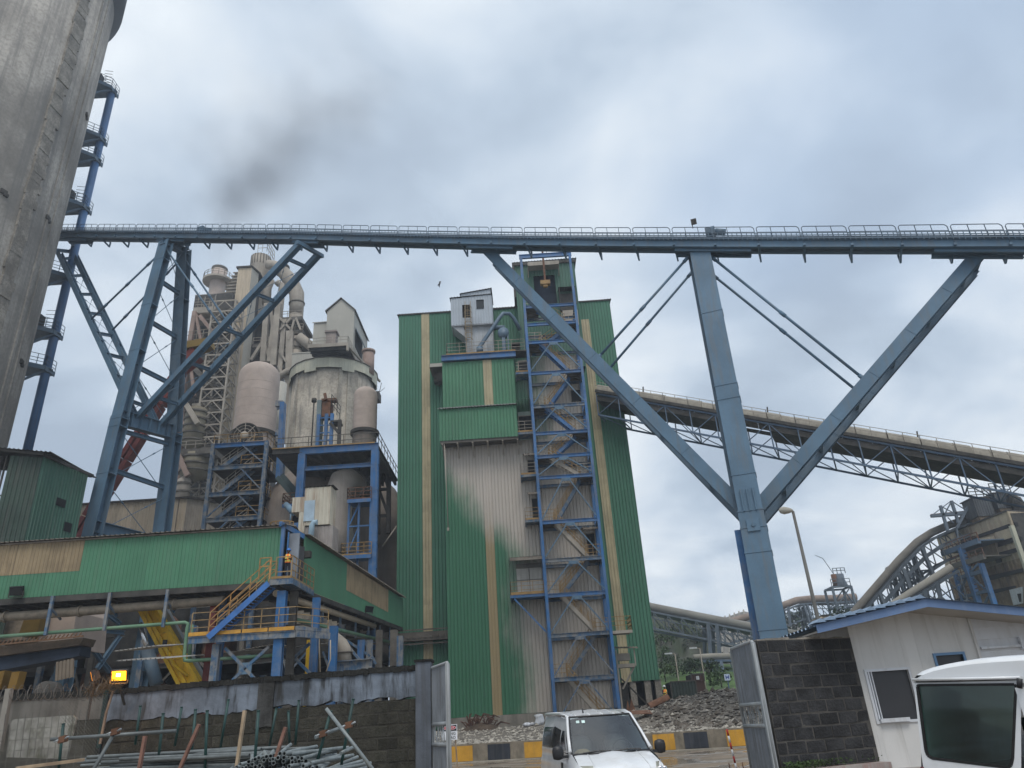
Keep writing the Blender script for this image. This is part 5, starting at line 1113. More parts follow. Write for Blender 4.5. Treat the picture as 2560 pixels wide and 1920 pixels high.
q = MB(); b_ = boxpx(761, 1252, 788, 1303, Yw); q.box(b_[0], b_[1]-.03, Yw-.1, Yw-.04, b_[2], b_[3]); q.build('hatch', mat('pale_blue_panel', (.34, .43, .50), .5, streak=.4, streakcol=(.25, .27, .28)), o1)
pbox(731, 1243, 762, 1280, Yw, 2.4, 'side_cabin', RSTR, wb); pbox(747, 1280, 762, 1332, Yw, 2.4, 'side_wall', RSTR, wb)
q = MB(); b_ = boxpx(731, 1280, 747, 1306, Yw+1.5); q.box(b_[0], b_[1], Yw+1.5, Yw+1.6, b_[2], b_[3]); q.build('doorway', DARK, wb)
pbox(753, 1316, 832, 1375, Yw+.1, 1.5, 'lower_cabin', mat('dull_mauve_sheet', (.28, .25, .23), .7, streak=.4, streakcol=(.2, .17, .14)), wb)
q = MB(); q.pipe(ppath([(793, 1306), (784, 1306), (780, 1315), (775, 1355)], Yw-.5), .22, 12); q.build('vent_pipe', mat('pale_blue_pipe', (.30, .42, .50), .5), wb)
q = MB(); p = PY(735, 1306, Yw-.3); 
for k in range(4):
    z = p.z-1.5+k*.5; ps = [V(p.x-.9+.9*math.cos(t)*1.0, Yw-.4-.6*math.sin(t), z) for t in [i*math.pi/8 for i in range(9)]]
    for a, b in zip(ps, ps[1:]): q.beam(a, b, .07)
for t in [i*math.pi/5 for i in range(6)]: q.beam((p.x-.9+.9*math.cos(t), Yw-.4-.6*math.sin(t), p.z-1.5), (p.x-.9+.9*math.cos(t), Yw-.4-.6*math.sin(t), p.z), .06)
q.build('ladder_cage', YEL, wb)
q = MB(); q.tube(PY(727, 1285, Yw), PY(725, 1305, Yw), .06, 6); q.tube(PY(716, 1262, Yw+5), PY(733, 1282, Yw+1), .25, 8); q.build('pipe', mat('slate_pipe', (.12, .2, .27), .5), wb)
# ================================================================== green galleries, corner platform with the worker, pipework beneath
YG = 43.0
g1 = thing('green_gallery', 'long green corrugated conveyor gallery with a brown translucent strip, running off the left edge', 'gallery', (-24, YG, 10))
gx1 = -.331*YG; gxl = -40.0; gt, gb = 13.25, 10.02; xbr = XY(266, 1356, YG); zbr = 11.42
n_ = 13
for i in range(n_):
    xa = gxl+(gx1-gxl)*i/n_; xb = gxl+(gx1-gxl)*(i+1)/n_
    for (a, b) in ((xa, xb),):
        if b <= xbr+.3:
            q = MB(); q.corr((a, YG-.01*(i % 2)), (b, YG-.01*(i % 2)), gb, zbr, .22, .03); q.build('cladding_sheet', GREENG, g1)
            q = MB(); q.corr((a, YG-.02-.01*(i % 2)), (b, YG-.02-.01*(i % 2)), zbr-.05, gt, .22, .03); q.build('brown_sheet', TANB, g1)
        else:
            q = MB(); q.corr((a, YG-.01*(i % 2)), (b, YG-.01*(i % 2)), gb, gt, .22, .03); q.build('cladding_sheet', GREENG, g1)
q = MB(); q.slab((gxl, YG-.35, gt+.02), (gx1-gxl+.3, 0, 0), (0, 1.9, .35), .3, .06); q.slab((gxl, YG+1.55, gt+.37), (gx1-gxl+.3, 0, 0), (0, 1.9, -.35), .3, .06); q.beam((gxl, YG-.1, gt-.04), (gx1+.2, YG-.1, gt-.04), .1, .08); q.build('roof', ROOFT, g1)
q = MB(); q.box(gxl, gx1, YG+.05, YG+3, gb-.1, gb)
for i in range(26): x = gxl+(gx1-gxl)*i/26; q.beam((x, YG, gb-.2), (x, YG+3, gb-.2), .12, .25)
q.beam((gxl, YG+.05, gb-.18), (gx1, YG+.05, gb-.18), .15, .32); q.beam((gxl, YG+2.95, gb-.3), (gx1, YG+2.95, gb-.3), .15, .5); q.box(gxl, gx1, YG+2.9, YG+3, gb, gt); q.build('underframe', DARKM, g1)
def flood(x, y, z, yaw, label, lit=None, name='floodlight', s=1.0):
    t = thing(name, label, 'floodlight', (x, y, z)); c, sn = math.cos(yaw), math.sin(yaw); F_ = V(sn, -c, -.35).normalized(); R_ = V(c, sn, 0); U_ = R_.cross(F_)
    if U_.z < 0: U_ = -U_
    P = V(x, y, z); q = MB(); q.obox(P, R_*.24*s, F_*.07*s, U_*.17*s)
    for i in range(5): q.obox(P-F_*.1*s+R_*(.08*(i-2))*s, R_*.01*s, F_*.04*s, U_*.12*s)
    q.build('housing', BLACKP, t)
    q = MB(); q.obox(P+F_*.075*s, R_*.21*s, F_*.008*s, U_*.14*s); q.build('lens', lit or GLASS, t)
    q = MB(); q.beam(P-R_*.26*s, P-R_*.26*s-Z3*.24*s, .03*s); q.beam(P+R_*.26*s, P+R_*.26*s-Z3*.24*s, .03*s); q.beam(P-R_*.26*s-Z3*.24*s, P+R_*.26*s-Z3*.24*s, .03*s); q.build('bracket', DARKM, t)
    return t
p = PY(42, 1477, YG-.3); flood(p.x, p.y, p.z, .1, 'small black floodlight on the lower edge of the long green gallery', s=1.5)
# second gallery running back to the mill building
G2A, G2B = V(-.301*45.3, 45.3, 0), V(-.164*71.5, 71.5, 0); d2 = (G2B-G2A).normalized(); L2 = (G2B-G2A).length; o2 = V(-d2.y, d2.x, 0)*-1
if o2.y > 0: pass
o2 = V(d2.y, -d2.x, 0)   # outward: towards +x, the side seen
g2_ = thing('green_gallery', 'green corrugated conveyor gallery receding from the corner platform to the tall green building', 'gallery', (G2A.x, G2A.y, 10))
def g2z(t): return 10.0+(10.6-10.0)*t
tb0 = None
pb0, pb1 = PP(867, 1409, G2A, d2), PP(970, 1476, G2A, d2); t0 = (pb0-G2A).dot(d2)/L2; t1 = (pb1-G2A).dot(d2)/L2
cuts = sorted(set([0, .1, .2, t0, t0+(t1-t0)/3, t0+2*(t1-t0)/3, t1, 1.0]))
for i, (a, b) in enumerate(zip(cuts, cuts[1:])):
    A = G2A+d2*(L2*a); B = G2A+d2*(L2*b)
    if a >= t0-1e-6 and b <= t1+1e-6:
        q = MB(); q.corr(A.xy, B.xy, g2z(a), 11.3, .22, .03, out=o2, z0b=g2z(b)); q.build('cladding_sheet', GREENG, g2_)
        q = MB(); q.corr((A+o2*.02).xy, (B+o2*.02).xy, 11.25, 13.15, .22, .03, out=o2); q.build('brown_sheet', TANB, g2_)
    else:
        q = MB(); q.corr(A.xy, B.xy, g2z(a), 13.2, .22, .03, out=o2, z0b=g2z(b)); q.build('cladding_sheet', GREENG, g2_)
q = MB(); q.slab(G2A+o2*.35+V(0, 0, 13.25), d2*L2, -o2*1.9+Z3*.35, .3, .06); q.slab(G2A-o2*1.55+V(0, 0, 13.6), d2*L2, -o2*1.9-Z3*.35, .3, .06); q.build('roof', ROOFT, g2_)
q = MB(); q.prism([G2A+Z3*9.9, G2A+d2*L2+Z3*10.5, G2A+d2*L2-o2*3+Z3*10.5, G2A-o2*3+Z3*9.9], V(0, 0, .08))
for i in range(22): c = G2A+d2*(L2*i/21)+Z3*(9.78+.6*i/21); q.beam(c, c-o2*3, .12, .22)
q.beam(G2A+Z3*9.8, G2A+d2*L2+Z3*10.4, .15, .3); q.build('underframe', DARKM, g2_)
q = MB(); q.prism([G2B+Z3*10.6, G2B-o2*3+Z3*10.6, G2B-o2*3+Z3*13.2, G2B+Z3*13.2], d2*.05); q.build('end_wall', GREENG, g2_)
p = PP(923, 1523, G2A+o2*.3, d2); flood(p.x, p.y, p.z, .9, 'small floodlight on the lower edge of the receding green gallery', s=1.4)
# ---- corner: door, platform, stairs
cp_ = thing('access_platform', 'yellow railed steel access platform and stairs at the corner of the two green galleries', 'platform', (-13.6, 42.5, 0))
PZ_ = 10.0
da, db, dc_ = PZ(675, 1447, PZ_), PZ(731, 1444, PZ_), PZ(783, 1475, PZ_)
YD0 = da.y
q = MB(); q.prism([(da.x, YD0, PZ_-.15), (db.x, YD0, PZ_-.15), (dc_.x, dc_.y, PZ_-.15), (da.x+.2, dc_.y, PZ_-.15)], V(0, 0, .12)); q.beam((da.x, YD0, PZ_-.2), (db.x, YD0, PZ_-.2), .12, .32); q.beam((db.x, YD0, PZ_-.2), (dc_.x, dc_.y, PZ_-.2), .12, .32); q.beam((da.x, YD0, PZ_-.2), (da.x, YG, PZ_-.2), .12, .32); q.build('deck', BLUED, cp_)
q = MB(); q.box(da.x+.1, db.x, YD0-.09, YD0-.06, PZ_-.03, PZ_+.1); q.build('toe_board', YEL, cp_)
OLDY = mat('old_yellow_rail', (.30, .20, .09), .7, 0, .3, 2, streak=.4, streakcol=(.16, .12, .08))
q = MB(); q.rail([(db.x-.05, YD0, PZ_), (dc_.x, dc_.y, PZ_)], 1.25, .022, rails=(1, .68, .36), step=.75, toe=.12); q.rail([(da.x+.3, YD0, PZ_), (db.x-.05, YD0, PZ_)], 1.2, .026, rails=(1, .3), step=2.5); q.build('railing', OLDY, cp_)
q = MB(); yd = YG+.4; q.box(-13.95, -13.35, yd, yd+.15, PZ_, 12.9); q.build('door_post', mat('grey_panel', (.22, .24, .27), .6), cp_)
q = MB(); q.box(gx1, G2A.x-.02, YG+1.6, YG+1.7, PZ_, 13.2); q.build('dark_doorway', DARK, cp_)
q = MB(); q.obox(V(-13.75, 44.2, 11.2), V(.35, .5, 0), V(.03, -.02, 0), Z3*1.15); q.build('door_leaf', mat('dark_bronze_door', (.05, .05, .052), .5), cp_)
q = MB(); q.beam((gx1-.1, YG-.3, 13.35), (G2A.x+.1, YG+1.8, 13.0), .2, .3); q.beam((gx1+.05, YG-.1, PZ_), (gx1+.05, YG-.1, 13.2), .2); q.beam((gx1+.35, YG, PZ_), (gx1+.35, YG, 12.9), .08); q.build('door_lintel', BLUE, cp_)
q = MB(); p = PY(762, 1386, 45); q.box(p.x-.1, p.x+.35, 44.9, 45.3, p.z-.2, p.z+.2); q.build('junction_box', DARKM, cp_)
# stairs down to the lower walkway
s0, s1 = PY(672, 1458, YD0), PY(520, 1594, YD0); ZL = s1.z+.15
q = MB()
for y in (YD0-.02, YD0+1.0): q.beam(V(s0.x, y, s0.z), V(s1.x, y, s1.z), .07, .32)
q.build('stringer', mat('scuffed_blue_stringer', (.05, .16, .42), .45, 0, .2, 1, streak=.3, streakcol=(.1, .12, .15)), cp_)
for k in range(20):
    t = (k+.5)/20; q = MB(); p = lerp(s0, s1, t); q.box(p.x-.14, p.x+.14, YD0+.04, YD0+.96, p.z+.02, p.z+.06); q.build('tread', PLANTD, cp_)
for y in (YD0-.02, YD0+1.0):
    q = MB(); q.rail([V(s0.x, y, s0.z+.1), V(s1.x, y, s1.z+.1)], 1.25, .022, rails=(1, .66, .38), step=1.2); q.rail([V(s0.x+.05, y, PZ_), V(s0.x-.6, y, PZ_)], 1.2, .028, rails=(1, .6), step=.6); q.build('railing', mat('orange_yellow_rail', (.36, .19, .06), .6, 0, .3, 2) if y < YD0 else OLDY, cp_)
# lower walkway
wx0, wx1 = XY(470, 1606, YD0+.3), XY(738, 1590, YD0+.3); ZW = ZL
for i in range(4):
    xa = wx0+(wx1-wx0)*i/4; xb = wx0+(wx1-wx0)*(i+1)/4
    q = MB(); q.box(xa+.01, xb-.01, YD0+.3, YD0+2, ZW-.06, ZW); q.ibeam((xa+.01, YD0+.28, ZW-.22), (xb-.01, YD0+.28, ZW-.22), .15, .36, .03); q.build('walkway_deck', BLUED, cp_)
    q = MB(); q.box(xa+.02, xb-.05, YD0+.18, YD0+.21, ZW, ZW+.2); q.build('toe_board', mat('bright_yellow_toe', (.50, .26, .04), .55, 0, .25, 1.2, streak=.3, streakcol=(.2, .14, .08)), cp_) if i != 1 or True else None
q = MB(); q.rail([(wx0+.1, YD0+.25, ZW), (wx1, YD0+.25, ZW), (wx1+1.3, YD0+2.2, ZW)], 1.25, .02, rails=(1, .68, .36), step=.95); q.build('railing', OLDY, cp_)
q = MB(); q.prism([(wx1, YD0+.3, ZW-.05), (wx1+1.4, YD0+2.3, ZW-.05), (wx1-1, YD0+2.3, ZW-.05)], V(0, 0, .05)); q.beam((wx1, YD0+.28, ZW-.2), (wx1+1.4, YD0+2.3, ZW-.2), .12, .34); q.beam((wx1, YD0+.22, ZW+.1), (wx1+1.35, YD0+2.2, ZW+.1), .03, .2); q.build('walkway_deck', BLUED, cp_)
for (xa, ya, xb, yb, Y, w, m) in ((705, 1478, 693, 1690, YD0+.6, .5, BLUE), (737, 1478, 722, 1690, YD0+2.2, .42, PLANTD), (785, 1495, 789, 1690, YD0+3.5, .42, BLUE), (546, 1610, 530, 1700, YD0+.7, .4, BLUED), (563, 1490, 553, 1590, YD0+4, .38, BLUE), (836, 1565, 829, 1680, 50, .5, BLUE), (905, 1600, 899, 1680, 56, .45, BLUE), (926, 1600, 921, 1680, 60, .45, BLUED), (950, 1575, 945, 1680, 62, .5, PLANTD), (985, 1575, 985, 1680, 64, .6, PLANTD), (1000, 1590, 1000, 1680, 63, .5, BLUED)):
    a, b = PY(xa, ya, Y), PY((xa+xb)/2 if False else xb, yb, Y); xm = (a.x+b.x)/2
    q = MB(); q.ibeam((xm, Y, 0.5), (xm, Y, a.z), w, w*.8, .05, up=V(0, 1, 0)); q.build('column', m, cp_)
for a, b, Y in (((563, 1620), (613, 1671), YD0+.65), ((673, 1617), (613, 1671), YD0+.65), ((613, 1671), (570, 1712), YD0+.65), ((613, 1671), (650, 1712), YD0+.65), ((735, 1645), (775, 1608), YD0+2.4), ((737, 1645), (775, 1684), YD0+2.4), ((849, 1589), (899, 1650), 52), ((865, 1600), (925, 1640), 56), ((910, 1600), (940, 1660), 60)):
    q = MB(); q.beam(PY(*a, Y), PY(*b, Y), .16); q.build('brace', STEEL if Y < 42 else BLUED, cp_)
q = MB(); c = PY(613, 1671, YD0+.6); q.obox(c, V(.35, 0, 0), V(0, .02, 0), Z3*.3); q.build('gusset_plate', STEEL, cp_)
q = MB(); a = PY(527, 1600, 44); q.beam(V(a.x, 44, .5), V(a.x, 44, ZY(540, 1500, 44)), .36); rp_ = q.build('red_post', RED, cp_, label='red painted post')
q = MB(); a = PY(775, 1600, 46); q.beam(V(a.x, 46, .5), a, .3); q.build('yellow_post', YELB, cp_, label='yellow painted post')
# ---- pipes slung under the galleries
hb = thing('slung_pipe', 'thick dusty brown pipe slung under the long green gallery', 'pipe', PY(250, 1520, YG+.6))
pa_, pb_ = PY(-60, 1548, YG+.6), PY(560, 1501, YG+.6)
q = MB(); q.tube(pa_, pb_, .26, 14); q.build('pipe_run', PIPEB, hb)
for t in (.12, .42, .55, .8): q = MB(); c = lerp(pa_, pb_, t); q.tube(c-V(.05, 0, 0), c+V(.05, 0, 0), .33, 14); q.build('coupling', PIPEB, hb)
gp = thing('green_pipe', 'slim green pipe with a square drop loop hung below the brown pipe', 'pipe', PY(250, 1572, YG-.1))
q = MB(); q.pipe(ppath([(-60, 1596), (462, 1556), (470, 1559), (468, 1570), (461, 1640), (462, 1651), (472, 1652), (690, 1638)], YG-.1), .1, 10); q.build('pipe_run', PIPEG, gp)
q = MB(); q.pipe(ppath([(480, 1562), (473, 1648)], YG+.3), .1, 10); q.build('pipe_run', PIPEG, gp)
for (x0_, y0_, x1_, y1_) in ((133, 1490, 117, 1588), (276, 1482, 261, 1577), (420, 1474, 408, 1568)):
    a, b = PY(x0_, y0_, YG-.25), PY(x1_, y1_, YG-.25); q = MB(); q.beam(a, V(a.x, a.y, b.z), .16); q.beam(V(a.x, a.y, pa_.z+.2), V(a.x, YG+.9, pa_.z-.28), .1); q.build('hanger', BLUED, gp)
p2 = thing('slung_pipe', 'pale beige pipe slung under the receding green gallery', 'pipe', (-13, 50, 8))
def G2P(x, y): return PP(x, y, G2A-o2*.5, d2)
q = MB(); q.tube(G2P(690, 1483), G2P(936, 1565), .2, 12); q.build('pipe_run', BEIGE, p2)
q = MB(); q.tube(G2P(735, 1548), G2P(982, 1607), .13, 10); q.tube(G2P(982, 1607), G2P(984, 1660), .12, 10); q.build('green_pipe_run', PIPEG, p2)
q = MB(); q.tube(G2P(755, 1560), G2P(975, 1612), .06, 8); q.build('conduit', PLANTD, p2)
for (x, y0_, y1_) in ((808, 1505, 1560), (852, 1512, 1572), (890, 1527, 1596), (922, 1540, 1588), (937, 1545, 1592), (950, 1550, 1598), (975, 1562, 1665)):
    a, b = G2P(x, y0_), G2P(x, y1_); q = MB(); q.beam(a, V(a.x, a.y, b.z), .13); q.build('hanger', BLUED, p2)
for i in range(5):
    q = MB(); a = G2P(770+i*45, 1560+i*12); b = a-o2*2.2; q.beam(a, b, .08, .12); q.build('cross_support', PLANTD, p2)
du = thing('elbow_pipe', 'grey elbow duct under the receding gallery', 'duct', PY(850, 1610, 52))
q = MB(); q.pipe(ppath([(800, 1560), (818, 1584), (852, 1612), (860, 1626), (860, 1662)], 52), .5, 14); q.build('pipe_run', PLANT, du)
q = MB(); q.tube(PY(860, 1630, 52), PY(860, 1634, 52), .62, 14); q.build('flange', PLANTD, du)
q = MB(); q.ibeam(PY(835, 1668, 51), PY(930, 1660, 51), .5, .7, .06); q.build('support_beam', BLUED, du)
q = MB(); q.tube(PY(794, 1500, 46), PY(800, 1680, 46), .05, 6); q.pipe([PY(826, 1600, 46), PY(826, 1648, 46), PY(815, 1680, 46)], .04, 6); q.build('conduit', BEIGE, du)
# ---- worker
def skin_body(name, joints, edges, radii, m, parent, sub=1):
    me = bpy.data.meshes.new(name); off = parent_loc(parent)
    me.from_pydata([Vector(j)-off for j in joints], edges, []); me.materials.append(m)
    o = bpy.data.objects.new(name, me); COL.objects.link(o); o.parent = parent
    sk = o.modifiers.new('skin', 'SKIN'); sk.use_smooth_shade = True
    if not me.skin_vertices: me.skin_vertices.new() if hasattr(me.skin_vertices, 'new') else None
    for i, r in enumerate(radii): me.skin_vertices[0].data[i].radius = (r, r) if not isinstance(r, tuple) else r
    me.skin_vertices[0].data[0].use_root = True
    ss = o.modifiers.new('sub', 'SUBSURF'); ss.levels = sub; ss.render_levels = sub
    return o
def tubebody(chain_list, n=10):
    q = MB()
    for pts, rs in chain_list: q.pipe(pts, 1, n, r2s=rs)
    return q
def worker(name, label, P, yaw=0.0, s=1.0, hat=HATB):
    t = thing(name, label, 'person', P); t.rotation_euler = (0, 0, 0)
    c, sn = math.cos(yaw), math.sin(yaw)
    def T(x, y, z): return V(P.x+(x*c-y*sn)*s, P.y+(x*sn+y*c)*s, P.z+z*s)
    # one continuous clothed body grown with the skin modifier
    J = [T(0, 0, .93), T(0, .01, 1.12), T(0, .0, 1.36), T(0, 0, 1.47), T(0, -.02, 1.56),
         T(-.09, 0, .86), T(-.11, -.01, .48), T(-.12, .03, .09), T(-.13, -.12, .04),
         T(.09, 0, .86), T(.11, -.02, .48), T(.12, .02, .09), T(.14, -.13, .04),
         T(-.19, .0, 1.38), T(-.26, -.04, 1.12), T(-.06, -.20, 1.14), T(.19, .0, 1.38), T(.26, -.04, 1.12), T(.08, -.21, 1.20)]
    E_ = [(0, 1), (1, 2), (2, 3), (3, 4), (0, 5), (5, 6), (6, 7), (7, 8), (0, 9), (9, 10), (10, 11), (11, 12), (2, 13), (13, 14), (14, 15), (2, 16), (16, 17), (17, 18)]
    Rr = [.13, .13, .13, .06, .055, .09, .065, .045, .04, .09, .065, .045, .04, .065, .05, .035, .065, .05, .035]
    try:
        b = skin_body('body', J, E_, [r*s for r in Rr], NAVY, t)
    except Exception as e:
        q = tubebody([([J[0], J[1], J[2], J[3], J[4]], Rr[:5])]); b = q.build('body', NAVY, t)
    q = MB(); q.lathe(T(0, 0, 0), [(.165*s, .95*s), (.175*s, 1.1*s), (.185*s, 1.3*s), (.16*s, 1.42*s), (.07*s, 1.47*s)], 18); o = q.build('vest', HIVIS, t)
    for z0_, z1_ in ((1.02, 1.07), (1.18, 1.23)):
        q = MB(); q.lathe(T(0, 0, 0), [(.182*s, z0_*s), (.19*s, z1_*s)], 18); q.build('reflective_band', HIVY, t)
    for sx_ in (-1, 1):
        q = MB(); q.beam(T(.09*sx_, -.175, 1.0), T(.09*sx_, -.15, 1.44), .045*s, .02*s); q.build('reflective_band', HIVY, t)
    q = MB(); q.lathe(T(0, -.02, 0), [(.01, 1.76*s), (.06*s, 1.75*s), (.088*s, 1.70*s), (.09*s, 1.64*s), (.078*s, 1.58*s), (.05*s, 1.54*s), (.045*s, 1.48*s)], 14); q.obox(T(0, -.115, 1.64), V(.014*s*c, .014*s*sn, 0), V(-.02*s*sn*-1, -.02*s*c, 0), Z3*.022*s); h_ = q.build('head', SKIN, t)
    q = MB(); q.lathe(T(0, 0, 0), [(.01, 1.82*s), (.07*s, 1.80*s), (.11*s, 1.74*s), (.118*s, 1.69*s), (.15*s, 1.685*s), (.15*s, 1.675*s)], 18); q.build('hard_hat', hat, t)
    for sx_, hz, hx in ((-1, 1.14, -.06), (1, 1.20, .08)):
        q = MB(); q.lathe(T(hx, -.21, hz-.03), [(.005, -.03*s), (.035*s, -.01*s), (.035*s, .03*s), (.01, .05*s)], 8)
        for k in range(5): a = T(hx-.03+.015*k, -.22, hz); b2_ = T(hx-.03*1+.02*k-.04*sx_*-1, -.24, hz-.02-.004*k); q.tube(a, b2_, .008*s, 5)
        q.build('hand', SKIN, t)
    return t
wp = PZ(706, 1443, PZ_)
worker('person', 'worker in orange vest and blue hard hat standing on the yellow railed corner platform', V(wp.x, YD0+.55, PZ_), .15)
# ---- yellow inclined machine with grey side
ym = thing('yellow_conveyor', 'bright yellow inclined machine frame with a grey slab behind, above the block wall', 'conveyor', PY(400, 1600, 47))
YM = 47
def lean(pts, dep, m, name, root, Y): q = MB(); q.prism([PY(x, y, Y) for x, y in pts], V(0, dep, 0)); return q.build(name, m, root)
lean([(332, 1492), (368, 1492), (493, 1702), (450, 1712)], 1.0, YELB, 'main_frame', ym, YM)
for a, b in (((345, 1495), (463, 1708)), ((368, 1492), (495, 1706)), ((333, 1494), (448, 1712))): q = MB(); q.beam(PY(*a, YM-.05), PY(*b, YM-.05), .16, .22); q.build('flange', YELB, ym)
for t in (.15, .3, .45, .6, .75): q = MB(); a = lerp(PY(338, 1495, YM-.08), PY(455, 1708, YM-.08), t); q.beam(a, a+V(.75, 0, .2), .08); q.build('cross_rib', YELB, ym)
q = MB(); q.pipe(ppath([(425, 1640), (432, 1660), (470, 1690)], YM-.3), .09, 8); q.build('grab_handle', YELB, ym)
lean([(375, 1490), (398, 1490), (515, 1705), (495, 1712)], .5, mat('grey_slab', (.26, .28, .29), .8), 'side_slab', ym, YM+1.0)
q = MB(); q.tube(PY(351, 1558, 45), PY(370, 1628, 45), .14, 12); q.build('piston_rod', CHROME, ym)
q = MB(); q.tube(PY(368, 1622, 45), PY(392, 1712, 45), .36, 12); q.tube(PY(372, 1625, 45.3), PY(374, 1640, 45.3), .5, 10); q.build('cylinder_barrel', STEELD, ym)
q = MB(); q.obox(PY(412, 1607, YM-.2), V(.14, 0, 0), V(0, .01, 0), V(0, 0, .17)); q.build('label_plate', BLACKP, ym)
# ---- dark process hall filling the gap under the galleries
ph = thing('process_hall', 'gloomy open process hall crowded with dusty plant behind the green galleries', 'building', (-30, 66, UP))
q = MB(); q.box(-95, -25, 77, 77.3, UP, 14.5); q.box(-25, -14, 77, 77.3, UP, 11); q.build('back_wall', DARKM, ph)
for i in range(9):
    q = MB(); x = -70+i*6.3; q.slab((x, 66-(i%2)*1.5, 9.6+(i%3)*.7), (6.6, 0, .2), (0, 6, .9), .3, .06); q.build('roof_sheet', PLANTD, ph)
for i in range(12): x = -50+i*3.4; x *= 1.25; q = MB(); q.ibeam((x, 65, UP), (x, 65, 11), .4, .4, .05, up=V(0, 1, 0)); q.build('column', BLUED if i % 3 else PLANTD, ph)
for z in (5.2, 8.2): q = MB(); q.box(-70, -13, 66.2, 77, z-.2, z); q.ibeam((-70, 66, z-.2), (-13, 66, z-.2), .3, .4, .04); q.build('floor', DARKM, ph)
rr = random.Random(11)
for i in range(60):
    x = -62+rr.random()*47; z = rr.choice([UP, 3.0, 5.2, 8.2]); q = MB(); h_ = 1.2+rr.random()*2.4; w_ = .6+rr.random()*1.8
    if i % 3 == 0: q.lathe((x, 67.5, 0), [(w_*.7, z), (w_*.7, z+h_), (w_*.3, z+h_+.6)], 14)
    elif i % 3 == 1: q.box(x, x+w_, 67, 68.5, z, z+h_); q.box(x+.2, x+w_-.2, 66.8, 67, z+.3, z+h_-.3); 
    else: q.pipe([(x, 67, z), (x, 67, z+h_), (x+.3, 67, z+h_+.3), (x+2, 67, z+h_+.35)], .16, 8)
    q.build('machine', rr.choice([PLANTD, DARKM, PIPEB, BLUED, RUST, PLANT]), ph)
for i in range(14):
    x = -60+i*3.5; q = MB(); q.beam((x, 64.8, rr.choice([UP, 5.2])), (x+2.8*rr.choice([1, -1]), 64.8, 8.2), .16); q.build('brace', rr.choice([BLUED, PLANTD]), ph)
def roofsheet(x0_, y0_, x1_, y1_, Y, dep, root=ph, m=None):
    a, b = PY(x0_, y0_, Y), PY(x1_, y1_, Y); q = MB(); q.slab(a, b-a, V(0, dep, .35), .22, .05); return q.build('roof_sheet', m or ROOFT, root)
DRS = mat('dusty_pale_roof', (.36, .34, .31), .8, 0, .3, .8, streak=.5, streakcol=(.2, .17, .14))
for a in ((283, 1654, 415, 1646, 34, 3), (277, 1630, 392, 1615, 38, 3), (480, 1640, 645, 1624, 50, 5), (600, 1665, 690, 1655, 47, 3), (735, 1618, 830, 1607, 50, 4), (600, 1626, 680, 1612, 52, 5)): roofsheet(*a, m=DRS)
kh = thing('kiln_hood', 'pinkish dusty steel hood with a yellow patch under the long green gallery', 'duct', PY(130, 1550, 50))
lean([(108, 1512), (180, 1504), (190, 1530), (180, 1620), (95, 1612)], 4, PINKD, 'hood_shell', kh, 50); lean([(-40, 1500), (60, 1500), (55, 1600), (-40, 1606)], 4, PIPEB, 'rear_shell', kh, 52)
lean([(72, 1515), (112, 1505), (92, 1585), (45, 1590)], 3, mat('dirty_ochre', (.20, .13, .03), .8), 'yellow_panel', kh, 49)
lean([(205, 1512), (222, 1510), (210, 1600), (188, 1604)], 3, BEIGE, 'end_panel', kh, 64)
iv = thing('covered_belt', 'dark rusty inclined belt cover with a blackish blue girder beneath, at the left edge', 'conveyor', PY(100, 1620, 38))
lean([(-60, 1622), (208, 1594), (200, 1612), (-60, 1648)], 1.2, mat('rusty_dark_cover', (.075, .055, .038), .9, 0, .4, 1.2, fine=.5), 'hood', iv, 38)
lean([(-60, 1646), (202, 1610), (198, 1640), (-60, 1686)], 1.0, mat('black_blue_girder', (.018, .026, .042), .8, 0, .4, 1), 'girder', iv, 38.3)
q = MB()
for i in range(24): a = lerp(PY(-50, 1618, 37.8), PY(205, 1592, 37.8), i/24); q.beam(a, a+V(.15, 0, .22), .05)
q.beam(PY(-60, 1618, 37.8), PY(208, 1590, 37.8), .07); q.build('edge_trim', mat('rusty_orange_edge', (.16, .09, .05), .9), iv)
q = MB(); a = PY(140, 1655, 37); q.slab(a, PY(186, 1645, 37)-a, PY(185, 1692, 36)-PY(186, 1645, 37), .16, .04); q.build('skirt_sheet', mat('brown_ribbed', (.11, .085, .06), .85), iv)
for pts in (((30, 1680), (50, 1678), (38, 1722), (18, 1724)), ((-10, 1680), (12, 1676), (0, 1722), (-20, 1724))): lean(pts, .5, mat('dark_ochre', (.16, .09, .015), .8), 'leg', iv, 34)
q = MB(); q.lathe(PY(120, 1735, 33), [(0, -.3), (.5, -.3), (.5, .3), (0, .3)], 20, axis=(0, 1, 0)); q.box(-20, -10.5, 34, 35, .5, 2.6) if False else None; q.build('tail_drum', DARKM, iv)
# bracing of the trestle feet seen below the gallery
for a, b in (((300, 1590), (243, 1672)), ((268, 1535), (300, 1560)), ((196, 1590), (213, 1640)), ((215, 1600), (275, 1680)), ((235, 1575), (310, 1582)), ((232, 1500), (300, 1498)), ((250, 1540), (290, 1500))):
    q = MB(); q.ibeam(PP(*a, CL, nB), PP(*b, CL, nB), .3, .3, .04); q.build('foot_brace', STEEL, tl)
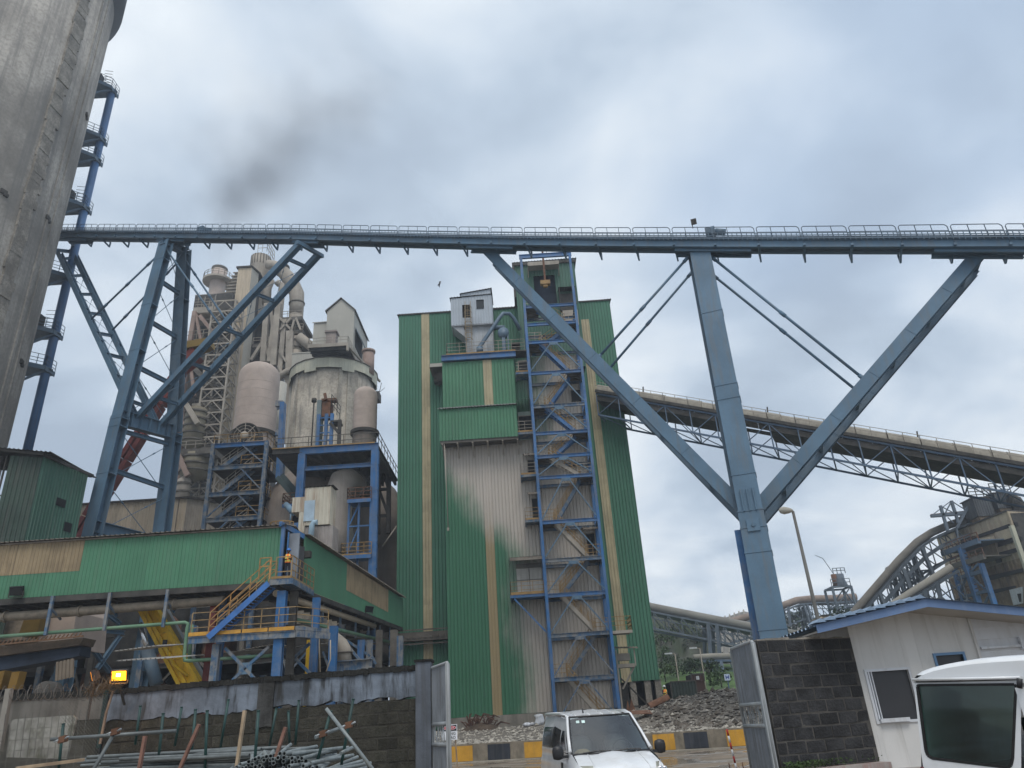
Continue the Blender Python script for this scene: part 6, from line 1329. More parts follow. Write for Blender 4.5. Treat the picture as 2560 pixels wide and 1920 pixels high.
# ================================================================== right side: inclined conveyor, far works, hill, lamp
LB = mat('slate_blue_truss', (.07, .115, .18), .6, 0, .2, .5, dust=.2, dustcol=(.17, .18, .18))
HOOD = mat('dusty_hood_sheet', (.27, .245, .20), .85, 0, .2, .6, streak=.5, streakcol=(.17, .15, .13))
ic = thing('inclined_conveyor', 'long dusty hooded conveyor on a blue lattice truss descending rightwards behind the Y mast', 'conveyor', PY(2000, 1050, 66))
Lp, Rp = PY(1486, 951, 73), PY(2562, 1127, 58); dI = (Rp-Lp); LI = dI.length; dI.normalize(); sI = dI.cross(Z3).normalized(); sI = sI if sI.y > 0 else -sI
Rp = Rp+dI*8; LI += 8
def IC(t, w, z): return Lp+dI*t+sI*w+Z3*z
nI = int(LI/1.3)
for i in range(nI):
    a, b = i*LI/nI, (i+1)*LI/nI; r_ = .95+.03*((i*7) % 3)
    if abs(a/LI-.60) < .008: continue
    q = MB(); ang = [math.pi*k/8 for k in range(9)]; vs = []
    for t in (a+.01, b-.01):
        vs.append(IC(t, 1.5-r_*1.15, -1.55)); [vs.append(IC(t, 1.5-r_*1.15*math.cos(g), -1.0+r_*1.05*math.sin(g))) for g in ang[:]]; vs.append(IC(t, 1.5+r_*1.15, -1.55))
    q.add(vs, [(k, k+1, k+12, k+11) for k in range(10)], True); q.build('hood_sheet', HOOD, ic)
nb2 = int(LI/2.6)
for i in range(nb2):
    a, b = i*LI/nb2, (i+1)*LI/nb2; q = MB()
    for w in (0, 3.8):
        for z in (-1.6, -4.1): q.beam(IC(a, w, z), IC(b, w, z), .14, .18)
        q.beam(IC(a, w, -1.6), IC(a, w, -4.1), .1); q.beam(IC(a, w, -1.6), IC(b, w, -4.1), .08) if i % 2 else q.beam(IC(a, w, -4.1), IC(b, w, -1.6), .08)
    q.beam(IC(a, 0, -4.1), IC(a, 3.8, -4.1), .1); q.beam(IC(a, 0, -4.1), IC(b, 3.8, -4.1), .07)
    q.build('truss_bay', LB, ic)
    q = MB(); q.beam(IC(a, 1.95, -2.05), IC(b, 1.95, -2.05), 3.8, .5) if i not in (nb2-13, nb2-12) else q.beam(IC(a, 2.4, -1.95), IC(b, 2.4, -1.95), .9, .12)
    for w in (-.1,): q.beam(IC(a, w, -1.3), IC(b, w, -1.3), .25, .3)
    q.build('floor_panel', DARKM, ic)
    q = MB(); q.rail([IC(a, -.15, -1.2), IC(b, -.15, -1.2)], 1.0, .022, rails=(1, .55), step=1.3); q.build('handrail', PLANT, ic)
    if i % 5 == 2: q = MB(); q.beam(IC(a, 1.5, -.1), IC(a+.1, 1.5, .7), .12); q.box(0, 0, 0, 0, 0, 0) if False else None; q.build('lamp_stub', DARKM, ic)
# ---- street lamp
lp = thing('street_lamp', 'tall concrete street lamp with a drooping pale head right of the Y mast', 'street lamp', V(.378*30, 30, 0))
tz_ = ZY(1981, 1278, 30)
q = MB(); q.tube((.378*30, 30, -.5), (.376*30, 30, tz_), .105, 10, r2=.055); q.build('pole', mat('grey_concrete_pole', (.12, .118, .11), .85), lp)
q = MB(); a = V(.376*30, 30, tz_); b = PY(1949, 1278, 30); q.tube(a, a+V(-.12, 0, .05), .05, 8)
c_ = (a+b)/2; q.lathe(a+V(.02, 0, .03), [(.01, 0), (.07, .05), (.12, .18), (.16, .38), (.12, .52), (.01, .6)], 14, axis=(b-a)); q.build('lamp_head', mat('chalky_lamp_head', (.36, .34, .29), .8), lp)
# ---- far conveyors, tube galleries on trestles
FS = mat('far_steel', (.11, .135, .165), .7, 0, .2, .3)
FB = mat('far_beige_tube', (.27, .25, .21), .8, 0, .15, .2)
def farconv(name, label, pts, Y, r, drop, posts, hm=FB, sm=FS, w=3, cat='conveyor', ext_=False):
    P = [PY(x, y, Y) for x, y in pts]; root = thing(name, label, cat, P[0])
    q = MB(); q.pipe([p-Z3*0 for p in P], r, 12); q.build('tube_cover', hm, root)
    for a, b in zip(P, P[1:]):
        n = max(1, int((b-a).length/2.1))
        for i in range(n):
            c, e = lerp(a, b, i/n), lerp(a, b, (i+1)/n); q = MB()
            for y_ in (-w/2, w/2):
                o_ = V(0, y_, 0)
                q.beam(c+o_-Z3*(r+.3), e+o_-Z3*(r+.3), .22, .3); q.beam(c+o_-Z3*(r+drop), e+o_-Z3*(r+drop), .22, .3)
                q.beam(c+o_-Z3*(r+.3), e+o_-Z3*(r+drop), .13); q.beam(e+o_-Z3*(r+.3), e+o_-Z3*(r+drop), .13)
            q.beam(c-Z3*(r+.35), e-Z3*(r+.35), w, .15); q.beam(c+V(0, -w/2, 0)-Z3*(r+drop*.45), e+V(0, -w/2, 0)-Z3*(r+drop*.45), .25, .5 if cat == 'conveyor' and 'curv' in name else .12)
            q.build('truss_bay', sm, root)
    for x0_, y0_, x1_, y1_ in posts:
        a, b = PY(x0_, y0_, Y), PY(x1_, y1_, Y); 
        for s_ in (-1, 1): q = MB(); q.beam(a+V(0, s_*w/2, 0), b+V(0, s_*(w/2+.8), 0), .45); q.build('support_post', sm, root)
    return root
farconv('tube_conveyor', 'thick beige tube conveyor sloping down to the right behind the mast foot', [(1600, 1508), (1628, 1518), (1800, 1552), (1900, 1571), (2060, 1598)], 130, .72, 3.0, [(1765, 1560, 1770, 1650), (1787, 1565, 1792, 1650)], hm=mat('grey_beige_tube', (.23, .22, .195), .8, 0, .15, .2))
farconv('tube_conveyor', 'beige tube conveyor rising to the right in front of the ribbed storage roof', [(1699, 1594), (1800, 1562), (1886, 1537), (1960, 1513), (1992, 1501), (2030, 1497), (2085, 1496), (2140, 1492)], 165, .75, 3.4, [(1885, 1550, 1890, 1610), (2003, 1515, 2018, 1570), (2012, 1515, 2026, 1570), (1965, 1520, 1968, 1570)], hm=mat('brownish_tube', (.26, .20, .165), .85))
farconv('tube_conveyor', 'low beige pipe bridge on blue trestles at the foot of the storage roof', [(1733, 1644), (1780, 1641), (1830, 1640)], 120, .45, 4.0, [(1775, 1655, 1778, 1690), (1797, 1655, 1800, 1690)], sm=LB)
farconv('curved_conveyor', 'dark conveyor gallery curving steeply up to the rusty beige works', [(2100, 1570), (2112, 1558), (2177, 1482), (2247, 1401), (2293, 1355), (2330, 1331), (2369, 1314), (2440, 1290)], 110, .55, 4.0, [(2292, 1375, 2316, 1450), (2246, 1427, 2262, 1490), (2188, 1488, 2199, 1530)], hm=mat('dark_hood', (.15, .135, .115), .85), sm=mat('dark_far_steel', (.06, .075, .09), .7))
farconv('inclined_conveyor', 'thin dusty conveyor joining the lower side of the rusty beige works', [(2150, 1563), (2190, 1539), (2280, 1480), (2378, 1418)], 106, .5, 4.2, [(2260, 1500, 2266, 1560), (2330, 1460, 2338, 1540), (2300, 1480, 2306, 1550)], sm=mat('dark_far_steel2', (.055, .07, .085), .7))
# trestle tower tangle beneath
tt = thing('trestle_tower', 'dark lattice trestle tower between the two far conveyors', 'steel tower', PY(2320, 1480, 112))
lattice(tt, XY(2318, 1480, 112), XY(2346, 1480, 112), 112, 116, 4, ZY(2330, 1425, 112), 6, FS, .3, .16, diag='X', stairs=False)
tq = thing('trestle_tower', 'dark lattice trestle under the middle of the curved conveyor', 'steel tower', PY(2270, 1500, 113))
lattice(tq, XY(2270, 1500, 113), XY(2300, 1500, 113), 113, 117, 4, ZY(2285, 1405, 113), 7, FS, .3, .16, diag='X', stairs=False)
tw = thing('hopper_tower', 'distant lattice tower with a round hopper and railings right of the street lamp', 'steel tower', PY(2115, 1500, 150))
xa, xb = XY(2088, 1500, 150), XY(2136, 1500, 150)
lattice(tw, xa, xb, 150, 154, 4, ZY(2110, 1466, 150), 5, FS, .4, .25, diag='X', stairs=False)
q = MB(); a, b = PY(2096, 1432, 150), PY(2103, 1462, 150); q.lathe((a.x+.6, 152, 0), [(.1, a.z), (1.1, a.z), (1.1, b.z+1.2), (1.5, b.z)], 16); q.build('hopper', FS, tw)
q = MB(); zt_ = ZY(2110, 1466, 150); q.rail([(xa, 150, zt_), (xb, 150, zt_)], 1.5, .06, step=1.2); q.rail([(a.x-.6, 151, a.z), (a.x+1.8, 151, a.z)], 1.1, .06, step=.8); q.beam((a.x-.6, 151, a.z), (a.x-2.0, 151, a.z+3.2), .1); q.beam((a.x-2.0, 151, a.z+3.2), (a.x-3.4, 151, a.z+3.9), .1); q.build('railing', FS, tw)
q = MB(); q.tube((xa+1.2, 151, zt_), (xa+1.2, 151, zt_+2.6), .5, 10); q.build('vent', RUST, tw)
hq = thing('tiny_hut', 'small beige concrete hut at the foot of the street lamp', 'hut', PY(2068, 1560, 60)); hq.name = 'small_hut'
a = boxpx(2056, 1545, 2081, 1575, 60); q = MB(); q.box(a[0], a[1], 60, 62, a[2]-4, a[3]); q.box(a[0]-.1, a[1]+.1, 59.9, 62.1, a[3], a[3]+.12); q.build('wall', BEIGE, hq)
q = MB(); q.box(a[0]+.45, a[1]-.15, 59.94, 60.0, a[2]-1, a[3]-.35); q.box((a[0]+a[1])/2-.3, (a[0]+a[1])/2+.2, 59.8, 61, a[3]+.12, a[3]+.25); q.build('doorway', DARKM, hq)
# ---- rusty beige works
RW = mat('rusty_beige_works', (.40, .33, .235), .8, 0, .18, .4, streak=.6, streakcol=(.28, .20, .145), sz=(1.2, 1.2, .15))
RWC = mat('corroded_sheets', (.26, .19, .125), .9, 0, .3, .8, streak=.9, streakcol=(.12, .08, .06), sz=(2.0, 2.0, .2))
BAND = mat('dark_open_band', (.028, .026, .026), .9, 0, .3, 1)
Yq = 100
cq = PY(2519, 1278, Yq); el = PY(2342, 1347, 100); Yl = 100*(cq.z-EYE)/(el.z-EYE); lq = PY(2342, 1347, Yl)
rw = thing('rusty_works', 'rust-streaked beige factory block with dark open bands at the right edge', 'building', V(cq.x, Yq, UP))
hL = V(lq.x-cq.x, lq.y-cq.y, 0); LL = hL.length; hL.normalize(); oL = V(hL.y, -hL.x, 0); oL = oL if oL.y < 0 else -oL
bz = 3
rngs = [i/7 for i in range(8)]
for a, b in zip(rngs, rngs[1:]):
    q = MB(); A, B = V(cq.x, cq.y, 0)+hL*LL*a, V(cq.x, cq.y, 0)+hL*LL*b; zl = ZY(2480, 1397, Yq)
    q.corr(B.xy, A.xy, zl, cq.z, .8, .06, out=oL); q.build('upper_sheet', RW, rw)
    q = MB(); q.corr(B.xy, A.xy, bz, zl, .8, .06, out=oL); q.build('lower_sheet', RWC, rw)
hR = V(.93, .36, 0)
for i in range(3):
    q = MB(); A = V(cq.x, cq.y, 0)+hR*4*i; q.corr(A.xy, (A+hR*4).xy, bz, cq.z, .8, .06, out=V(.36, -.93, 0)); q.build('side_sheet', RW, rw)
q = MB(); q.beam(cq+oL*.2-Z3*2, V(cq.x, cq.y, bz)+oL*.2, .5); q.build('corner_post', CREAM, rw)
q = MB(); q.prism([V(cq.x, cq.y, cq.z)+oL*.2, lq+oL*.2, lq-oL*14, V(cq.x, cq.y, cq.z)+hR*12], V(0, 0, .2)); q.build('roof', DARKM, rw)
def onface(pts, name, m, dep=.12, face=None):
    p0, h, o_ = face or (cq, hL, oL); ps = [PP(x, y, p0, h) for x, y in pts]
    q = MB(); q.prism([p+o_*.1 for p in ps], o_*dep); return q.build(name, m, rw)
Z4 = lambda X, Y: (2200+X/4.608, 1200+Y/4.608)
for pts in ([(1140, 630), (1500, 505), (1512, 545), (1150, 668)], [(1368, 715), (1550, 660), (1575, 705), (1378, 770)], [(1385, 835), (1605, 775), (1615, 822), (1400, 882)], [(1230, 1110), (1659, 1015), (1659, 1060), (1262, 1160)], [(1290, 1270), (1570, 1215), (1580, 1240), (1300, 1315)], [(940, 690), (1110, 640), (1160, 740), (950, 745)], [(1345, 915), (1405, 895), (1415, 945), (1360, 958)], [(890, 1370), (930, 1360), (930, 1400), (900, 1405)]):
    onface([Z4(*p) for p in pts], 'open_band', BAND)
onface([Z4(*p) for p in ((1140, 685), (1325, 640), (1388, 890), (1220, 935))], 'clean_panel', mat('cream_panel', (.46, .38, .27), .8, streak=.4, streakcol=(.33, .2, .12)), .18)
onface([Z4(*p) for p in ((1340, 605), (1510, 555), (1545, 660), (1365, 712))], 'clean_panel', RW, .18)
fR = (cq, hR, V(.36, -.93, 0))
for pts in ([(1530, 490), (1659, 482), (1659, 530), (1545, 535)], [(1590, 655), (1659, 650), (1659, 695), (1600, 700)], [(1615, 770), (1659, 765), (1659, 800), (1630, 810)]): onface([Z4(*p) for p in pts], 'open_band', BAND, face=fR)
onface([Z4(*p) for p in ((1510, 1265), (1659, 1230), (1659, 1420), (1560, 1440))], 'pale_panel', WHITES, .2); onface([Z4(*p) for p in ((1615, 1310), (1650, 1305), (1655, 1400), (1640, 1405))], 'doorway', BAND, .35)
# blue frame and platforms on the works
for a, b, w in (((930, 780), (1155, 1475), .7), ((1170, 960), (1335, 1490), .55), ((850, 1010), (975, 1460), .5)):
    pa = PP(*Z4(*a), cq+oL*4, hL); pb = PP(*Z4(*b), cq+oL*4, hL); q = MB(); q.beam(V((pa.x+pb.x)/2, (pa.y+pb.y)/2, pa.z), V((pa.x+pb.x)/2, (pa.y+pb.y)/2, bz), w); q.build('frame_post', BLUE, rw)
for a, b, w, m in (((700, 800), (1160, 755), .7, LB), ((820, 985), (1210, 900), .7, PLANTD), ((870, 1125), (1190, 1065), .5, LB), ((950, 1335), (1270, 1285), .4, LB)):
    pa = PP(*Z4(*a), cq+oL*4, hL); pb = PP(*Z4(*b), cq+oL*4, hL); zc = (pa.z+pb.z)/2; q = MB(); q.beam(V(pa.x, pa.y, zc), V(pb.x, pb.y, zc), .4, w); 
    if m is not LB or w > .6: q.prism([V(pa.x, pa.y, zc), V(pb.x, pb.y, zc), V(pb.x, pb.y, zc)-oL*4, V(pa.x, pa.y, zc)-oL*4], V(0, 0, .15))
    q.build('platform_beam', m, rw)
    q = MB(); q.rail([V(pa.x, pa.y, zc), V(pb.x, pb.y, zc)], 1.2, .05, step=1.5); q.build('railing', RUST, rw)
for a, b in (((905, 960), (860, 1110)), ((905, 960), (985, 1050)), ((1000, 1090), (930, 1290)), ((1080, 1140), (1240, 1280)), ((1140, 960), (1040, 1070)), ((960, 1350), (1070, 1400)), ((1250, 1340), (1190, 1470))):
    q = MB(); q.beam(PP(*Z4(*a), cq+oL*4, hL), PP(*Z4(*b), cq+oL*4, hL), .25); q.build('brace', LB, rw)
q = MB(); A = V(lq.x, lq.y, 0); q.prism([A-oL*.3+Z3*bz, V(cq.x, cq.y, bz)-oL*.3, V(cq.x, cq.y, cq.z-.3)-oL*.3, A-oL*.3+Z3*(cq.z-.3)], -oL*12); q.build('inner_block', DARKM, rw)
# roof filters and crane frame
for x0_, y0_, x1_, y1_, lb in ((2438, 1244, 2482, 1290, 'left rooftop filter box of the rusty works, with a bent lid'), (2490, 1232, 2530, 1270, 'right rooftop filter box of the rusty works, beside a curved pipe')):
    a = boxpx(x0_, y0_, x1_, y1_, 106); t = thing('filter_box', lb, 'filter', V(a[0], 106, a[2]))
    q = MB(); q.corr((a[0], 106), (a[1], 106), a[2], a[3], .35, .05); q.box(a[0]+.02, a[1]-.02, 106.1, 109, a[2], a[3]); q.build('casing', mat('black_grey_sheet_%d' % x0_, (.06, .065, .07), .8, streak=.5, streakcol=(.14, .14, .13)), t)
    q = MB(); q.prism([(a[0]+.2, 106.2, a[2]), (a[1]-.2, 106.2, a[2]), (a[1]-.8, 106.2, a[2]-3), (a[0]+.8, 106.2, a[2]-3)], V(0, 2.5, 0)); q.build('hopper', RWC, t)
    q = MB(); q.rail([(a[0]-.3, 106, a[3]), (a[1]+.3, 106, a[3])], 1.5, .05, rails=(1, .66, .33), step=.9); q.box(a[0]-.2, a[1]+.2, 105.9, 109.1, a[3], a[3]+.15); q.build('railing', DARKM, t)
q = MB(); q.pipe(ppath([(2523, 1262), (2526, 1236), (2518, 1233)], 105.5), .35, 10); q.pipe(ppath([(2528, 1250), (2540, 1254), (2548, 1266), (2548, 1290)], 105.5), .9, 12); q.build('bent_pipe', DARKM, rw)
q = MB(); q.box(XY(2440, 1290, 107), XY(2560, 1280, 107), 107, 112, cq.z-2, ZY(2500, 1270, 107)); q.build('roof_clutter', DARKM, rw)
cf = thing('crane_frame', 'small lattice loading frame standing on the curved conveyor by the rusty works', 'steel frame', PY(2370, 1300, 108))
for a, b, w in (((820, 240), (905, 495), .45), ((695, 295), (780, 585), .45), ((585, 415), (980, 375), .45), ((585, 425), (985, 395), .3), ((820, 240), (600, 405), .15), ((820, 240), (985, 345), .15), ((695, 300), (880, 395), .15), ((820, 250), (750, 385), .2), ((1045, 245), (885, 555), .4), ((980, 350), (1080, 360), .2), ((780, 430), (850, 500), .15), ((920, 370), (940, 440), .2), ((885, 555), (900, 700), .25)):
    q = MB(); q.beam(PY(*Z4(*a), 108), PY(*Z4(*b), 108), w*.8); q.build('member', FS, cf)
q = MB(); q.beam(PY(*Z4(590, 410), 109.5), PY(*Z4(980, 372), 109.5), .4); q.prism([PY(*Z4(585, 418), 108), PY(*Z4(985, 378), 108), PY(*Z4(985, 372), 109.5), PY(*Z4(590, 408), 109.5)], V(0, 0, .1)); q.build('crane_rail', RUST, cf)
# ---- ribbed storage roof
sr_ = thing('storage_roof', 'huge grey ribbed pitched storage roof behind the foot of the mast', 'building', PY(1860, 1600, 210))
Ysr = 200
RM = mat('grey_brown_roof', (.20, .19, .17), .85, 0, .12, .05, streak=.4, streakcol=(.25, .23, .20), sz=(.6, .6, .6))
rt = [PY(x, y, 222) for x, y in ((1712, 1580), (1790, 1552), (1859, 1528), (1968, 1551), (2050, 1590))]
ev = [PY(x, y, 195) for x, y in ((1690, 1628), (1770, 1636), (1880, 1634), (1990, 1624), (2085, 1618))]
q = MB(); q.add(rt+ev, [(k, k+1, k+6, k+5) for k in range(4)], False); q.build('roof', RM, sr_)
q = MB(); q.add(ev+[V(p.x, p.y, 0) for p in ev], [(k, k+1, k+6, k+5) for k in range(4)], False); q.build('wall', mat('pale_brown_wall', (.24, .21, .18), .85, 0, .15, .1), sr_)
for k in range(4):
    for i_ in range(6):
        t_ = i_/6; q = MB(); q.beam(lerp(ev[k], ev[k+1], t_)+Z3*.3, lerp(rt[k], rt[k+1], t_)+Z3*.3, .4); q.build('rib', FB, sr_)
# ---- rocky hill and grass slopes
from mathutils import noise as mn
def height_obj(name, x0, x1, y0, y1, nx, ny, f, m, kind='structure'):
    vs = []; fs = []
    for j in range(ny+1):
        for i in range(nx+1):
            x = x0+(x1-x0)*i/nx; y = y0+(y1-y0)*j/ny; vs.append((x, y, f(x, y)))
    for j in range(ny):
        for i in range(nx): a = j*(nx+1)+i; fs.append((a, a+1, a+nx+2, a+nx+1))
    q = MB(); q.add(vs, fs, True); o = q.build(name, m); o['kind'] = kind; return o
def sm(t): t = max(0, min(1, t)); return t*t*(3-2*t)
ROCK = mat('dark_rocky_soil', (.105, .098, .088), .95, 0, .4, .15, bump=1.0, bscale=.7, fine=.4, dust=.5, dustcol=(.045, .075, .03), rng=False)
hx = XY(1695, 1600, 150)
def hillf(x, y):
    u = (x-hx)/15; v = (y-158)/20; d = math.sqrt(u*u+v*v)
    h = 17.5*sm(1.15-d)+mn.noise(V(x*.14, y*.14, 0))*4.5+mn.noise(V(x*.4, y*.4, 3))*2.2+mn.noise(V(x*1.1, y*1.1, 8))*.9
    return 2+max(0, h)*sm((1.5-d)*2)
height_obj('hill', hx-26, hx+26, 130, 190, 130, 110, hillf, ROCK)
GRS = mat('rough_grass', (.075, .13, .035), .95, 0, .5, .35, fine=.5, bscale=2, bump=.6, rng=False)
def grassf(x, y): return 1.7+sm((y-82)/55)*7.5+mn.noise(V(x*.1, y*.1, 1))*.8
height_obj('grass_bank', 12, 120, 76, 150, 60, 40, grassf, GRS)
# shrubs: many small leaves
LEAF = mat('shrub_leaves', (.05, .085, .028), .8, 0, .5, 1.5)
LEAFD = mat('dark_shrub_leaves', (.035, .055, .028), .85, 0, .5, 1.5)
def bush(name, label, P, r, h, n, m, seed, group=None, trunk=.0, cat='shrub', flat=1.0):
    rg = random.Random(seed); t = thing(name, label, cat, P, group); q = MB()
    cl = [(V(rg.uniform(-.6, .6)*r, rg.uniform(-.6, .6)*r, trunk+h*(.25+.65*rg.random()*flat)), r*rg.uniform(.3, .55)) for _ in range(7)]
    for _ in range(n):
        c, cr = rg.choice(cl); d = V(rg.gauss(0, 1), rg.gauss(0, 1), rg.gauss(0, .8)).normalized()*cr*rg.uniform(.5, 1.1); p = P+c+d; s = r*.07*rg.uniform(.6, 1.5)
        a = V(rg.gauss(0, 1), rg.gauss(0, 1), rg.gauss(0, 1)).normalized()*s; b = V(rg.gauss(0, 1), rg.gauss(0, 1), rg.gauss(0, 1)).normalized()*s
        q.add([p-a, p+b, p+a, p-b], [(0, 1, 2, 3)])
    q.build('foliage', m, t, kind='stuff')
    q = MB(); q.tube(P-Z3*.5, P+Z3*(trunk+h*.6), max(.06, r*.05), 6, r2=.03)
    for i in range(4): c = cl[i][0]; q.tube(P+Z3*(trunk+h*.2), P+c, r*.03, 5, r2=.02)
    q.build('trunk', PLANTD, t)
    return t
lbs_sh = ['green shrub hugging the lower right edge of the green building', 'broad dark bush below the grey rock face', 'bush against the building edge half way up the rock', 'dark bush at the right foot of the rock', 'light bush beside the distant lamp at the storage roof', 'dark tuft on the left crown of the rock', 'light tuft on the very top of the rock', 'dark bush on the right shoulder of the rock', 'light bush on the rock beside the building edge', 'low dark bush on the grass left of the pipe bridge', 'low light bush in the grass near the tiny sign', 'small dark bush in the grass below the rock']
for i, (x, y, Y, r, h) in enumerate(((1660, 1672, 100, 1.6, 2.2), (1688, 1664, 112, 1.8, 2.2), (1650, 1640, 125, 1.8, 2.6), (1718, 1662, 120, 1.6, 2), (1750, 1668, 112, 1.3, 1.6), (1675, 1585, 145, 2.6, 3), (1700, 1570, 150, 2.2, 2.5), (1735, 1600, 148, 2.4, 3), (1650, 1600, 140, 3, 3.5), (1770, 1672, 95, 1.6, 1.6), (1800, 1690, 90, 1.8, 1.4), (1725, 1668, 98, 1.6, 1.8))):
    P = PY(x, y, Y); bush('shrub', lbs_sh[i], P-Z3*h*.5, r, h, 420, LEAFD if i % 2 else LEAF, 50+i, group='shrubs on the rocky hillside')
bush('flat_tree', 'distant thin flat-crowned tree right of the mast foot', PY(1985, 1560, 190)-Z3*4, 5, 7, 700, LEAFD, 91, trunk=2, cat='tree', flat=.4).name = 'tree'
bush('tree', 'distant bushy tree behind the small beige hut', PY(2105, 1572, 120), 3.0, 2.4, 500, LEAFD, 92, cat='tree')
# small lamps, sign, containers on the bank
for (x, y, lb) in ((1675, 1636, 'small distant street lamp in front of the dark rock'), (1737, 1622, 'small distant street lamp beside the storage roof')):
    p = PY(x, y, 95); t = thing('street_lamp', lb, 'street lamp', V(p.x+.6, 95, 3)); q = MB(); q.tube((p.x+.6, 95, 2), (p.x+.6, 95, p.z), .07, 6); q.tube((p.x+.6, 95, p.z), (p.x, 95, p.z+.1), .05, 6); q.build('pole', PLANT, t); q = MB(); q.obox(p+V(-.2, 0, .1), V(.45, 0, 0), V(0, .12, 0), Z3*.08); q.build('lamp_head', WHITES, t)
def boxthing(name, label, cat, px, Y, dep, m, detail=True, rib=True):
    a = boxpx(*px, Y); t = thing(name, label, cat, V((a[0]+a[1])/2, Y, a[2])); q = MB()
    q.corr((a[0], Y), (a[1], Y), a[2], a[3], .3, .05) if rib else None; q.box(a[0]+.02, a[1]-.02, Y+.06, Y+dep, a[2]-1, a[3]); q.build('body', m, t)
    q = MB(); q.beam((a[0], Y, a[2]), (a[0], Y, a[3]), .12); q.beam((a[1], Y, a[2]), (a[1], Y, a[3]), .12); q.beam((a[0], Y, a[3]), (a[1], Y, a[3]), .12); q.build('corner_frame', DARKM, t)
    return t, a
boxthing('skip_container', 'blackish green steel skip beyond the rubble heap right of the green building', 'container', (1678, 1703, 1742, 1745), 74, 3, mat('black_green_skip', (.02, .03, .025), .7))
t, a = boxthing('rusty_container', 'dark rusty container with a white mark behind the skip', 'container', (1728, 1685, 1760, 1704), 82, 3, mat('maroon_container', (.06, .03, .025), .8))
q = MB(); q.box(a[0]+.5, a[0]+.8, 81.9, 81.93, a[3]-.55, a[3]-.2); q.build('mark', WHITES, t)
sg = thing('hospital_sign', 'tiny white and blue square sign on the grass bank', 'sign', PY(1818, 1700, 80)); sg.name = 'bank_sign'; p = PY(1818, 1693, 80)
q = MB(); q.obox(p, V(.28, 0, 0), V(0, .02, 0), Z3*.3); q.build('sign_board', mat('pale_blue_sign', (.55, .62, .75), .6), sg)
q = MB(); q.obox(p-V(0, .04, 0), V(.13, 0, 0), V(0, .01, 0), Z3*.06); q.obox(p-V(.13, .045, 0), V(.04, 0, 0), V(0, .01, 0), Z3*.17); q.obox(p-V(-.13, .045, 0), V(.04, 0, 0), V(0, .01, 0), Z3*.17); q.beam(p-Z3*.3, p-Z3*2, .06); q.build('emblem', mat('sign_blue', (.03, .07, .3), .6), sg)
q = MB(); p = PY(1940, 0, 0) if False else None
# the bird
bd_ = thing('bird', 'small dark bird gliding in the sky above the white rooftop cabin', 'bird', PY(1098, 710, 60)); P = PY(1098, 710, 60)
q = MB(); q.lathe(P-V(.18, 0, .18), [(.005, 0), (.05, .1), (.06, .25), (.03, .42), (.005, .5)], 8, axis=(1, 0, .9)); q.build('body', BLACKP, bd_)
for s in (-1, 1):
    q = MB(); q.prism([P+V(-.05, 0, 0), P+V(.1, 0, .08), P+V(.12*s+.05, .1, .3*s+.1), P+V(.0, .1, .36*s)], V(0, .015, 0)); q.build('wing', BLACKP, bd_)
# ================================================================== ground, kerb wall, rubble
MUD = mat('wet_muddy_road', (.19, .145, .10), .6, 0, .35, .3, fine=.4, bscale=2.5, bump=.3, spec=.5, rng=False, streak=.9, streakcol=(.30, .275, .24), sz=(.22, .9, .5))
_t = MUD.node_tree; _b = [n for n in _t.nodes if n.type == 'BSDF_PRINCIPLED'][0]; _n = _t.nodes.new('ShaderNodeTexNoise'); _n.inputs['Scale'].default_value = .45; _n.inputs['Detail'].default_value = 3
_m = _t.nodes.new('ShaderNodeMapRange'); _m.inputs[1].default_value = .48; _m.inputs[2].default_value = .56; _m.inputs[3].default_value = .75; _m.inputs[4].default_value = .12
_c = _t.nodes.new('ShaderNodeTexCoord'); _t.links.new(_c.outputs['Object'], _n.inputs['Vector']); _t.links.new(_n.outputs['Fac'], _m.inputs[0]); _t.links.new(_m.outputs[0], _b.inputs['Roughness'])
YARD = mat('grey_gravel_yard', (.24, .22, .19), .95, 0, .3, .5, fine=.6, bscale=5, bump=.8, rng=False)
KA, KB = V(-30, 50.5, 0), V(24, 35.2, 0)
KA, KB = PZ(1127, 1909, 0), PZ(1860, 1868, 0)
kd = (KB-KA).normalized(); kn = V(-kd.y, kd.x, 0)
if kn.y < 0: kn = -kn
def kside(x, y): return (V(x, y, 0)-KA).dot(kn)
q = MB(); q.quad((-290, -28, -.02), (290, -28, -.02), (290, 330, -.02), (-290, 330, -.02)); struct(q.build('ground', YARD))
K0_, K1_ = KA-kd*60, KB+kd*60
q = MB(); q.quad((-80, -12, 0), (80, -12, 0), tuple(K1_), tuple(K0_)); struct(q.build('road', MUD))
q = MB(); a, b = K0_-kn*.9, K1_-kn*.9; q.prism([a, b, K1_, K0_], V(0, 0, .05)); struct(q.build('pavement', mat('pale_concrete_strip', (.30, .27, .22), .9, 0, .3, .8, fine=.4)))
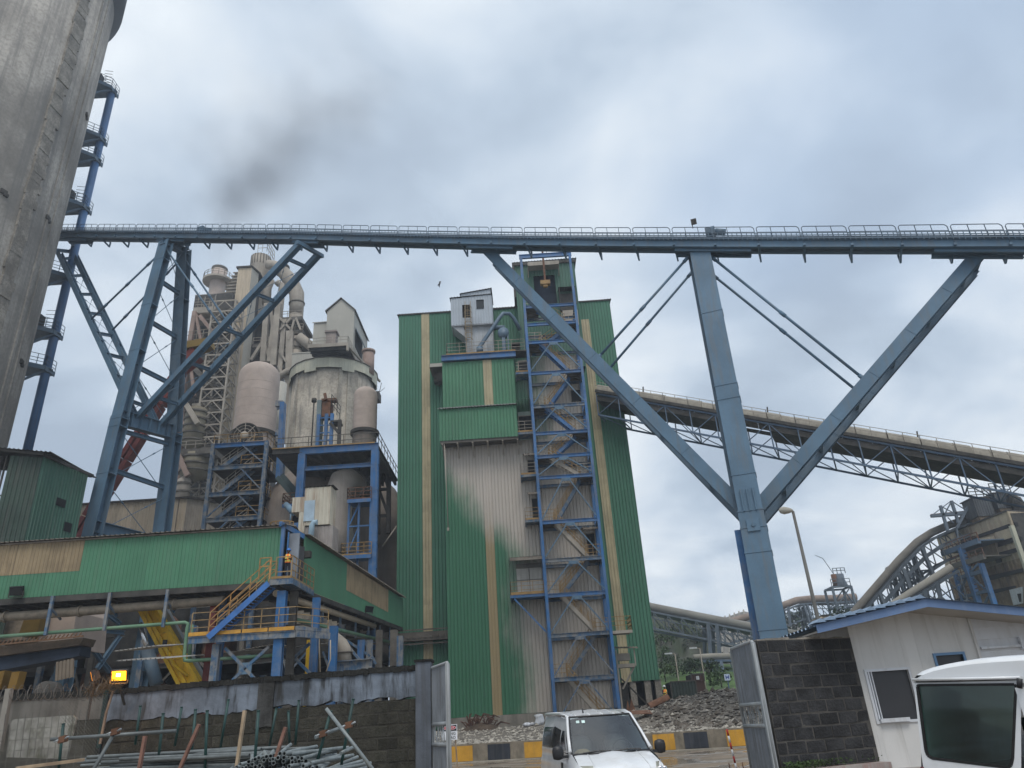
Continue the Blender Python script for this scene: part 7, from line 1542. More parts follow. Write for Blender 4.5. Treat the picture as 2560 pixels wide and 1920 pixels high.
# upper yard with the rubble mound
MX, MY = 15.5, 58
def yardf(x, y):
    s = kside(x, y); base = .84+sm(s/22)*.75
    d = math.hypot((x-MX)/8.5, (y-MY)/9); h = 1.45*sm(1.25-d)*1.0
    d2 = math.hypot((x-9.5)/5, (y-55)/6); h = max(h, .9*sm(1.2-d2))
    return base+h+(mn.noise(V(x*.8, y*.8, 0))*.14+mn.noise(V(x*2.3, y*2.3, 5))*.06)*(.4+min(h, 1)*1.6)
vs = []; fs = []; NX, NY = 150, 90
for j in range(NY+1):
    for i in range(NX+1):
        p = KA+kd*(-45+110*i/NX)+kn*(.35+52*(j/NY)**1.4); vs.append((p.x, p.y, yardf(p.x, p.y)))
for j in range(NY):
    for i in range(NX): a = j*(NX+1)+i; fs.append((a, a+1, a+NX+2, a+NX+1))
q = MB(); q.add(vs, fs, True); o = q.build('yard_ground', mat('rubble_soil', (.17, .15, .125), .95, 0, .35, .4, fine=.7, bscale=4, bump=1.0, rng=False)); struct(o)
def rocks(name, label, n, fx, sizes, m, seed):
    rg = random.Random(seed); q = MB()
    for _ in range(n):
        x, y = fx(rg); z = yardf(x, y) if kside(x, y) > 0 else .02; s = rg.uniform(*sizes)*(1 if rg.random() < .85 else 2.2)
        c = V(x, y, z+s*.25); pts = [c+V(rg.uniform(.6, 1.2)*a*s, rg.uniform(.6, 1.2)*b*s, rg.uniform(.4, .9)*d*s) for a, b, d in ((1, 0, .1), (-1, 0, 0), (0, 1, .1), (0, -1, 0), (.2, .1, 1), (0, 0, -.6))]
        q.add(pts, [(0, 2, 4), (2, 1, 4), (1, 3, 4), (3, 0, 4), (2, 0, 5), (1, 2, 5), (3, 1, 5), (0, 3, 5)])
    o = q.build(name, m); o['kind'] = 'stuff'; o['label'] = label; o['category'] = 'rubble'; return o
def alongk(a, b, w0, w1):
    def f(rg): p = KA+kd*rg.uniform(a, b)+kn*(w0+(w1-w0)*rg.random()**1.5); return p.x, p.y
    return f
LR = mat('pale_gravel', (.36, .33, .28), .95, 0, .35, 1.5); GR = mat('grey_rubble', (.20, .18, .155), .95, 0, .35, 1)
rocks('gravel', 'pale loose gravel spread over the strip above the painted kerb wall', 5200, alongk(-8, 24, .6, 19), (.03, .09), LR, 1)
rocks('rubble', 'grey broken rubble covering the mound right of the green building', 6500, lambda r: (r.uniform(7.2, 27), 45+24*r.random()**1.2), (.03, .12), GR, 2)
rocks('rubble', 'dark earthy rubble mixed into the mound right of the green building', 3000, lambda r: (r.uniform(7.2, 25), 45+22*r.random()), (.04, .16), mat('dark_earthy_rubble', (.095, .08, .065), .95, 0, .4, 1), 5)
kw = thing('kerb_wall', 'low dirty concrete retaining wall with alternate yellow and black painted blocks', 'retaining wall', KA)
q = MB(); q.prism([K0_, K1_, K1_+kn*.35, K0_+kn*.35], V(0, 0, .88)); q.build('wall', mat('stained_kerb_concrete', (.20, .17, .13), .95, 0, .3, .8, streak=.6, streakcol=(.09, .08, .06), bump=.5, sz=(2, 2, .8)), kw)
KY = mat('yellow_kerb_paint', (.52, .27, .03), .7, 0, .15, 1.5, fine=.2, streak=.3, streakcol=(.2, .15, .08)); KK = mat('black_kerb_paint', (.022, .026, .035), .7, 0, .3, 1.5, streak=.3, streakcol=(.09, .09, .09))
def kseg(x0, x1, m, nm):
    pa, pb = PP(x0, 1890, KA, kd), PP(x1, 1890, KA, kd); pa.z = pb.z = 0; q = MB()
    q.prism([pa-kn*.03+Z3*.07, pb-kn*.03+Z3*.07, pb+Z3*.07-kn*.002, pa+Z3*.07-kn*.002], V(0, 0, .74)); q.build(nm, m, kw)
for x0, x1, m, nm in ((1040, 1092, KY, 'yellow_block'), (1127, 1182, KY, 'yellow_block'), (1220, 1276, KK, 'black_block'), (1312, 1366, KY, 'yellow_block'), (1400, 1455, KK, 'black_block'), (1490, 1545, KY, 'yellow_block'), (1560, 1612, KK, 'black_block'), (1637, 1692, KY, 'yellow_block'), (1716, 1776, KK, 'black_block'), (1824, 1870, KY, 'yellow_block'), (1905, 1955, KK, 'black_block')): kseg(x0, x1, m, nm)
# junk on the yard
def onyard(x, y, Y): p = PY(x, y, Y); p.z = yardf(p.x, p.y); return p
jk = onyard(1203, 1815, 62); t = thing('scrap_heap', 'tangled brown root-like scrap heap at the foot of the green cladding', 'scrap', jk); rg = random.Random(8)
JM = mat('brown_scrap', (.085, .045, .03), .9, 0, .4, 2)
for i in range(34):
    q = MB(); a = jk+V(rg.uniform(-1, .9), rg.uniform(-.6, .6), 0); b = a+V(rg.uniform(-.7, .7), rg.uniform(-.4, .4), rg.uniform(.3, 1.15)); c = b+V(rg.uniform(-.5, .7), 0, rg.uniform(-.5, .25)); q.pipe([a, b, c], .06, 5, r2s=[.09, .07, .03]); q.build('scrap_piece', JM, t)
q = MB(); q.lathe(jk-Z3*.15, [(1.9, 0), (1.3, .3), (.7, .55), (.05, .65)], 14); q.build('soil_mound', mat('dark_brown_soil', (.07, .05, .035), .95, 0, .4, 2, bump=1), t)
p = onyard(1347, 1802, 62); t = thing('plastic_bag', 'crumpled white plastic bag on the gravel left of the white van', 'bag', p)
rg = random.Random(3); q = MB(); q.lathe(p, [(.05, -.05), (.35, .0), (.42, .25), (.3, .5), (.36, .7), (.05, .78)], 9); q.v = [(x+rg.uniform(-.09, .09), y+rg.uniform(-.09, .09), z+rg.uniform(-.07, .07)) for x, y, z in q.v]; q.build('bag', WHITES, t)
for i in range(6):
    pp = p+V(-1.3+rg.random()*1.1, rg.uniform(-.4, .4), 0); q = MB(); q.lathe(pp, [(.03, 0), (.2, .03), (.12, .2), (.02, .22)], 7); q.v = [(x+rg.uniform(-.06, .06), y, z+rg.uniform(-.03, .05)) for x, y, z in q.v]; q.build('scrap_sheet', WHITES, t)
for (x, y, Y, lb, kind) in ((1600, 1793, 52, 'flat rusty steel plate lying on the rubble right of the white van', 'plate'), (1655, 1778, 54, 'rusty half pipe leaning on the rubble heap', 'pipe'), (1572, 1775, 56, 'bent orange-rusty sheet standing behind the white van', 'sheet')):
    p = onyard(x, y, Y); t = thing('rusty_'+kind, lb, 'scrap', p); q = MB()
    if kind == 'plate': q.obox(p+V(0, 0, .35), V(.75, 0, -.03), V(0, .5, .1), Z3*.02); q.obox(p+V(-.6, 0, .2), V(.05, 0, 0), V(0, .05, 0), Z3*.25)
    elif kind == 'pipe': q.lathe(p+V(-.8, 0, .0), [(.34, 0), (.34, 1.5), (.3, 1.5), (.3, 0), (.34, 0)], 16, a0=math.pi*.9, a1=math.pi*2.0, axis=(1, .1, .35))
    else: q.prism([p, p+V(.5, 0, 0), p+V(.25, 0, .95)], V(0, .05, 0)); q.prism([p+V(-.2, 0, 0), p+V(.1, 0, 0), p+V(.0, 0, .8)], V(0, .3, 0))
    q.build('body', RUST, t)
# small orange-clad worker far off
pw = onyard(1664, 1745, 70); pw.z += .7
worker('person', 'tiny distant worker in orange beside the black skip', pw, .4, 1.0, WHITES)
# ================================================================== block walls in the foreground
def block_meshes(L_, H_, D_, n, seed):
    out = []; rg = random.Random(seed)
    for _ in range(n):
        q = MB(); j = lambda: rg.uniform(-.013, .013); x, z = L_/2-.012, H_/2-.012; b = .008
        f = [V(-x+j(), -D_/2+j()*.5, -z+j()), V(x+j(), -D_/2+j()*.5, -z+j()), V(x+j(), -D_/2+j()*.5, z+j()), V(-x+j(), -D_/2+j()*.5, z+j())]
        g = [V(-x-b, -D_/2+b*1.5, -z-b), V(x+b, -D_/2+b*1.5, -z-b), V(x+b, -D_/2+b*1.5, z+b), V(-x-b, -D_/2+b*1.5, z+b)]; k = [V(p.x, D_/2, p.z) for p in g]
        q.add(f+g+k, [(0, 1, 2, 3)]+[(i, (i+1) % 4, 4+(i+1) % 4, 4+i)[::-1] for i in range(4)]+[(4+i, 4+(i+1) % 4, 8+(i+1) % 4, 8+i)[::-1] for i in range(4)]+[(8, 11, 10, 9)])
        me = bpy.data.meshes.new('block'); me.from_pydata(q.v, [], q.f); me.update(); out.append(me)
    return out
def block_wall(root, A, B, z0, z1, m, mm, L_=.46, H_=.235, dep=.2, seed=1):
    A = V(A[0], A[1], 0); B = V(B[0], B[1], 0); d = (B-A).normalized(); LL_ = (B-A).length; ang = math.atan2(d.y, d.x); nrm = V(-d.y, d.x, 0)
    q = MB(); q.prism([A+nrm*.003+Z3*z0, B+nrm*.003+Z3*z0, B+nrm*dep+Z3*z0, A+nrm*dep+Z3*z0], Z3*(z1-z0)); q.build('mortar_core', mm, root)
    ms = block_meshes(L_-.02, H_-.02, .12, 6, seed); 
    half = block_meshes(L_/2-.02, H_-.02, .12, 3, seed+5)
    for q_ in ms+half: q_.materials.append(m)
    rg = random.Random(seed); rows = int(round((z1-z0)/H_)); H2 = (z1-z0)/rows; cnt = 0
    for r in range(rows):
        x = 0 if r % 2 == 0 else -L_/2
        while x < LL_-.1:
            a, b = max(0, x), min(LL_, x+L_)
            if b-a > .12:
                full = (b-a) > L_*.8; me = rg.choice(ms if full else half)
                o = bpy.data.objects.new('block', me); COL.objects.link(o); o.parent = root; c = A+d*((a+b)/2)+nrm*(.055+rg.uniform(-.004, .004))+Z3*(z0+(r+.5)*H2)-parent_loc(root)
                o.location = c; o.rotation_euler = (0, 0, ang); o.scale = ((b-a-.02)/((L_ if full else L_/2)-.02), 1, H2/H_)
                if rg.random() < .5: o.rotation_euler = (0, math.pi, ang)
                cnt += 1
            x += L_
    return cnt
# left wall
WA, WB = V(-.537*18.4, 18.4, 0), V(-.146*17.0, 17.0, 0)
lw = thing('block_wall', 'mossy dark block wall with a band of peeling grey-blue plaster below a black coping', 'wall', (WA.x, WA.y, 0))
wd = (WB-WA).normalized(); wn = V(-wd.y, wd.x, 0)
WALLH = 2.97
# base plaster core plus blocks below the band
nblk = block_wall(lw, WA, WB, .62, 2.30, BLOCKD, MORTAR, seed=4)
q = MB(); q.prism([WA+Z3*-.1, WB+Z3*-.1, WB+wn*.2-Z3*.1, WA+wn*.2-Z3*.1], Z3*.72); q.build('footing', BLOCKD, lw)
rg = random.Random(21); LWL = (WB-WA).length
def wallpt(s, z, o=0): return WA+wd*s-wn*o+Z3*z
def jag(s0, s1, zb, zt, name, m, o=.02, amp=.03, step=.12):
    n = max(2, int((s1-s0)/step)); bot = [wallpt(s0+(s1-s0)*i/n, zb+rg.uniform(-amp, amp)+.03*math.sin(i*.7), o) for i in range(n+1)]
    top = [wallpt(s0+(s1-s0)*i/n, zt+rg.uniform(-.006, .006), o) for i in range(n+1)]
    vs = bot+top; back = [p+wn*(.2+o) for p in vs]; q = MB(); N2 = len(vs); fs = []
    for i in range(n): fs += [(i, i+1, n+2+i, n+1+i), (N2+i, i+N2+n+1, i+N2+n+2, N2+i+1), (i, N2+i, N2+i+1, i+1), (n+1+i, n+2+i, N2+n+2+i, N2+n+1+i)]
    q.add(vs+back, fs); return q.build(name, m, lw)
sp = (XY(643, 1740, 17.6)-WA.x)/wd.x; sp2 = (XY(686, 1740, 17.6)-WA.x)/wd.x
jag(0, sp, 2.28, 2.86, 'plaster_band', PLASTER); jag(sp2, LWL, 2.33, 2.86, 'plaster_band', PLASTER)
jag(sp, sp2, 1.9, 2.9, 'mossy_pier', mat('blackened_pier', (.045, .045, .043), .95, 0, .4, 2, streak=.5, streakcol=(.10, .10, .10), bump=.6), o=.045)
q = MB(); n = 90
for i in range(n):
    s0, s1 = LWL*i/n, LWL*(i+1)/n; h = .035+.05*rg.random(); z = 2.86+rg.uniform(-.02, .01); q.prism([wallpt(s0, z, .05+rg.random()*.02), wallpt(s1, z, .05+rg.random()*.02), wallpt(s1, z, -.25), wallpt(s0, z, -.25)], Z3*(.09+h*.4))
q.build('coping', COPING, lw, kind='stuff')
pl = thing('gate_pillar', 'grey-blue plastered square gate pillar at the right end of the mossy wall', 'pillar', (WB.x+.15, 17, 0))
q = MB(); q.box(WB.x+.0, -.128*17+.02, 16.9, 17.35, -.1, 3.02); q.build('shaft', PILLARP, pl); q = MB(); q.box(WB.x-.03, -.128*17+.05, 16.87, 17.38, 3.02, 3.07); q.build('cap', COPING, pl)
# second wall, fence, razor wire at far left
W2a, W2b = PZ(-150, 1746, 3.0), PZ(262, 1722, 3.0)
w2 = thing('rear_wall', 'dark rendered wall with a pale top band behind the chain-link fence', 'wall', (W2b.x, W2b.y, 0))
q = MB(); d_2 = (V(W2b.x, W2b.y, 0)-V(W2a.x, W2a.y, 0)).normalized(); n_2 = V(-d_2.y, d_2.x, 0); A2, B2 = V(W2a.x, W2a.y, 0), V(W2b.x, W2b.y, 0)
q.prism([A2, B2, B2+n_2*.2, A2+n_2*.2], Z3*2.35); q.build('lower_render', BLOCKD, w2)
q = MB(); q.prism([A2+Z3*2.35-n_2*.01, B2+Z3*2.35-n_2*.01, B2+n_2*.21+Z3*2.35, A2+n_2*.21+Z3*2.35], Z3*.5); q.build('top_band', mat('brownish_grey_render', (.15, .14, .125), .95, 0, .3, 1.2, streak=.6, streakcol=(.06, .055, .045), bump=.5), w2)
q = MB(); q.prism([A2+Z3*2.85-n_2*.04, B2+Z3*2.85-n_2*.04, B2+n_2*.25+Z3*2.85, A2+n_2*.25+Z3*2.85], Z3*.14); q.build('coping', COPING, w2)
FYY = 16.0
ss_ = thing('stained_panel', 'whitish mould-stained sheet leaning behind the wire mesh', 'panel', PY(110, 1840, FYY+.8))
a = [PY(x, y, FYY+.8) for x, y in ((15, 1893), (165, 1898), (190, 1796), (182, 1788), (35, 1798), (26, 1806))]; q = MB(); q.prism(a, V(0, .06, 0)); q.build('sheet', mat('mouldy_white', (.42, .41, .37), .9, 0, .35, 2.5, streak=.9, streakcol=(.12, .12, .08), fine=.5, sz=(6, 6, 2)), ss_)
fe = thing('wire_fence', 'rusty chain-link and welded mesh fence on a pale concrete post, razor wire along its top', 'fence', PY(100, 1850, FYY))
q = MB(); q.beam(PY(24, 1722, FYY), PY(-4, 1880, FYY), .11); q.build('post', mat('pale_concrete_post', (.26, .24, .21), .9, bump=.3), fe)
q = MB(); q.beam(PY(267, 1724, FYY+.3), PY(246, 1870, FYY+.3), .06); q.build('post', POSTG, fe)
q = MB(); q.beam(PY(283, 1727, FYY), PY(266, 1780, FYY), .035); q.beam(PY(266, 1780, FYY), PY(250, 1860, FYY), .04); q.build('post', WOOD, fe)
WIRE = mat('dull_wire', (.13, .125, .11), .6, .3, .3, 3)
xl_, xr_ = XY(-40, 1800, FYY), XY(262, 1800, FYY); zt_ = ZY(120, 1748, FYY); zb_ = ZY(120, 1925, FYY)
q = MB(); n = 80
for i in range(n):
    x = xl_+(xr_-xl_)*i/n; h = zt_-zb_
    for s in (1, -1):
        a, b = V(x, FYY, zb_), V(x+s*h, FYY, zt_)
        if b.x < xl_: b = V(xl_, FYY, zb_+(x-xl_))
        if b.x > xr_: b = V(xr_, FYY, zb_+(xr_-x))
        q.beam(a, b, .0035)
for s in range(int((zt_-zb_)/.065)):
    q.beam(V(xl_, FYY, zb_+s*.065), V(xl_+(zt_-zb_-s*.065), FYY, zt_), .0035); q.beam(V(xr_, FYY, zb_+s*.065), V(xr_-(zt_-zb_-s*.065), FYY, zt_), .0035)
q.build('chain_link', WIRE, fe, kind='stuff')
q = MB(); y_ = FYY-.5
for i in range(13): q.beam(PY(14+i*17, 1785-i, y_), PY(-5+i*17, 1925, y_), .007)
for j in range(5): q.beam(PY(-10, 1828+j*26, y_), PY(215, 1812+j*26, y_), .007)
q.build('welded_mesh', WIRE, fe, kind='stuff')
q = MB(); pts = []; n = 26*14
for i in range(n+1):
    t = i/n; c = lerp(PY(-20, 1737, FYY), PY(262, 1728, FYY), t); th_ = t*26*2*math.pi; pts.append(c+V(.0, .135*math.cos(th_)*(1+.25*math.sin(i*.37)), .135*math.sin(th_)*(1+.25*math.sin(i*.23)))+V(.06*math.sin(th_*.5), 0, 0))
q.pipe(pts, .0042, 4, cap=False, smooth=False)
for i in range(0, n, 3): p_ = pts[i]; q.beam(p_-V(.02, 0, .008), p_+V(.02, 0, .008), .004)
q.build('razor_coil', mat('razor_wire', (.13, .115, .10), .6, .2, .3, 3), fe, kind='stuff')
q = MB(); rg = random.Random(5)
for i in range(150):
    c = lerp(PY(222, 1730, FYY), PY(292, 1712, FYY), rg.random())+V(0, rg.uniform(-.2, .2), rg.uniform(-.12, .1)); e = c+V(rg.uniform(-.18, .18), rg.uniform(-.1, .1), rg.uniform(-.12, .25)); q.beam(c, e, .006)
q.build('dry_creeper', mat('dry_vine', (.12, .075, .04), .9, 0, .4, 3), fe, kind='stuff')
# lit sodium floodlights by the wall corner
LIT = emis('sodium_lens', (1.0, .36, .015), 4.0)
p = PY(300, 1688, 17.6)
fl = flood(p.x, p.y, p.z, .12, 'glowing orange floodlight above the left corner of the mossy wall', LIT, s=.72)
q = MB(); q.obox(p+V(.0, -.075, .0)+V(0, 0, 0), V(.045, 0, 0), V(0, .004, 0), Z3*.035); q.build('burner', emis('sodium_core', (1.0, .8, .25), 14), fl)
q = MB(); q.beam(p-Z3*.17, V(p.x-.05, p.y+.5, 2.6), .04); q.build('mast', DARKM, fl)
pd = bpy.data.lights.new('floodlight_glow', 'POINT'); pd.energy = 16; pd.color = (1, .42, .08); pd.shadow_soft_size = .08; po = bpy.data.objects.new('floodlight_glow', pd); COL.objects.link(po); po.location = p+V(-.05, -.16, -.05); po['label'] = 'sodium floodlight light'
po.parent = fl; po.location = V(-.05, -.16, -.05)
p = PY(237, 1690, 17.6); f2 = flood(p.x, p.y, p.z, -1.15, 'unlit-looking floodlight seen edge-on left of the glowing one', emis('dim_sodium_edge', (1.0, .33, .03), 1.2), s=.72)
q = MB(); q.beam(p-Z3*.17, p-Z3*.9, .04); q.build('mast', DARKM, f2)
# ================================================================== scaffold pipe stacks and stakes
def pipe_mesh(L_, r=.0245):
    q = MB(); q.lathe((0, 0, 0), [(r, 0), (r, L_)], 12, axis=(1, 0, 0)); q.lathe((0, 0, 0), [(r-.005, .0), (r-.005, .25)], 12, axis=(1, 0, 0)); q.lathe((0, 0, 0), [(r-.005, 0), (r, 0)], 12, smooth=False, axis=(1, 0, 0)); q.lathe((0, 0, 0), [(r-.005, L_), (r, L_)], 12, smooth=False, axis=(1, 0, 0))
    q.lathe((0, 0, 0), [(0.0005, .25), (r-.005, .25)], 12, axis=(1, 0, 0)); q.lathe((0, 0, 0), [(0.0005, L_-.2), (r-.005, L_-.2), (r-.005, L_)], 12, axis=(1, 0, 0))
    me = bpy.data.meshes.new('pipe'); me.from_pydata(q.v, [], q.f); me.polygons.foreach_set('use_smooth', q.smooth); me.materials.append(GALVG); me.update(); return me
PM = [pipe_mesh(2.2), pipe_mesh(2.8), pipe_mesh(1.7)]
PG = mat('dark_grey_pipe', (.14, .155, .155), .5, .2, .25, 2, fine=.4)
for me in (PM[0].copy(), PM[1].copy()): me.materials[0] = PG; PM.append(me)
def place_pipe(me, P, yaw, pit, label, group):
    o = bpy.data.objects.new('scaffold_pipe', me); COL.objects.link(o); o.location = P; o.rotation_euler = (random.Random(hash(tuple(P)) & 255).random()*6, -pit, yaw); o['label'] = label; o['category'] = 'pipe'; o['group'] = group; return o
rg = random.Random(17)
def prof_y(x):
    P_ = [(555, 1925), (600, 1898), (650, 1878), (705, 1868), (745, 1876), (790, 1900), (825, 1925)]
    for (a, b), (c, d) in zip(P_, P_[1:]):
        if a <= x <= c: return b+(d-b)*(x-a)/(c-a)
    return 1999
xx = 558
while xx < 822:
    yy = prof_y(xx)+13+rg.uniform(0, 4)
    while yy < 1948:
        c = PY(xx+rg.uniform(-3, 3), yy, 10.4+rg.uniform(-.35, .25))
        place_pipe(PM[rg.choice([0, 0, 2])], c, rad(99+rg.uniform(-16, 12)), rad(rg.uniform(-2, 2.5)), 'pale greenish scaffold pipe in the right-hand stack, its open end towards the viewer', 'scaffold pipes stacked end-on at the wall'); yy += 9.5
    xx += 9.0
for i in range(44):
    y = 1890+(i//4)*5.6+rg.uniform(-2, 2); c = PY(205+rg.uniform(-12, 60)+(i % 4)*38, y+3, 11.9+rg.uniform(-.5, .4)); place_pipe(PM[rg.choice([3, 4, 4])], c, rad(rg.uniform(-9, 7)), rad(rg.uniform(-2.0, .6)), 'grey scaffold pipe lying lengthwise in the left-hand stack before the wall', 'scaffold pipes lying lengthwise')
rk = thing('pipe_rack', 'dark timber bearers under the two scaffold pipe stacks', 'rack', (-5, 12, 0))
for x in (-6.6, -5.2, -4.0, -2.9): q = MB(); q.box(x-.05, x+.05, 10.9, 12.8, .92, 1.0); q.build('bearer', WOOD, rk); q = MB(); q.box(x-.05, x+.05, 11.2, 11.3, 0, .92); q.build('leg', WOOD, rk)
def stick(name, label, a, b, Y, w, m, round_=True, cat='post', group=None, Y2=None):
    A, B = PY(*a, Y), PY(*b, Y2 or Y); t = thing(name, label, cat, B, group); q = MB()
    q.tube(A, B, w/2, 8) if round_ else q.beam(A, B, w, w*.6); q.build('shaft', m, t)
    if round_ and name == 'steel_post': q = MB(); q.tube(A, A+(A-B).normalized()*.015, w/2+.004, 8); q.build('cap', m, t)
    return t
GP = 'dark green steel posts standing along the pipe stacks'
posts = [((351, 1766), (338, 1862), 13.2), ((408, 1785), (393, 1930), 11.6), ((454, 1769), (437, 1865), 13.2), ((489, 1775), (475, 1925), 12.2), ((518, 1778), (512, 1930), 11.4), ((571, 1750), (550, 1876), 13), ((158, 1811), (146, 1930), 12.2), ((646, 1778), (635, 1930), 11.0), ((691, 1772), (672, 1873), 13.2), ((721, 1779), (724, 1862), 13.3), ((747, 1752), (738, 1862), 13.2), ((827, 1779), (786, 1930), 11.0), ((883, 1749), (850, 1930), 11.4)]
lbs = ['second dark post from the left, above the lengthwise pipes', 'slim green post rising from the crossing scaffold poles', 'dark post against the first dark pier of plaster', 'dark green post left of the leaning timber', 'upright green post between two timber stakes', 'tallest dark post left of the pale stake', 'lone dark post in front of the wire mesh', 'dark green post at the left end of the pipe ends', 'leaning dark post behind the pipe ends', 'short dark post in the middle of the pipe ends', 'tall dark post behind the middle of the pipe ends', 'leaning green post carrying the left pipe coupler', 'tall leaning green post carrying the right pipe coupler']
for (a, b, Y), lb in zip(posts, lbs): stick('steel_post', lb, a, b, Y, .042, POSTG, group=GP)
PALE = mat('pale_timber', (.36, .27, .18), .85, 0, .3, 3, streak=.4, streakcol=(.2, .13, .09))
REDW = mat('reddish_timber', (.22, .115, .085), .85, 0, .3, 3, streak=.4, streakcol=(.3, .2, .15))
for a, b, Y, m, lb in (((612, 1776), (590, 1930), 10.6, PALE, 'pale squared timber stake standing between the pipe stacks'), ((498, 1811), (446, 1930), 10.8, REDW, 'reddish leaning timber stake over the lengthwise pipes'), ((363, 1840), (347, 1930), 10.6, REDW, 'short reddish timber stake in the lengthwise pipes'), ((714, 1818), (678, 1930), 10.4, REDW, 'reddish timber stake leaning among the pipe ends')): stick('timber_stake', lb, a, b, Y, .06, m, False, 'stake', 'timber stakes among the pipes')
for a, b, Y, Y2, lb in (((127, 1849), (441, 1827), 11.2, 11.4, 'long scaffold pole lying level across the left posts'), ((289, 1827), (230, 1930), 11.0, 10.6, 'scaffold pole slanting down under the level pole'), ((788, 1843), (868, 1814), 10.9, 11.3, 'short pale scaffold pole clamped between two leaning posts'), ((816, 1772), (937, 1930), 11.0, 10.7, 'long thin scaffold pole slanting down to the right'), ((852, 1883), (889, 1865), 10.9, 11.3, 'pale pipe poking out of the right end of the stack')): stick('scaffold_pole', lb, a, b, Y, .05, GALVG if a[0] > 700 else PG, True, 'pole', Y2=Y2)
for x, y in ((808, 1834), (872, 1812), (289, 1829), (158, 1848)):
    p = PY(x, y, 10.95); t = thing('pipe_coupler', {808: 'rusty coupler on the left leaning post', 872: 'rusty coupler on the tall right leaning post', 289: 'coupler where two scaffold poles cross', 158: 'coupler on the lone post by the mesh'}[x], 'coupler', p, 'scaffold couplers')
    q = MB(); q.obox(p, V(.045, 0, .01), V(0, .045, 0), Z3*.04); q.build('body', RUST, t); q = MB(); q.tube(p+V(.03, -.03, 0), p+V(.1, -.06, .03), .012, 6); q.tube(p+V(-.03, -.03, 0), p+V(-.09, -.06, -.03), .012, 6); q.build('bolt', GALV, t)
pk = thing('plank', 'weathered plank edge along the bottom left before the mesh', 'plank', PY(130, 1910, 11)); q = MB(); q.beam(PY(40, 1921, 11), PY(210, 1899, 11.5), .12, .04); q.build('board', PALE, pk)
# ================================================================== gates
def gate(name, label, A, B, zt, zb, rails, seed, holes=True):
    A = V(A.x, A.y, 0); B = V(B.x, B.y, 0); d = (B-A).normalized(); L_ = (B-A).length; t = thing(name, label, 'gate', V(A.x, A.y, zb)); nn = V(-d.y, d.x, 0)
    q = MB(); q.pipe([A+Z3*zb, A+Z3*(zt-.05), A+d*.05+Z3*zt, B-d*.05+Z3*zt, B+Z3*(zt-.05), B+Z3*zb], .035, 10); q.build('frame_tube', GATEF, t)
    q = MB(); q.beam(B+Z3*zb-d*.02, B+Z3*(zt-.02)-d*.02, .09); q.build('end_post', GATEF, t)
    n = int(L_/.11)
    def panel(z0, z1):
        for i in range(3):
            q = MB(); a = A+d*(.04+(L_-.1)*i/3); b = A+d*(.04+(L_-.1)*(i+1)/3); q.corr(a.xy, b.xy, z0, z1, .10, .02, out=-nn if (-nn).y < 0 else nn); q.build('gate_sheet', GATEM, t)
    zz_ = sorted(rails); panel(zz_[-1], zt-.03); panel(zb+.05, zz_[0])
    for z in rails: q = MB(); q.tube(A+Z3*z, B+Z3*z, .04, 10); q.build('mid_rail', GATEF, t)
    rg = random.Random(seed); m_ = int(L_/.13)
    for i in range(m_):
        a = A+d*(L_*(i+.2)/m_); q = MB(); z0, z1 = zz_; pts = [a+Z3*z0, a+d*rg.uniform(-.02, .08)+Z3*(z0+(z1-z0)*.35), a+d*rg.uniform(-.05, .07)+Z3*(z0+(z1-z0)*.7), a+d*.05+Z3*z1]; q.pipe(pts, .011, 5); q.build('scroll_bar', GATEF, t)
    return t
zg = ZY(1084, 1670, 17.0); GA = V(-.1262*17, 17.0, 0); GB = PZ(1119, 1656, zg)
gate('metal_gate', 'grey sheet gate leaf swung open beside the left pillar', GA, GB, zg, .1, (ZY(1120, 1808, GB.y), ZY(1120, 1862, GB.y)), 3)
zg2 = ZY(1881, 1603, 16.0); HB_ = V(XY(1881, 1603, 16.0), 16.0, 0); HA_ = PZ(1827, 1622, zg2)
g_ = gate('metal_gate', 'grey sheet gate leaf swung open against the black block wall', HA_, HB_, zg2, .15, (ZY(1910, 1758, 16.0), ZY(1918, 1815, 16.0)), 4)
# danger sign
sx = PY(1128, 1830, 28); ds = thing('danger_sign', 'white danger sign on a small easel partly hidden by the left gate', 'sign', V(sx.x, 28, 0))
b0, b1 = PY(1105, 1813, 28), PY(1142.5, 1811, 28); bz0, bz1 = ZY(1128, 1850, 28), ZY(1128, 1811, 28)
q = MB(); q.box(b0.x, b1.x, 28, 28.02, bz0, bz1); q.build('board', mat('sign_white', (.72, .73, .76), .5), ds)
bw = b1.x-b0.x; bh = bz1-bz0
q = MB(); q.box(b0.x+.02, b1.x-.02, 27.992, 27.999, bz1-bh*.42, bz1-.02); q.build('black_header', BLACKP, ds)
q = MB(); c = V((b0.x+b1.x)/2, 27.99, bz1-bh*.22); q.prism([c+V(bw*.44*math.cos(t_), 0, bh*.15*math.sin(t_)) for t_ in [i*math.pi/12 for i in range(24)]], V(0, -.003, 0)); q.build('white_oval', MATS['sign_white'], ds)
q = MB(); q.prism([c+V(bw*.41*math.cos(t_), -.004, bh*.125*math.sin(t_)) for t_ in [i*math.pi/12 for i in range(24)]], V(0, -.003, 0)); q.build('red_oval', mat('sign_red', (.55, .02, .03), .5), ds)
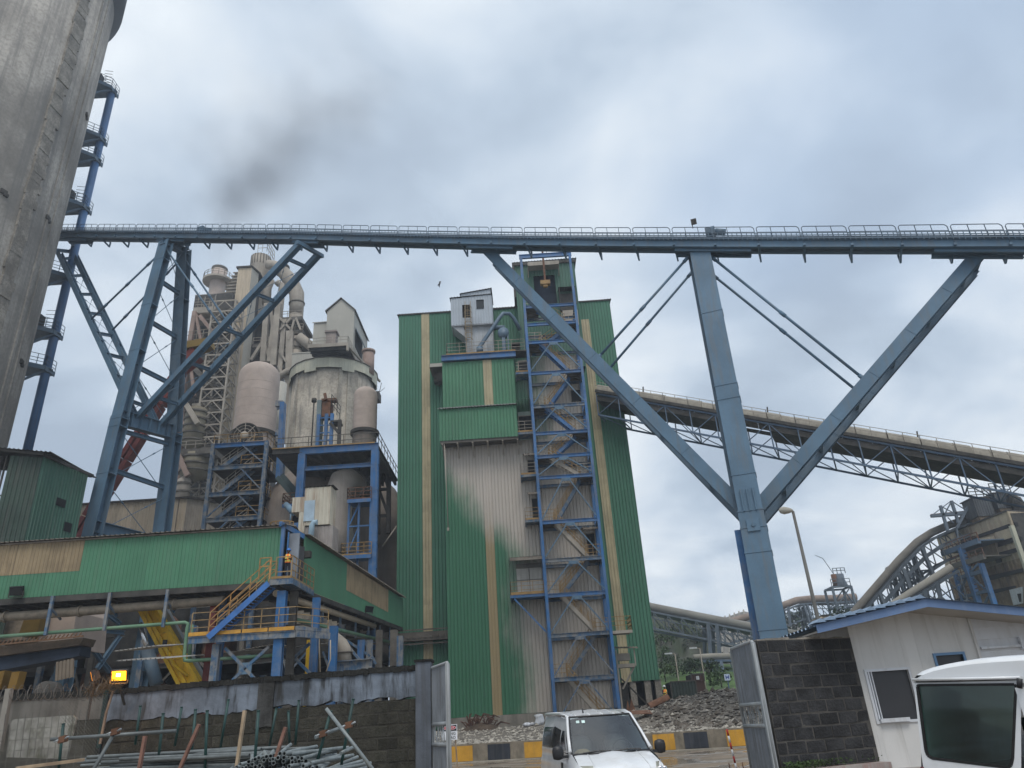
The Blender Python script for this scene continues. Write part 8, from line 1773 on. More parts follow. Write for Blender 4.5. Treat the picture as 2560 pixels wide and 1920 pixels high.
def text(s, P, size, m, parent, align='CENTER', rx=90, name='lettering', ext=.002, rz=0):
    cu = bpy.data.curves.new(name, 'FONT'); cu.body = s; cu.size = size; cu.align_x = align; cu.extrude = ext; cu.resolution_u = 3
    o = bpy.data.objects.new(name, cu); COL.objects.link(o); dg = bpy.context.evaluated_depsgraph_get(); me = bpy.data.meshes.new_from_object(o.evaluated_get(dg)); bpy.data.objects.remove(o); 
    o = bpy.data.objects.new(name, me); COL.objects.link(o); me.materials.clear(); me.materials.append(m); o.parent = parent; o.location = P-parent_loc(parent); o.rotation_euler = (rad(rx), 0, rz); return o
text('DANGER', c+V(0, -.012, -bh*.055), bh*.17, MATS['sign_white'], ds)
text('NG', V(b1.x-.05, 27.99, bz0+bh*.32), bh*.26, BLACKP, ds, 'RIGHT'); text('EAD', V(b1.x-.05, 27.99, bz0+bh*.06), bh*.26, BLACKP, ds, 'RIGHT')
q = MB(); q.beam((b1.x-.09, 28.03, bz1), (b1.x-.02, 28.2, 0), .035); q.beam((b0.x+.09, 28.03, bz1), (b0.x+.02, 28.2, 0), .035); q.beam((b1.x-.07, 28.1, .45), (b1.x-.17, 27.8, 0), .035); q.beam((b1.x-.05, 28.05, .45), (b1.x+.1, 28.2, 0), .035); q.build('easel', PALE, ds)
# striped barrier post
bp_ = PY(1841, 1917, 18.5); bb = thing('barrier_post', 'thin red and white striped post on a rusty stand before the right gate', 'barrier post', V(bp_.x, 18.5, 0))
ta, tb_ = PY(1817, 1823, 18.5), PY(1842, 1925, 18.5)
for i in range(6): q = MB(); q.tube(lerp(ta, tb_, i/6), lerp(ta, tb_, (i+1)/6), .022, 8); q.build('stripe', mat('barrier_red', (.35, .03, .03), .6) if i in (0, 2, 4) and 'barrier_red' not in MATS else (MATS['barrier_red'] if i % 2 == 0 else WHITES), bb)
q = MB(); q.box(tb_.x-.25, tb_.x+.25, 18.3, 18.7, tb_.z-.06, tb_.z+.02); q.tube(tb_+V(.15, 0, 0), tb_+V(.15, 0, .15), .012, 6); q.tube(tb_+V(-.15, 0, 0), tb_+V(-.15, 0, .15), .012, 6); q.beam(tb_, V(tb_.x, 18.5, 0), .05); q.build('stand', RUST, bb)
# ================================================================== right block wall and guardhouse
RA_, RB_ = V(.2935*16.1, 16.1, 0), V(.4125*16.9, 16.9, 0)
rwl = thing('block_wall', 'black bare concrete block wall between the open gate and the white guardhouse', 'wall', (RA_.x, RA_.y, 0))
block_wall(rwl, RA_, RB_, .58, 2.95, BLOCKK, mat('grey_mortar', (.075, .07, .064), .95, 0, .3, 3, bump=.5), seed=9)
q = MB(); d_ = (RB_-RA_).normalized(); n__ = V(-d_.y, d_.x, 0)
for i in range(12): a = lerp(RA_, RB_, i/12); b = lerp(RA_, RB_, (i+1)/12); h = rg.uniform(.01, .05); q.prism([a+Z3*2.95, b+Z3*2.95, b+n__*.2+Z3*2.95, a+n__*.2+Z3*2.95], Z3*h)
q.build('crumbled_top', RUBBLEC, rwl, kind='stuff')
q = MB(); q.prism([RA_-n__*.3-Z3*.1, RB_-n__*.3-Z3*.1, RB_+n__*.2-Z3*.1, RA_+n__*.2-Z3*.1], Z3*.66); q.build('plinth', mat('red_white_plinth', (.30, .27, .25), .9, 0, .3, 1, streak=.4, streakcol=(.3, .05, .04)), rwl)
rg = random.Random(31); q = MB()
for _ in range(420):
    c = lerp(RA_, RB_, min(1, abs(rg.gauss(.25, .25))))-n__*rg.uniform(.02, .2)+Z3*(.58+rg.random()*.12); s = rg.uniform(.012, .03); a = V(rg.gauss(0, 1), rg.gauss(0, 1), rg.gauss(0, 1)).normalized()*s; b = V(rg.gauss(0, 1), rg.gauss(0, 1), rg.gauss(0, 1)).normalized()*s; q.add([c-a, c+b, c+a, c-b], [(0, 1, 2, 3)])
o = q.build('weeds', LEAF); o['kind'] = 'stuff'; o['label'] = 'small green weeds along the foot of the black block wall'; o['category'] = 'weeds'
gh = thing('guardhouse', 'white timber-panelled guardhouse with a blue edged low gable roof at the right', 'guardhouse', (8.5, 16.9, .5))
GY = 16.95; gx0 = .4125*16.9+.01
w1 = boxpx(2180, 1676, 2286, 1801, GY); w2_ = boxpx(2346, 1637, 2415, 1700, GY)
gx2 = XY(2432, 1600, GY); gtop = 9.0
fy = 16.0; e0, e1, e2 = PY(2045, 1583, fy), PY(2320, 1517, fy), PY(2575, 1541, fy); e2 = e1+(e2-e1)*1.6
def roofz(x): return (e0.z+(e1.z-e0.z)*(x-e0.x)/(e1.x-e0.x) if x < e1.x else e1.z+(e2.z-e1.z)*(x-e1.x)/(e2.x-e1.x))+.1
def pan(x0, x1, z0, z1, m=WHITEP, name='wall_panel', y=GY, dep=.12):
    if x1-x0 < .01 or z1-z0 < .01: return
    q = MB(); q.prism([(x0, y, z0), (x1-.002, y, z0), (x1-.002, y, min(z1, roofz(x1))), (x0, y, min(z1, roofz(x0)))], V(0, dep, 0)); return q.build(name, m, gh)
cols = [gx0, (gx0+w1[0])/2, w1[0], (w1[0]+w1[1])/2, w1[1], (w1[1]+w2_[0])/2, w2_[0], w2_[1], gx2]
for a, b in zip(cols, cols[1:]):
    if a >= w1[0]-.001 and b <= w1[1]+.001: pan(a, b, .4, w1[2]); pan(a, b, w1[3], gtop)
    elif a >= w2_[0]-.001 and b <= w2_[1]+.001: pan(a, b, .4, w2_[2]); pan(a, b, w2_[3], gtop)
    else: pan(a, b, .4, gtop)
q = MB(); q.box(w1[0]-.1, w1[1]+.1, GY+.5, GY+.52, w1[2]-.2, w1[3]+.2); q.box(w2_[0]-.1, w2_[1]+.1, GY+.5, GY+.52, w2_[2]-.2, w2_[3]+.2); q.build('interior', mat('dim_interior', (.03, .03, .032), .9), gh)
def winframe(w, m, nm='window'):
    q = MB(); t_ = .05
    q.box(w[0]-t_, w[0], GY-.03, GY+.1, w[2]-t_, w[3]+t_); q.box(w[1], w[1]+t_, GY-.03, GY+.1, w[2]-t_, w[3]+t_); q.box(w[0], w[1], GY-.03, GY+.1, w[3], w[3]+t_); q.box(w[0], w[1], GY-.03, GY+.1, w[2]-t_, w[2]); f = q.build('window_frame', m, gh)
    q = MB(); q.box(w[0]+.02, w[1], GY+.05, GY+.06, w[2], w[3]); q.build('pane', mat('screen_glass_'+nm, (.035, .035, .038), .35), f); return f
f = winframe(w1, WHITES, 'a'); q = MB(); q.box(w1[0]+.02, w1[0]+.05, GY-.02, GY+.04, w1[2], w1[3]); q.box(w1[0]+.08, w1[0]+.10, GY-.02, GY+.04, w1[2], w1[3]); q.build('sliding_rail', WHITES, f); q = MB(); q.box(w1[0]+.02, w1[0]+.62, GY-.10, GY-.035, w1[2]-.03, w1[2]+.045); q.build('sill', WHITES, f)
winframe(w2_, mat('blue_window_frame', (.12, .22, .36), .5), 'b')
q = MB(); q.beam((gx2+.02, GY-.03, .4), (gx2+.02, GY-.03, roofz(gx2)-.1), .07, .05); q.build('corner_batten', WHITEP, gh)
for i in range(12):
    z = .4+i*.235; q = MB(); q.add([(gx2+.05, GY, z), (gx2+3.6, GY, z), (gx2+3.6, GY+.02, z+.24), (gx2+.05, GY+.02, z+.24), (gx2+.05, GY+.05, z), (gx2+3.6, GY+.05, z)], [(0, 1, 2, 3), (0, 4, 5, 1)]); q.build('siding_board', mat('white_siding', (.60, .61, .63), .6, 0, .06, .8, streak=.3, streakcol=(.45, .44, .42)) if 'white_siding' not in MATS else MATS['white_siding'], gh)
q = MB(); q.box(gx2+.1, gx2+1.0, GY-.06, GY-.02, 2.55, 2.6); q.box(gx2+.95, gx2+1.02, GY-.09, GY-.02, 2.5, 2.75); q.build('hinge_strap', WHITES, gh)
# roof: fascia + corrugated slopes
for a, b in ((e0, e1), (e1, e2)):
    q = MB(); q.prism([a, b, b+Z3*.17, a+Z3*.17], V(0, .03, 0)); q.build('fascia', BLUEF, gh)
    q = MB(); q.slab(a+Z3*.18+V(0, -.05, 0), b-a, V(0, 4.5, 0), .36, .07) if False else q.slab(b+Z3*.18+V(0, -.06, 0) if False else a+Z3*.175+V(0, -.06, 0), V(0, 4.6, 0), b-a, .25, .04); q.build('roof_sheet', mat('blue_grey_roof', (.20, .27, .36), .5, 0, .2, 1) if 'blue_grey_roof' not in MATS else MATS['blue_grey_roof'], gh)
    q = MB(); q.prism([a+V(0, .03, .01), b+V(0, .03, .01), b+V(0, 1.0, .01), a+V(0, 1.0, .01)], V(0, 0, .03)); q.build('soffit', mat('grey_soffit', (.36, .34, .31), .85, 0, .12, .6) if 'grey_soffit' not in MATS else MATS['grey_soffit'], gh)
for i in range(11):
    p_ = lerp(e0, e1, (i+.5)/11)+Z3*.19; q = MB(); q.prism([p_+V(-.12, 0, 0), p_+V(.02, 0, .085), p_+V(.12, 0, .01)], V(0, .5, 0)); q.build('roof_lap', MATS['blue_grey_roof'], gh)
q = MB(); q.box(gx0-.02, gx2+3.5, GY-.4, GY+3.5, -.1, .42); q.build('plinth', MATS['red_white_plinth'], gh)
q = MB(); q.box(gx0, gx0+.1, GY+.12, GY+3.4, .4, 3.3); q.build('side_wall', WHITEP, gh)
# ================================================================== white passenger van at the gate
vo = V(1.42, 15.5, -.0); VY = rad(6.5)
van = thing('white_van', 'white passenger van driving out through the gateway, two pale stickers on its windscreen', 'van', vo)
def VT(x, y, z):
    x = x*.90; c, s = math.cos(VY), math.sin(VY); return V(vo.x+x*c-y*s, vo.y+x*s+y*c, vo.z+z)
def vgrid(f, nu, nv, name, m, parent=van, flip=False):
    vs = [VT(*f(i/nu, j/nv)) for j in range(nv+1) for i in range(nu+1)]
    fs = [(j*(nu+1)+i, j*(nu+1)+i+1, (j+1)*(nu+1)+i+1, (j+1)*(nu+1)+i) for j in range(nv) for i in range(nu)]
    q = MB(); q.add(vs, fs, True); return q.build(name, m, parent)
def pw_(t, pts):
    for (a, x), (b, y) in zip(pts, pts[1:]):
        if t <= b: return x+(y-x)*((t-a)/(b-a) if b > a else 0)
    return pts[-1][1]
# bonnet
def hood(u, v):
    s = u*2-1; w = .80+.04*v; y = -.03-.98*v-.12*(1-s*s)*(1-.3*v); z = 1.10-.26*v**1.25-.035*s*s-.10*max(0, v-.8)/.2*.5+.012*math.cos(s*math.pi*2.2)
    return s*w, y, z
vgrid(hood, 16, 10, 'bonnet', CARW)
q = MB()
for s in (-.45, .45): q.pipe([VT(*[a+b for a, b in zip(hood(.5+s*.9*.5*1.6, v/8), (0, 0, .004))]) for v in range(9)], .008, 5)
q.build('bonnet_crease', CARW, van)
# front wings and flanks
def flank(sd):
    def f(u, v):     # u along length, v down
        y = -1.02+5.05*u; 
        front = sm((y+1.05)/.5); top = 1.10-.27*max(0, -(y)/1.0)**1.25 if y < 0 else 1.10+.02*min(1, y)
        hw = .82+.14*front if v > 0 else 0
        x = [(0, .84 if y < 0 else .90), (.12, .90), (.3, .945), (.6, .96), (.85, .955), (1, .92)]
        xx = pw_(v, x)*(.90+.10*front) ; z = top-(top-.32)*v
        return sd*xx, y, z
    return f
for sd in (-1, 1): vgrid(flank(sd), 26, 10, 'side_panel', CARW)
q = MB(); q.add([VT(-.9, 4.03, .3), VT(.9, 4.03, .3), VT(.9, 4.03, 1.12), VT(-.9, 4.03, 1.12), VT(-.74, 3.92, 1.88), VT(.74, 3.92, 1.88)], [(0, 1, 2, 3), (3, 2, 5, 4)]); q.build('tailgate', CARW, van)
q = MB(); q.add([VT(-.92, -1.0, .32), VT(.92, -1.0, .32), VT(.92, 4, .32), VT(-.92, 4, .32)], [(0, 1, 2, 3)]); q.build('floor', BLACKP, van)
# bumper, grille, lights
def bump(u, v): s = u*2-1; return s*.93, -1.13+.22*s*s*s*s+.04*(v-.5)**2, .30+.40*v
vgrid(bump, 16, 5, 'bumper', CARW)
def nose(u, v): s = u*2-1; return s*.80, -1.13+.10*s*s+.05*v, .70+.12*v
vgrid(nose, 12, 3, 'grille', BLACKP)
for k in range(3): q = MB(); z = .72+.035*k; q.pipe([VT(x, -1.15+.10*(x/.8)**2+.02*k, z) for x in (-.6, -.3, 0, .3, .6)], .008, 5); q.build('grille_bar', CHROME, van)
LENS = mat('headlight_lens', (.62, .62, .52), .12, 0, .05, 2, coat=1.0)
for sd in (-1, 1):
    def hl(u, v, sd=sd): x = .62+.30*u; y = -1.05+.55*u*u+.30*v*u-.0*v; z = .68+.26*v-.02*u; return sd*x, y-.02, z
    h_ = vgrid(hl, 8, 6, 'headlight', LENS)
    q = MB()
    for cx_, r_ in ((.70, .07), (.83, .055)): q.lathe(VT(sd*cx_, -1.08+.35*((cx_-.62)/.3)**2, .80), [(.01, .01), (r_*.7, .03), (r_, .0)], 14, axis=VT(0, -1, 0)-VT(0, 0, 0))
    q.build('reflector', CHROME, h_)
# roof
def roof(u, v): s = u*2-1; y = .80+3.15*v; w = .69+.06*min(1, v*4); return s*w, y, 1.74+.13*sm(v*2.2)-.055*s*s+.015*math.cos(s*9)*0-.06*max(0, v-.85)/.15
vgrid(roof, 14, 14, 'roof', CARW)
for k in (-.45, -.15, .15, .45):
    q = MB(); q.pipe([VT(k, 1.1+2.6*t/8, 1.745+.13*sm((.3+2.6*t/8)/3.15*2.2)-.055*(k/.72)**2) for t in range(9)], .012, 6); q.build('roof_rib', CARW, van)
# upper sides: white shell, dark panes set proud
def upside(sd, y0, y1, off=0.0, z0=1.12, inset=0, yt0=None, yt1=None):
    def f(u, v):
        yb = y0+(y1-y0)*u; yt = (yt0 if yt0 is not None else y0)+((yt1 if yt1 is not None else y1)-(yt0 if yt0 is not None else y0))*u; y = yb+(yt-yb)*v
        zt = 1.70+.10*sm((y-.8)/1.4); x = .905-.165*v+off*.9+.03*math.sin(v*math.pi); return sd*x, y, z0+inset+(zt-z0-2*inset)*v+off*.1
    return f
for sd in (-1, 1):
    vgrid(upside(sd, .02, .95, yt0=.82, yt1=1.0), 4, 6, 'door_frame', CARW)
    vgrid(upside(sd, .95, 3.98, yt0=1.0, yt1=3.92), 10, 6, 'side_shell', CARW)
    vgrid(upside(sd, .30, .98, off=.008, inset=.05, yt0=.86, yt1=.99), 4, 5, 'front_window', GLASS)
    vgrid(upside(sd, 1.12, 2.30, off=.008, inset=.05, yt0=1.12, yt1=2.28), 5, 5, 'side_window', GLASS)
    vgrid(upside(sd, 2.38, 3.86, off=.008, inset=.05, yt0=2.36, yt1=3.72), 5, 5, 'side_window', GLASS)
    q = MB(); q.pipe([VT(sd*.86, .02, 1.12), VT(sd*.80, .42, 1.42), VT(sd*.715, .82, 1.73), VT(sd*.745, 1.4, 1.80), VT(sd*.755, 3.9, 1.84)], .035, 8); q.build('pillar', CARW, van)
    q = MB(); q.pipe([VT(sd*.765, .9, 1.765), VT(sd*.77, 3.8, 1.84)], .012, 5); q.build('roof_gutter', BLACKP, van)
    # mirror
    c = VT(sd*1.10, .12, 1.13); q = MB(); ax = VT(sd, 0, 0)-VT(0, 0, 0); ay = VT(0, 1, 0)-VT(0, 0, 0)
    q.lathe(c-Z3*.11, [(.02, -.01), (.085, .01), (.10, .08), (.10, .15), (.085, .21), (.02, .235)], 14); q.v = [tuple(c+((V(*p)-c).dot(ax)*ax*1.35)+((V(*p)-c).dot(ay)*ay*.7)+Z3*(V(*p)-c).z) for p in q.v]
    q.beam(c-ax*.06-Z3*.07, VT(sd*.90, .10, 1.06), .08, .05); q.build('mirror', BLACKP, van)
    q = MB(); q.obox(VT(sd*.962, .58 if sd < 0 else .9, .86), ay*.06, ax*.012, Z3*.09) if sd < 0 else q.obox(VT(sd*.962, .85, .95), ay*.09, ax*.012, Z3*.02); q.build('fuel_flap' if sd < 0 else 'door_handle', BLACKP, van)
# windscreen, black surround, wipers
def ws(u, v): s = u*2-1; return s*(.83-.145*v), .0+.80*v-.13*(1-s*s)*(1-.35*v), 1.09+.645*v+.02*math.sin(v*math.pi)
vgrid(ws, 14, 8, 'windscreen', WGLASS)
q = MB()
for line in ([ws(i/14, 0) for i in range(15)], [ws(i/14, 1) for i in range(15)], [ws(0, i/8) for i in range(9)], [ws(1, i/8) for i in range(9)]): q.pipe([VT(a, b-.004, c) for a, b, c in line], .018, 5)
q.build('screen_surround', BLACKP, van)
def cowl(u, v): s = u*2-1; return s*.84, .02-.13*(1-s*s)-.08*v, 1.095-.015*v
vgrid(cowl, 14, 2, 'cowl', BLACKP)
for x0_, x1_ in ((-.62, -.02), (.05, .62)): q = MB(); q.pipe([VT(x0_, -.10, 1.105), VT((x0_+x1_)/2, -.12, 1.13), VT(x1_, -.13, 1.12)], .012, 5); q.build('wiper', BLACKP, van)
STK = mat('pale_sticker', (.55, .70, .66), .5)
for u in (.10, .185):
    q = MB(); pts = [ws(u, .88), ws(u+.05, .88), ws(u+.05, .80), ws(u, .80)]; q.poly([VT(a, b-.01, c) for a, b, c in pts]); q.build('sticker', STK, van)
q = MB(); q.prism([VT(-.28, 1.15, 1.80), VT(-.28, 1.30, 1.80), VT(-.28, 1.29, 1.90)], VT(.015, 0, 0)-VT(0, 0, 0)); q.build('antenna_fin', BLACKP, van)
# cabin
SEAT = mat('grey_seat_cloth', (.10, .10, .105), .9); TANC = mat('tan_cloth', (.30, .20, .11), .9)
q = MB(); q.add([VT(-.8, .0, 1.05), VT(.8, .0, 1.05), VT(.8, .45, 1.08), VT(-.8, .45, 1.08), VT(-.8, .5, .7), VT(.8, .5, .7)], [(0, 1, 2, 3), (3, 2, 5, 4)]); q.build('dashboard', BLACKP, van)
for x in (-.42, .42):
    q = MB(); q.lathe(VT(x, 1.25, .75), [(.02, 0), (.24, .02), (.25, .5), (.18, .62), (.02, .64)], 14); q.build('seat', SEAT, van); q = MB(); q.lathe(VT(x, 1.3, 1.42), [(.02, 0), (.12, .02), (.12, .16), (.02, .18)], 12); q.build('headrest', SEAT, van)
q = MB(); q.lathe(VT(.42, .62, 1.12), [(.19, -.012), (.205, 0), (.19, .012), (.175, 0), (.19, -.012)], 24, axis=(VT(0, -1, .55)-VT(0, 0, 0))); q.beam(VT(.24, .62, 1.12), VT(.60, .62, 1.12), .03); q.build('steering_wheel', BLACKP, van)
q = MB(); q.lathe(VT(-.55, .28, 1.07), [(.17, 0), (.15, .05), (.09, .09), (.02, .10)], 12); q.build('dash_cloth', TANC, van)
q = MB(); q.add([VT(-.8, 2.0, .7), VT(.8, 2.0, .7), VT(.75, 2.0, 1.75), VT(-.75, 2.0, 1.75)], [(0, 1, 2, 3)]); q.build('cabin_back', BLACKP, van)
q = MB(); q.obox(VT(.25, .25, 1.09), V(.15, 0, 0), V(0, .1, 0), Z3*.005); q.build('paper', WHITES, van)
for x in (-.82, .82):
    for y in (-.35, 3.0):
        q = MB(); q.lathe(VT(x, y, .34), [(.2, -.1), (.34, -.1), (.36, -.05), (.36, .05), (.34, .1), (.2, .1)], 28, axis=VT(1, 0, 0)-VT(0, 0, 0)); w_ = q.build('wheel', RUBBER, van); q = MB(); q.lathe(VT(x, y, .34), [(.02, .09 if x > 0 else -.09), (.2, .08 if x > 0 else -.08)], 16, axis=VT(1, 0, 0)-VT(0, 0, 0)); q.build('rim', CHROME, w_)
q = MB(); q.obox(VT(0, -1.16, .52), V(.26, .03, 0), V(0, .01, 0), Z3*.06); q.build('number_plate', WHITES, van)
# ================================================================== white off-road wagon cut by the right edge
J0, J1 = 8.35*V(math.sin(rad(25.56)), math.cos(rad(25.56)), 0), 8.0*V(math.sin(rad(31.4)), math.cos(rad(31.4)), 0)
jh = (J1-J0).normalized(); jb = V(-jh.y, jh.x, 0); jb = jb if jb.y > 0 else -jb
def JP(x, y): return PP(x, y, J0, jh)
jp = thing('white_wagon', 'white off-road wagon with a large dark rear window, cut off by the right edge', 'off-road vehicle', V(J0.x+.7, J0.y, 0))
o_ = [JP(2284, 1703), JP(2552, 1697), JP(2551, 2060), JP(2330, 2060)]
wn_ = [(2296, 1713), (2536, 1711), (2540, 1716), (2539, 1730), (2532, 1895), (2528, 1913), (2520, 1919), (2330, 1896), (2319, 1889), (2314, 1876), (2294, 1726), (2293, 1716)]
out_ = [(2290, 1702), (2546, 1698), (2552, 1702), (2552, 1725), (2553, 1900), (2553, 1950), (2540, 2050), (2335, 2050), (2318, 1990), (2304, 1890), (2286, 1726), (2284, 1708)]
q = MB(); A = [JP(*p) for p in out_]; B = [JP(*p) for p in wn_]; n = 12
q.add(A+B+[p+jb*.05 for p in B], [(i, (i+1) % n, n+(i+1) % n, n+i) for i in range(n)]+[(n+i, n+(i+1) % n, 2*n+(i+1) % n, 2*n+i) for i in range(n)]); q.build('rear_door', CARW, jp)
q = MB(); q.poly([p+jb*.02 for p in B]); q.build('rear_window', TGLASS, jp)
q = MB(); 
for i in range(n): q.beam(B[i]+jb*.008, B[(i+1) % n]+jb*.008, .022)
q.build('window_seal', RUBBER, jp)
# mirrored right-hand door, off frame
w_all = (JP(2552, 1800)-JP(2284, 1800)).length
q = MB(); q.obox(JP(2552, 1800)+jh*(.42)+V(0, 0, -.5), jh*.38, jb*.02, Z3*.75); q.build('rear_door', CARW, jp); q = MB(); q.obox(JP(2552, 1800)+jh*(.42)+V(0, 0, -.07), jh*.28, jb*.03, Z3*.28); q.build('rear_window', GLASS, jp)
# left and right sides, roof
cl = [JP(2284, 1703), JP(2304, 1890), JP(2335, 2050)]; LJ = 3.9
q = MB(); vs = [];
for t in (0, LJ): vs += [p+jb*t+jh*.0 for p in cl]
q.add(vs, [(0, 1, 4, 3), (1, 2, 5, 4)], True); q.build('side_panel', CARW, jp)
rcl = [JP(2552, 1700)+jh*.82-Z3*.03, JP(2552, 2050)+jh*.80]
q = MB(); q.add([rcl[0], rcl[1], rcl[0]+jb*LJ, rcl[1]+jb*LJ], [(0, 1, 3, 2)]); q.build('side_panel', CARW, jp)
prof = [(2284, 1699), (2285, 1693), (2291, 1685), (2302, 1678), (2330, 1668), (2365, 1660), (2420, 1651), (2480, 1645), (2560, 1640)]
P_ = [JP(*p) for p in prof]; P_ += [P_[-1]+jh*.35-Z3*.01, P_[-1]+jh*.65-Z3*.05, P_[-1]+jh*.80-Z3*.12, P_[-1]+jh*.85-Z3*.24]
q = MB(); vs = []; K_ = [(0, -.035, 1), (.03, -.0, 1), (.3, .02, 1), (1.5, .04, 1), (LJ, .0, 1)]
for t, dz, sc_ in K_: vs += [p+jb*t+Z3*dz*(.3 if i < 3 else 1) for i, p in enumerate(P_)]
m = len(P_); q.add(vs, [(j*m+i, j*m+i+1, (j+1)*m+i+1, (j+1)*m+i) for j in range(len(K_)-1) for i in range(m-1)], True); q.build('roof', CARW, jp)
q = MB(); lo = [JP(2284, 1702), JP(2420, 1698), JP(2552, 1693)]; q.add([p+Z3*(-.035)*(1 if i > 2 else 1) for i, p in enumerate(P_)]+[], [tuple(range(m))]); q.build('roof_end', CARW, jp)
q = MB(); q.pipe([p-jb*.02 for p in (JP(2283, 1699), JP(2420, 1697), JP(2553, 1694))], .014, 6); q.build('rain_gutter', CARW, jp); q = MB(); q.beam(JP(2290, 1705)-jb*.004, JP(2550, 1699)-jb*.004, .01); q.build('roof_seam', BLACKP, jp)
q = MB(); q.pipe([JP(2556, 1696)-jb*.06, JP(2556, 1720)-jb*.06], .022, 6); q.beam(JP(2553, 1712)-jb*.03, JP(2557, 1712)-jb*.06, .03); q.build('door_hinge', BLACKP, jp)
# added black screen, cut out so bright patches show through the dark glass
F0 = J0+jb*3.3
def JF(x, y): return PP(x, y, F0, jh)
hol = [(2325, 1745, 2380, 1826), (2394, 1748, 2420, 1822), (2428, 1752, 2452, 1828), (2462, 1747, 2478, 1830), (2505, 1790, 2522, 1804)]
xs = sorted(set([2303, 2620]+[v for h_ in hol for v in (h_[0], h_[2])])); ys = sorted(set([1680, 2100]+[v for h_ in hol for v in (h_[1], h_[3])]))
q = MB()
for a, b in zip(xs, xs[1:]):
    for c, d in zip(ys, ys[1:]):
        if any(h_[0] <= a and b <= h_[2] and h_[1] <= c and d <= h_[3] for h_ in hol): continue
        q.quad(JF(a, c), JF(b, c), JF(b, d), JF(a, d))
q.build('cutout_screen', BLACKP, jp)
q = MB(); a = JP(2310, 1950); q.prism([a, a+jh*1.7, a+jh*1.7+jb*LJ, a+jb*LJ], Z3*.04); q.build('floor', BLACKP, jp)
q = MB(); c = lerp(J0, J1, .5)+jb*1.0+Z3*1.0
for k in (0, .8): q.obox(c+jh*k+jb*.8, jh*.3, jb*.08, Z3*.42); q.obox(c+jh*k+jb*.8+Z3*.5, jh*.12, jb*.05, Z3*.08)
q.build('seat', mat('dark_vinyl_seat', (.025, .03, .03), .5), jp)
q = MB(); q.obox(lerp(J0, J1, .5)+jh*.45-jb*.08+Z3*.42, jh*1.0, jb*.08, Z3*.12); q.build('bumper', DARKM, jp)
for k in (0.1, 1.5):
    for t in (.6, 3.0):
        q = MB(); c = J0+jh*(.1+k)+jb*t+Z3*.36; q.lathe(c, [(.2, -.1), (.36, -.1), (.38, 0), (.36, .1), (.2, .1)], 24, axis=jh); w_ = q.build('wheel', RUBBER, jp); q = MB(); q.lathe(c, [(.02, .07), (.2, .07)], 14, axis=jh); q.build('rim', CHROME, w_)
q = MB(); p_ = JP(2311, 1916)-jb*.05; q.tube(p_, p_-Z3*.4+jh*.05, .015, 6); q.build('tail_strip', mat('maroon_strip', (.10, .01, .02), .4), jp)
# ================================================================== smoke and air
def volmat(name, col, dens, noise=None, aniso=0.2):
    m = bpy.data.materials.new(name); t = _nodes(m); o = t.nodes.new('ShaderNodeOutputMaterial'); v = t.nodes.new('ShaderNodeVolumePrincipled'); v.inputs['Color'].default_value = (*col, 1); v.inputs['Density'].default_value = dens; v.inputs['Anisotropy'].default_value = aniso
    t.links.new(v.outputs[0], o.inputs['Volume'])
    if noise:
        tc_ = t.nodes.new('ShaderNodeTexCoord'); n_ = t.nodes.new('ShaderNodeTexNoise'); n_.inputs['Scale'].default_value = noise[0]; n_.inputs['Detail'].default_value = 3; t.links.new(tc_.outputs['Object'], n_.inputs['Vector'])
        mr = t.nodes.new('ShaderNodeMapRange'); mr.inputs[1].default_value = noise[1]; mr.inputs[2].default_value = noise[2]; mr.inputs[4].default_value = dens; t.links.new(n_.outputs['Fac'], mr.inputs[0]); t.links.new(mr.outputs[0], v.inputs['Density'])
    return m

# plume above the chimney: a gridded puff of smoke whose axis bends to the right as it climbs
c0 = PY(549, 680, 122); c1 = PY(975, 190, 133)
ng = bpy.data.node_groups.new('smoke_grid', 'GeometryNodeTree'); ng.interface.new_socket(name='Geometry', in_out='INPUT', socket_type='NodeSocketGeometry'); ng.interface.new_socket(name='Geometry', in_out='OUTPUT', socket_type='NodeSocketGeometry')
gn_ = ng.nodes; gl = ng.links
def gm(op, a, b=None, c=None):
    q_ = gn_.new('ShaderNodeMath'); q_.operation = op
    for x_, k in ((a, 0), (b, 1), (c, 2)):
        if x_ is None: continue
        if hasattr(x_, 'default_value'): gl.new(x_, q_.inputs[k])
        else: q_.inputs[k].default_value = x_
    return q_.outputs[0]
ps = gn_.new('GeometryNodeInputPosition'); sx_ = gn_.new('ShaderNodeSeparateXYZ'); gl.new(ps.outputs[0], sx_.inputs[0])
t_ = gm('DIVIDE', gm('SUBTRACT', sx_.outputs[2], c0.z), c1.z-c0.z); t2_ = gm('MULTIPLY', t_, t_)
nz = gn_.new('ShaderNodeTexNoise'); nz.inputs['Scale'].default_value = .085; nz.inputs['Detail'].default_value = 5; nz.inputs['Roughness'].default_value = .6; gl.new(ps.outputs[0], nz.inputs['Vector'])
xc = gm('ADD', gm('MULTIPLY', t2_, 46.0), gm('ADD', gm('MULTIPLY', t_, -12.0), c0.x)); yc = gm('ADD', gm('MULTIPLY', t2_, 11.0), c0.y); R_ = gm('ADD', gm('MULTIPLY', gm('MAXIMUM', t_, 0.0), 28.0), 1.7)
dx = gm('SUBTRACT', sx_.outputs[0], xc); dy_ = gm('SUBTRACT', sx_.outputs[1], yc)
rr_ = gm('DIVIDE', gm('SQRT', gm('ADD', gm('MULTIPLY', dx, dx), gm('MULTIPLY', dy_, dy_))), R_)
f_ = gm('MAXIMUM', gm('SUBTRACT', 1.0, gm('ADD', rr_, gm('MULTIPLY', gm('SUBTRACT', nz.outputs[0], .5), gm('MINIMUM', gm('MULTIPLY', t_, 12.0), 2.6)))), 0.0)
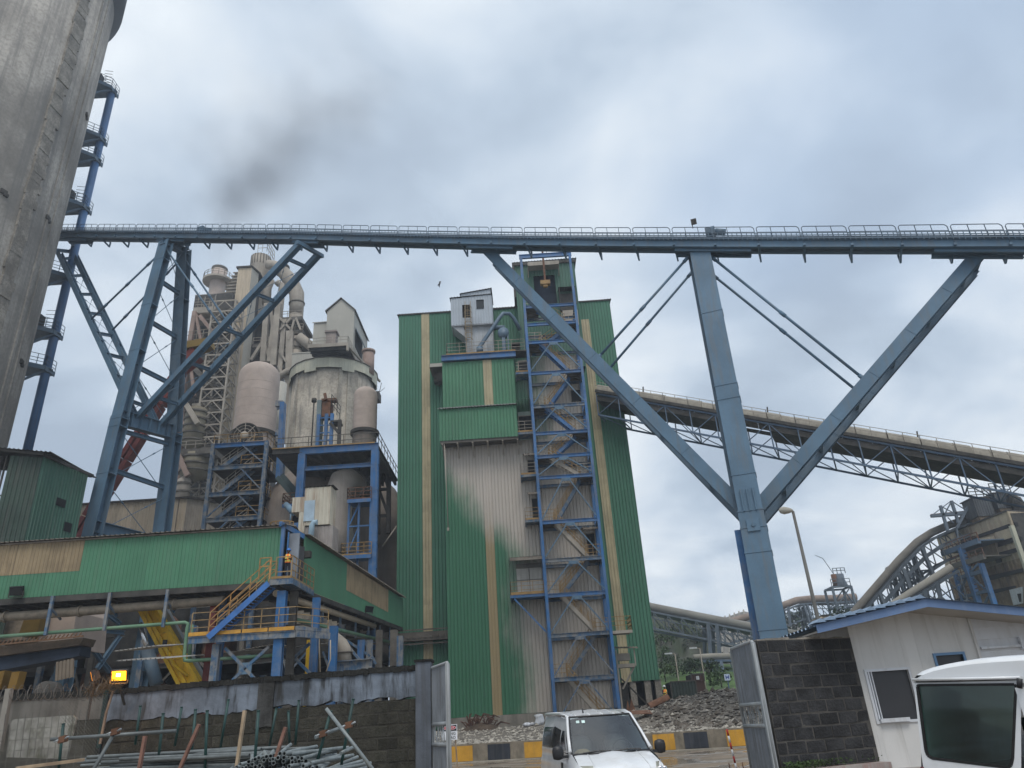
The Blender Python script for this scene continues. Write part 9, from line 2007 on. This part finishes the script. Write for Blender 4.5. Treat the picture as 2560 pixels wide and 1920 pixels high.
lo_ = gm('MINIMUM', gm('ADD', gm('MULTIPLY', gm('MAXIMUM', t_, 0.0), 8.0), .35), 1.0)
rc = gm('MULTIPLY', lo_, gm('MAXIMUM', gm('SUBTRACT', 1.0, gm('MULTIPLY', gm('ABSOLUTE', gm('SUBTRACT', t_, .3)), 1.45)), 0.0))
dn = gm('MULTIPLY', gm('MULTIPLY', gm('MULTIPLY', f_, gm('ADD', f_, .4)), rc), .048)
vc = gn_.new('GeometryNodeVolumeCube'); gl.new(dn, vc.inputs['Density']); vc.inputs['Min'].default_value = (c0.x-28, 96, c0.z-1); vc.inputs['Max'].default_value = (c1.x+32, 160, c1.z+18)
for a_, r_ in (('Resolution X', 90), ('Resolution Y', 56), ('Resolution Z', 84)): vc.inputs[a_].default_value = r_
st_ = gn_.new('GeometryNodeSetMaterial'); gl.new(vc.outputs[0], st_.inputs[0])
smat = bpy.data.materials.new('grey_smoke'); tq_ = _nodes(smat); so = tq_.nodes.new('ShaderNodeOutputMaterial'); sv = tq_.nodes.new('ShaderNodeVolumePrincipled'); sv.inputs['Color'].default_value = (.34, .35, .38, 1); sv.inputs['Density'].default_value = 1.0; tq_.links.new(sv.outputs[0], so.inputs['Volume'])
st_.inputs['Material'].default_value = smat; go_ = gn_.new('NodeGroupOutput'); gl.new(st_.outputs[0], go_.inputs[0])
q = MB(); q.tube(c0, c0+Z3*.1, .5, 6); sm_o = q.build('smoke', smat); md_ = sm_o.modifiers.new('smoke', 'NODES'); md_.node_group = ng
sm_o['kind'] = 'stuff'; sm_o['label'] = 'thin grey smoke plume drifting up and right from the beige chimney'; sm_o['category'] = 'smoke'
q = MB(); q.box(-295, 295, -30, 335, -1.2, 184); hz = q.build('haze', volmat('air', (.84, .91, 1.0), .0008)); hz['kind'] = 'stuff'; hz['label'] = 'pale dusty humid air softening the far works'; hz['category'] = 'haze'
for o in bpy.data.objects:
    if o.type == 'MESH' and o.parent is None and 'label' not in o and 'kind' not in o: print('UNLABELLED', o.name)
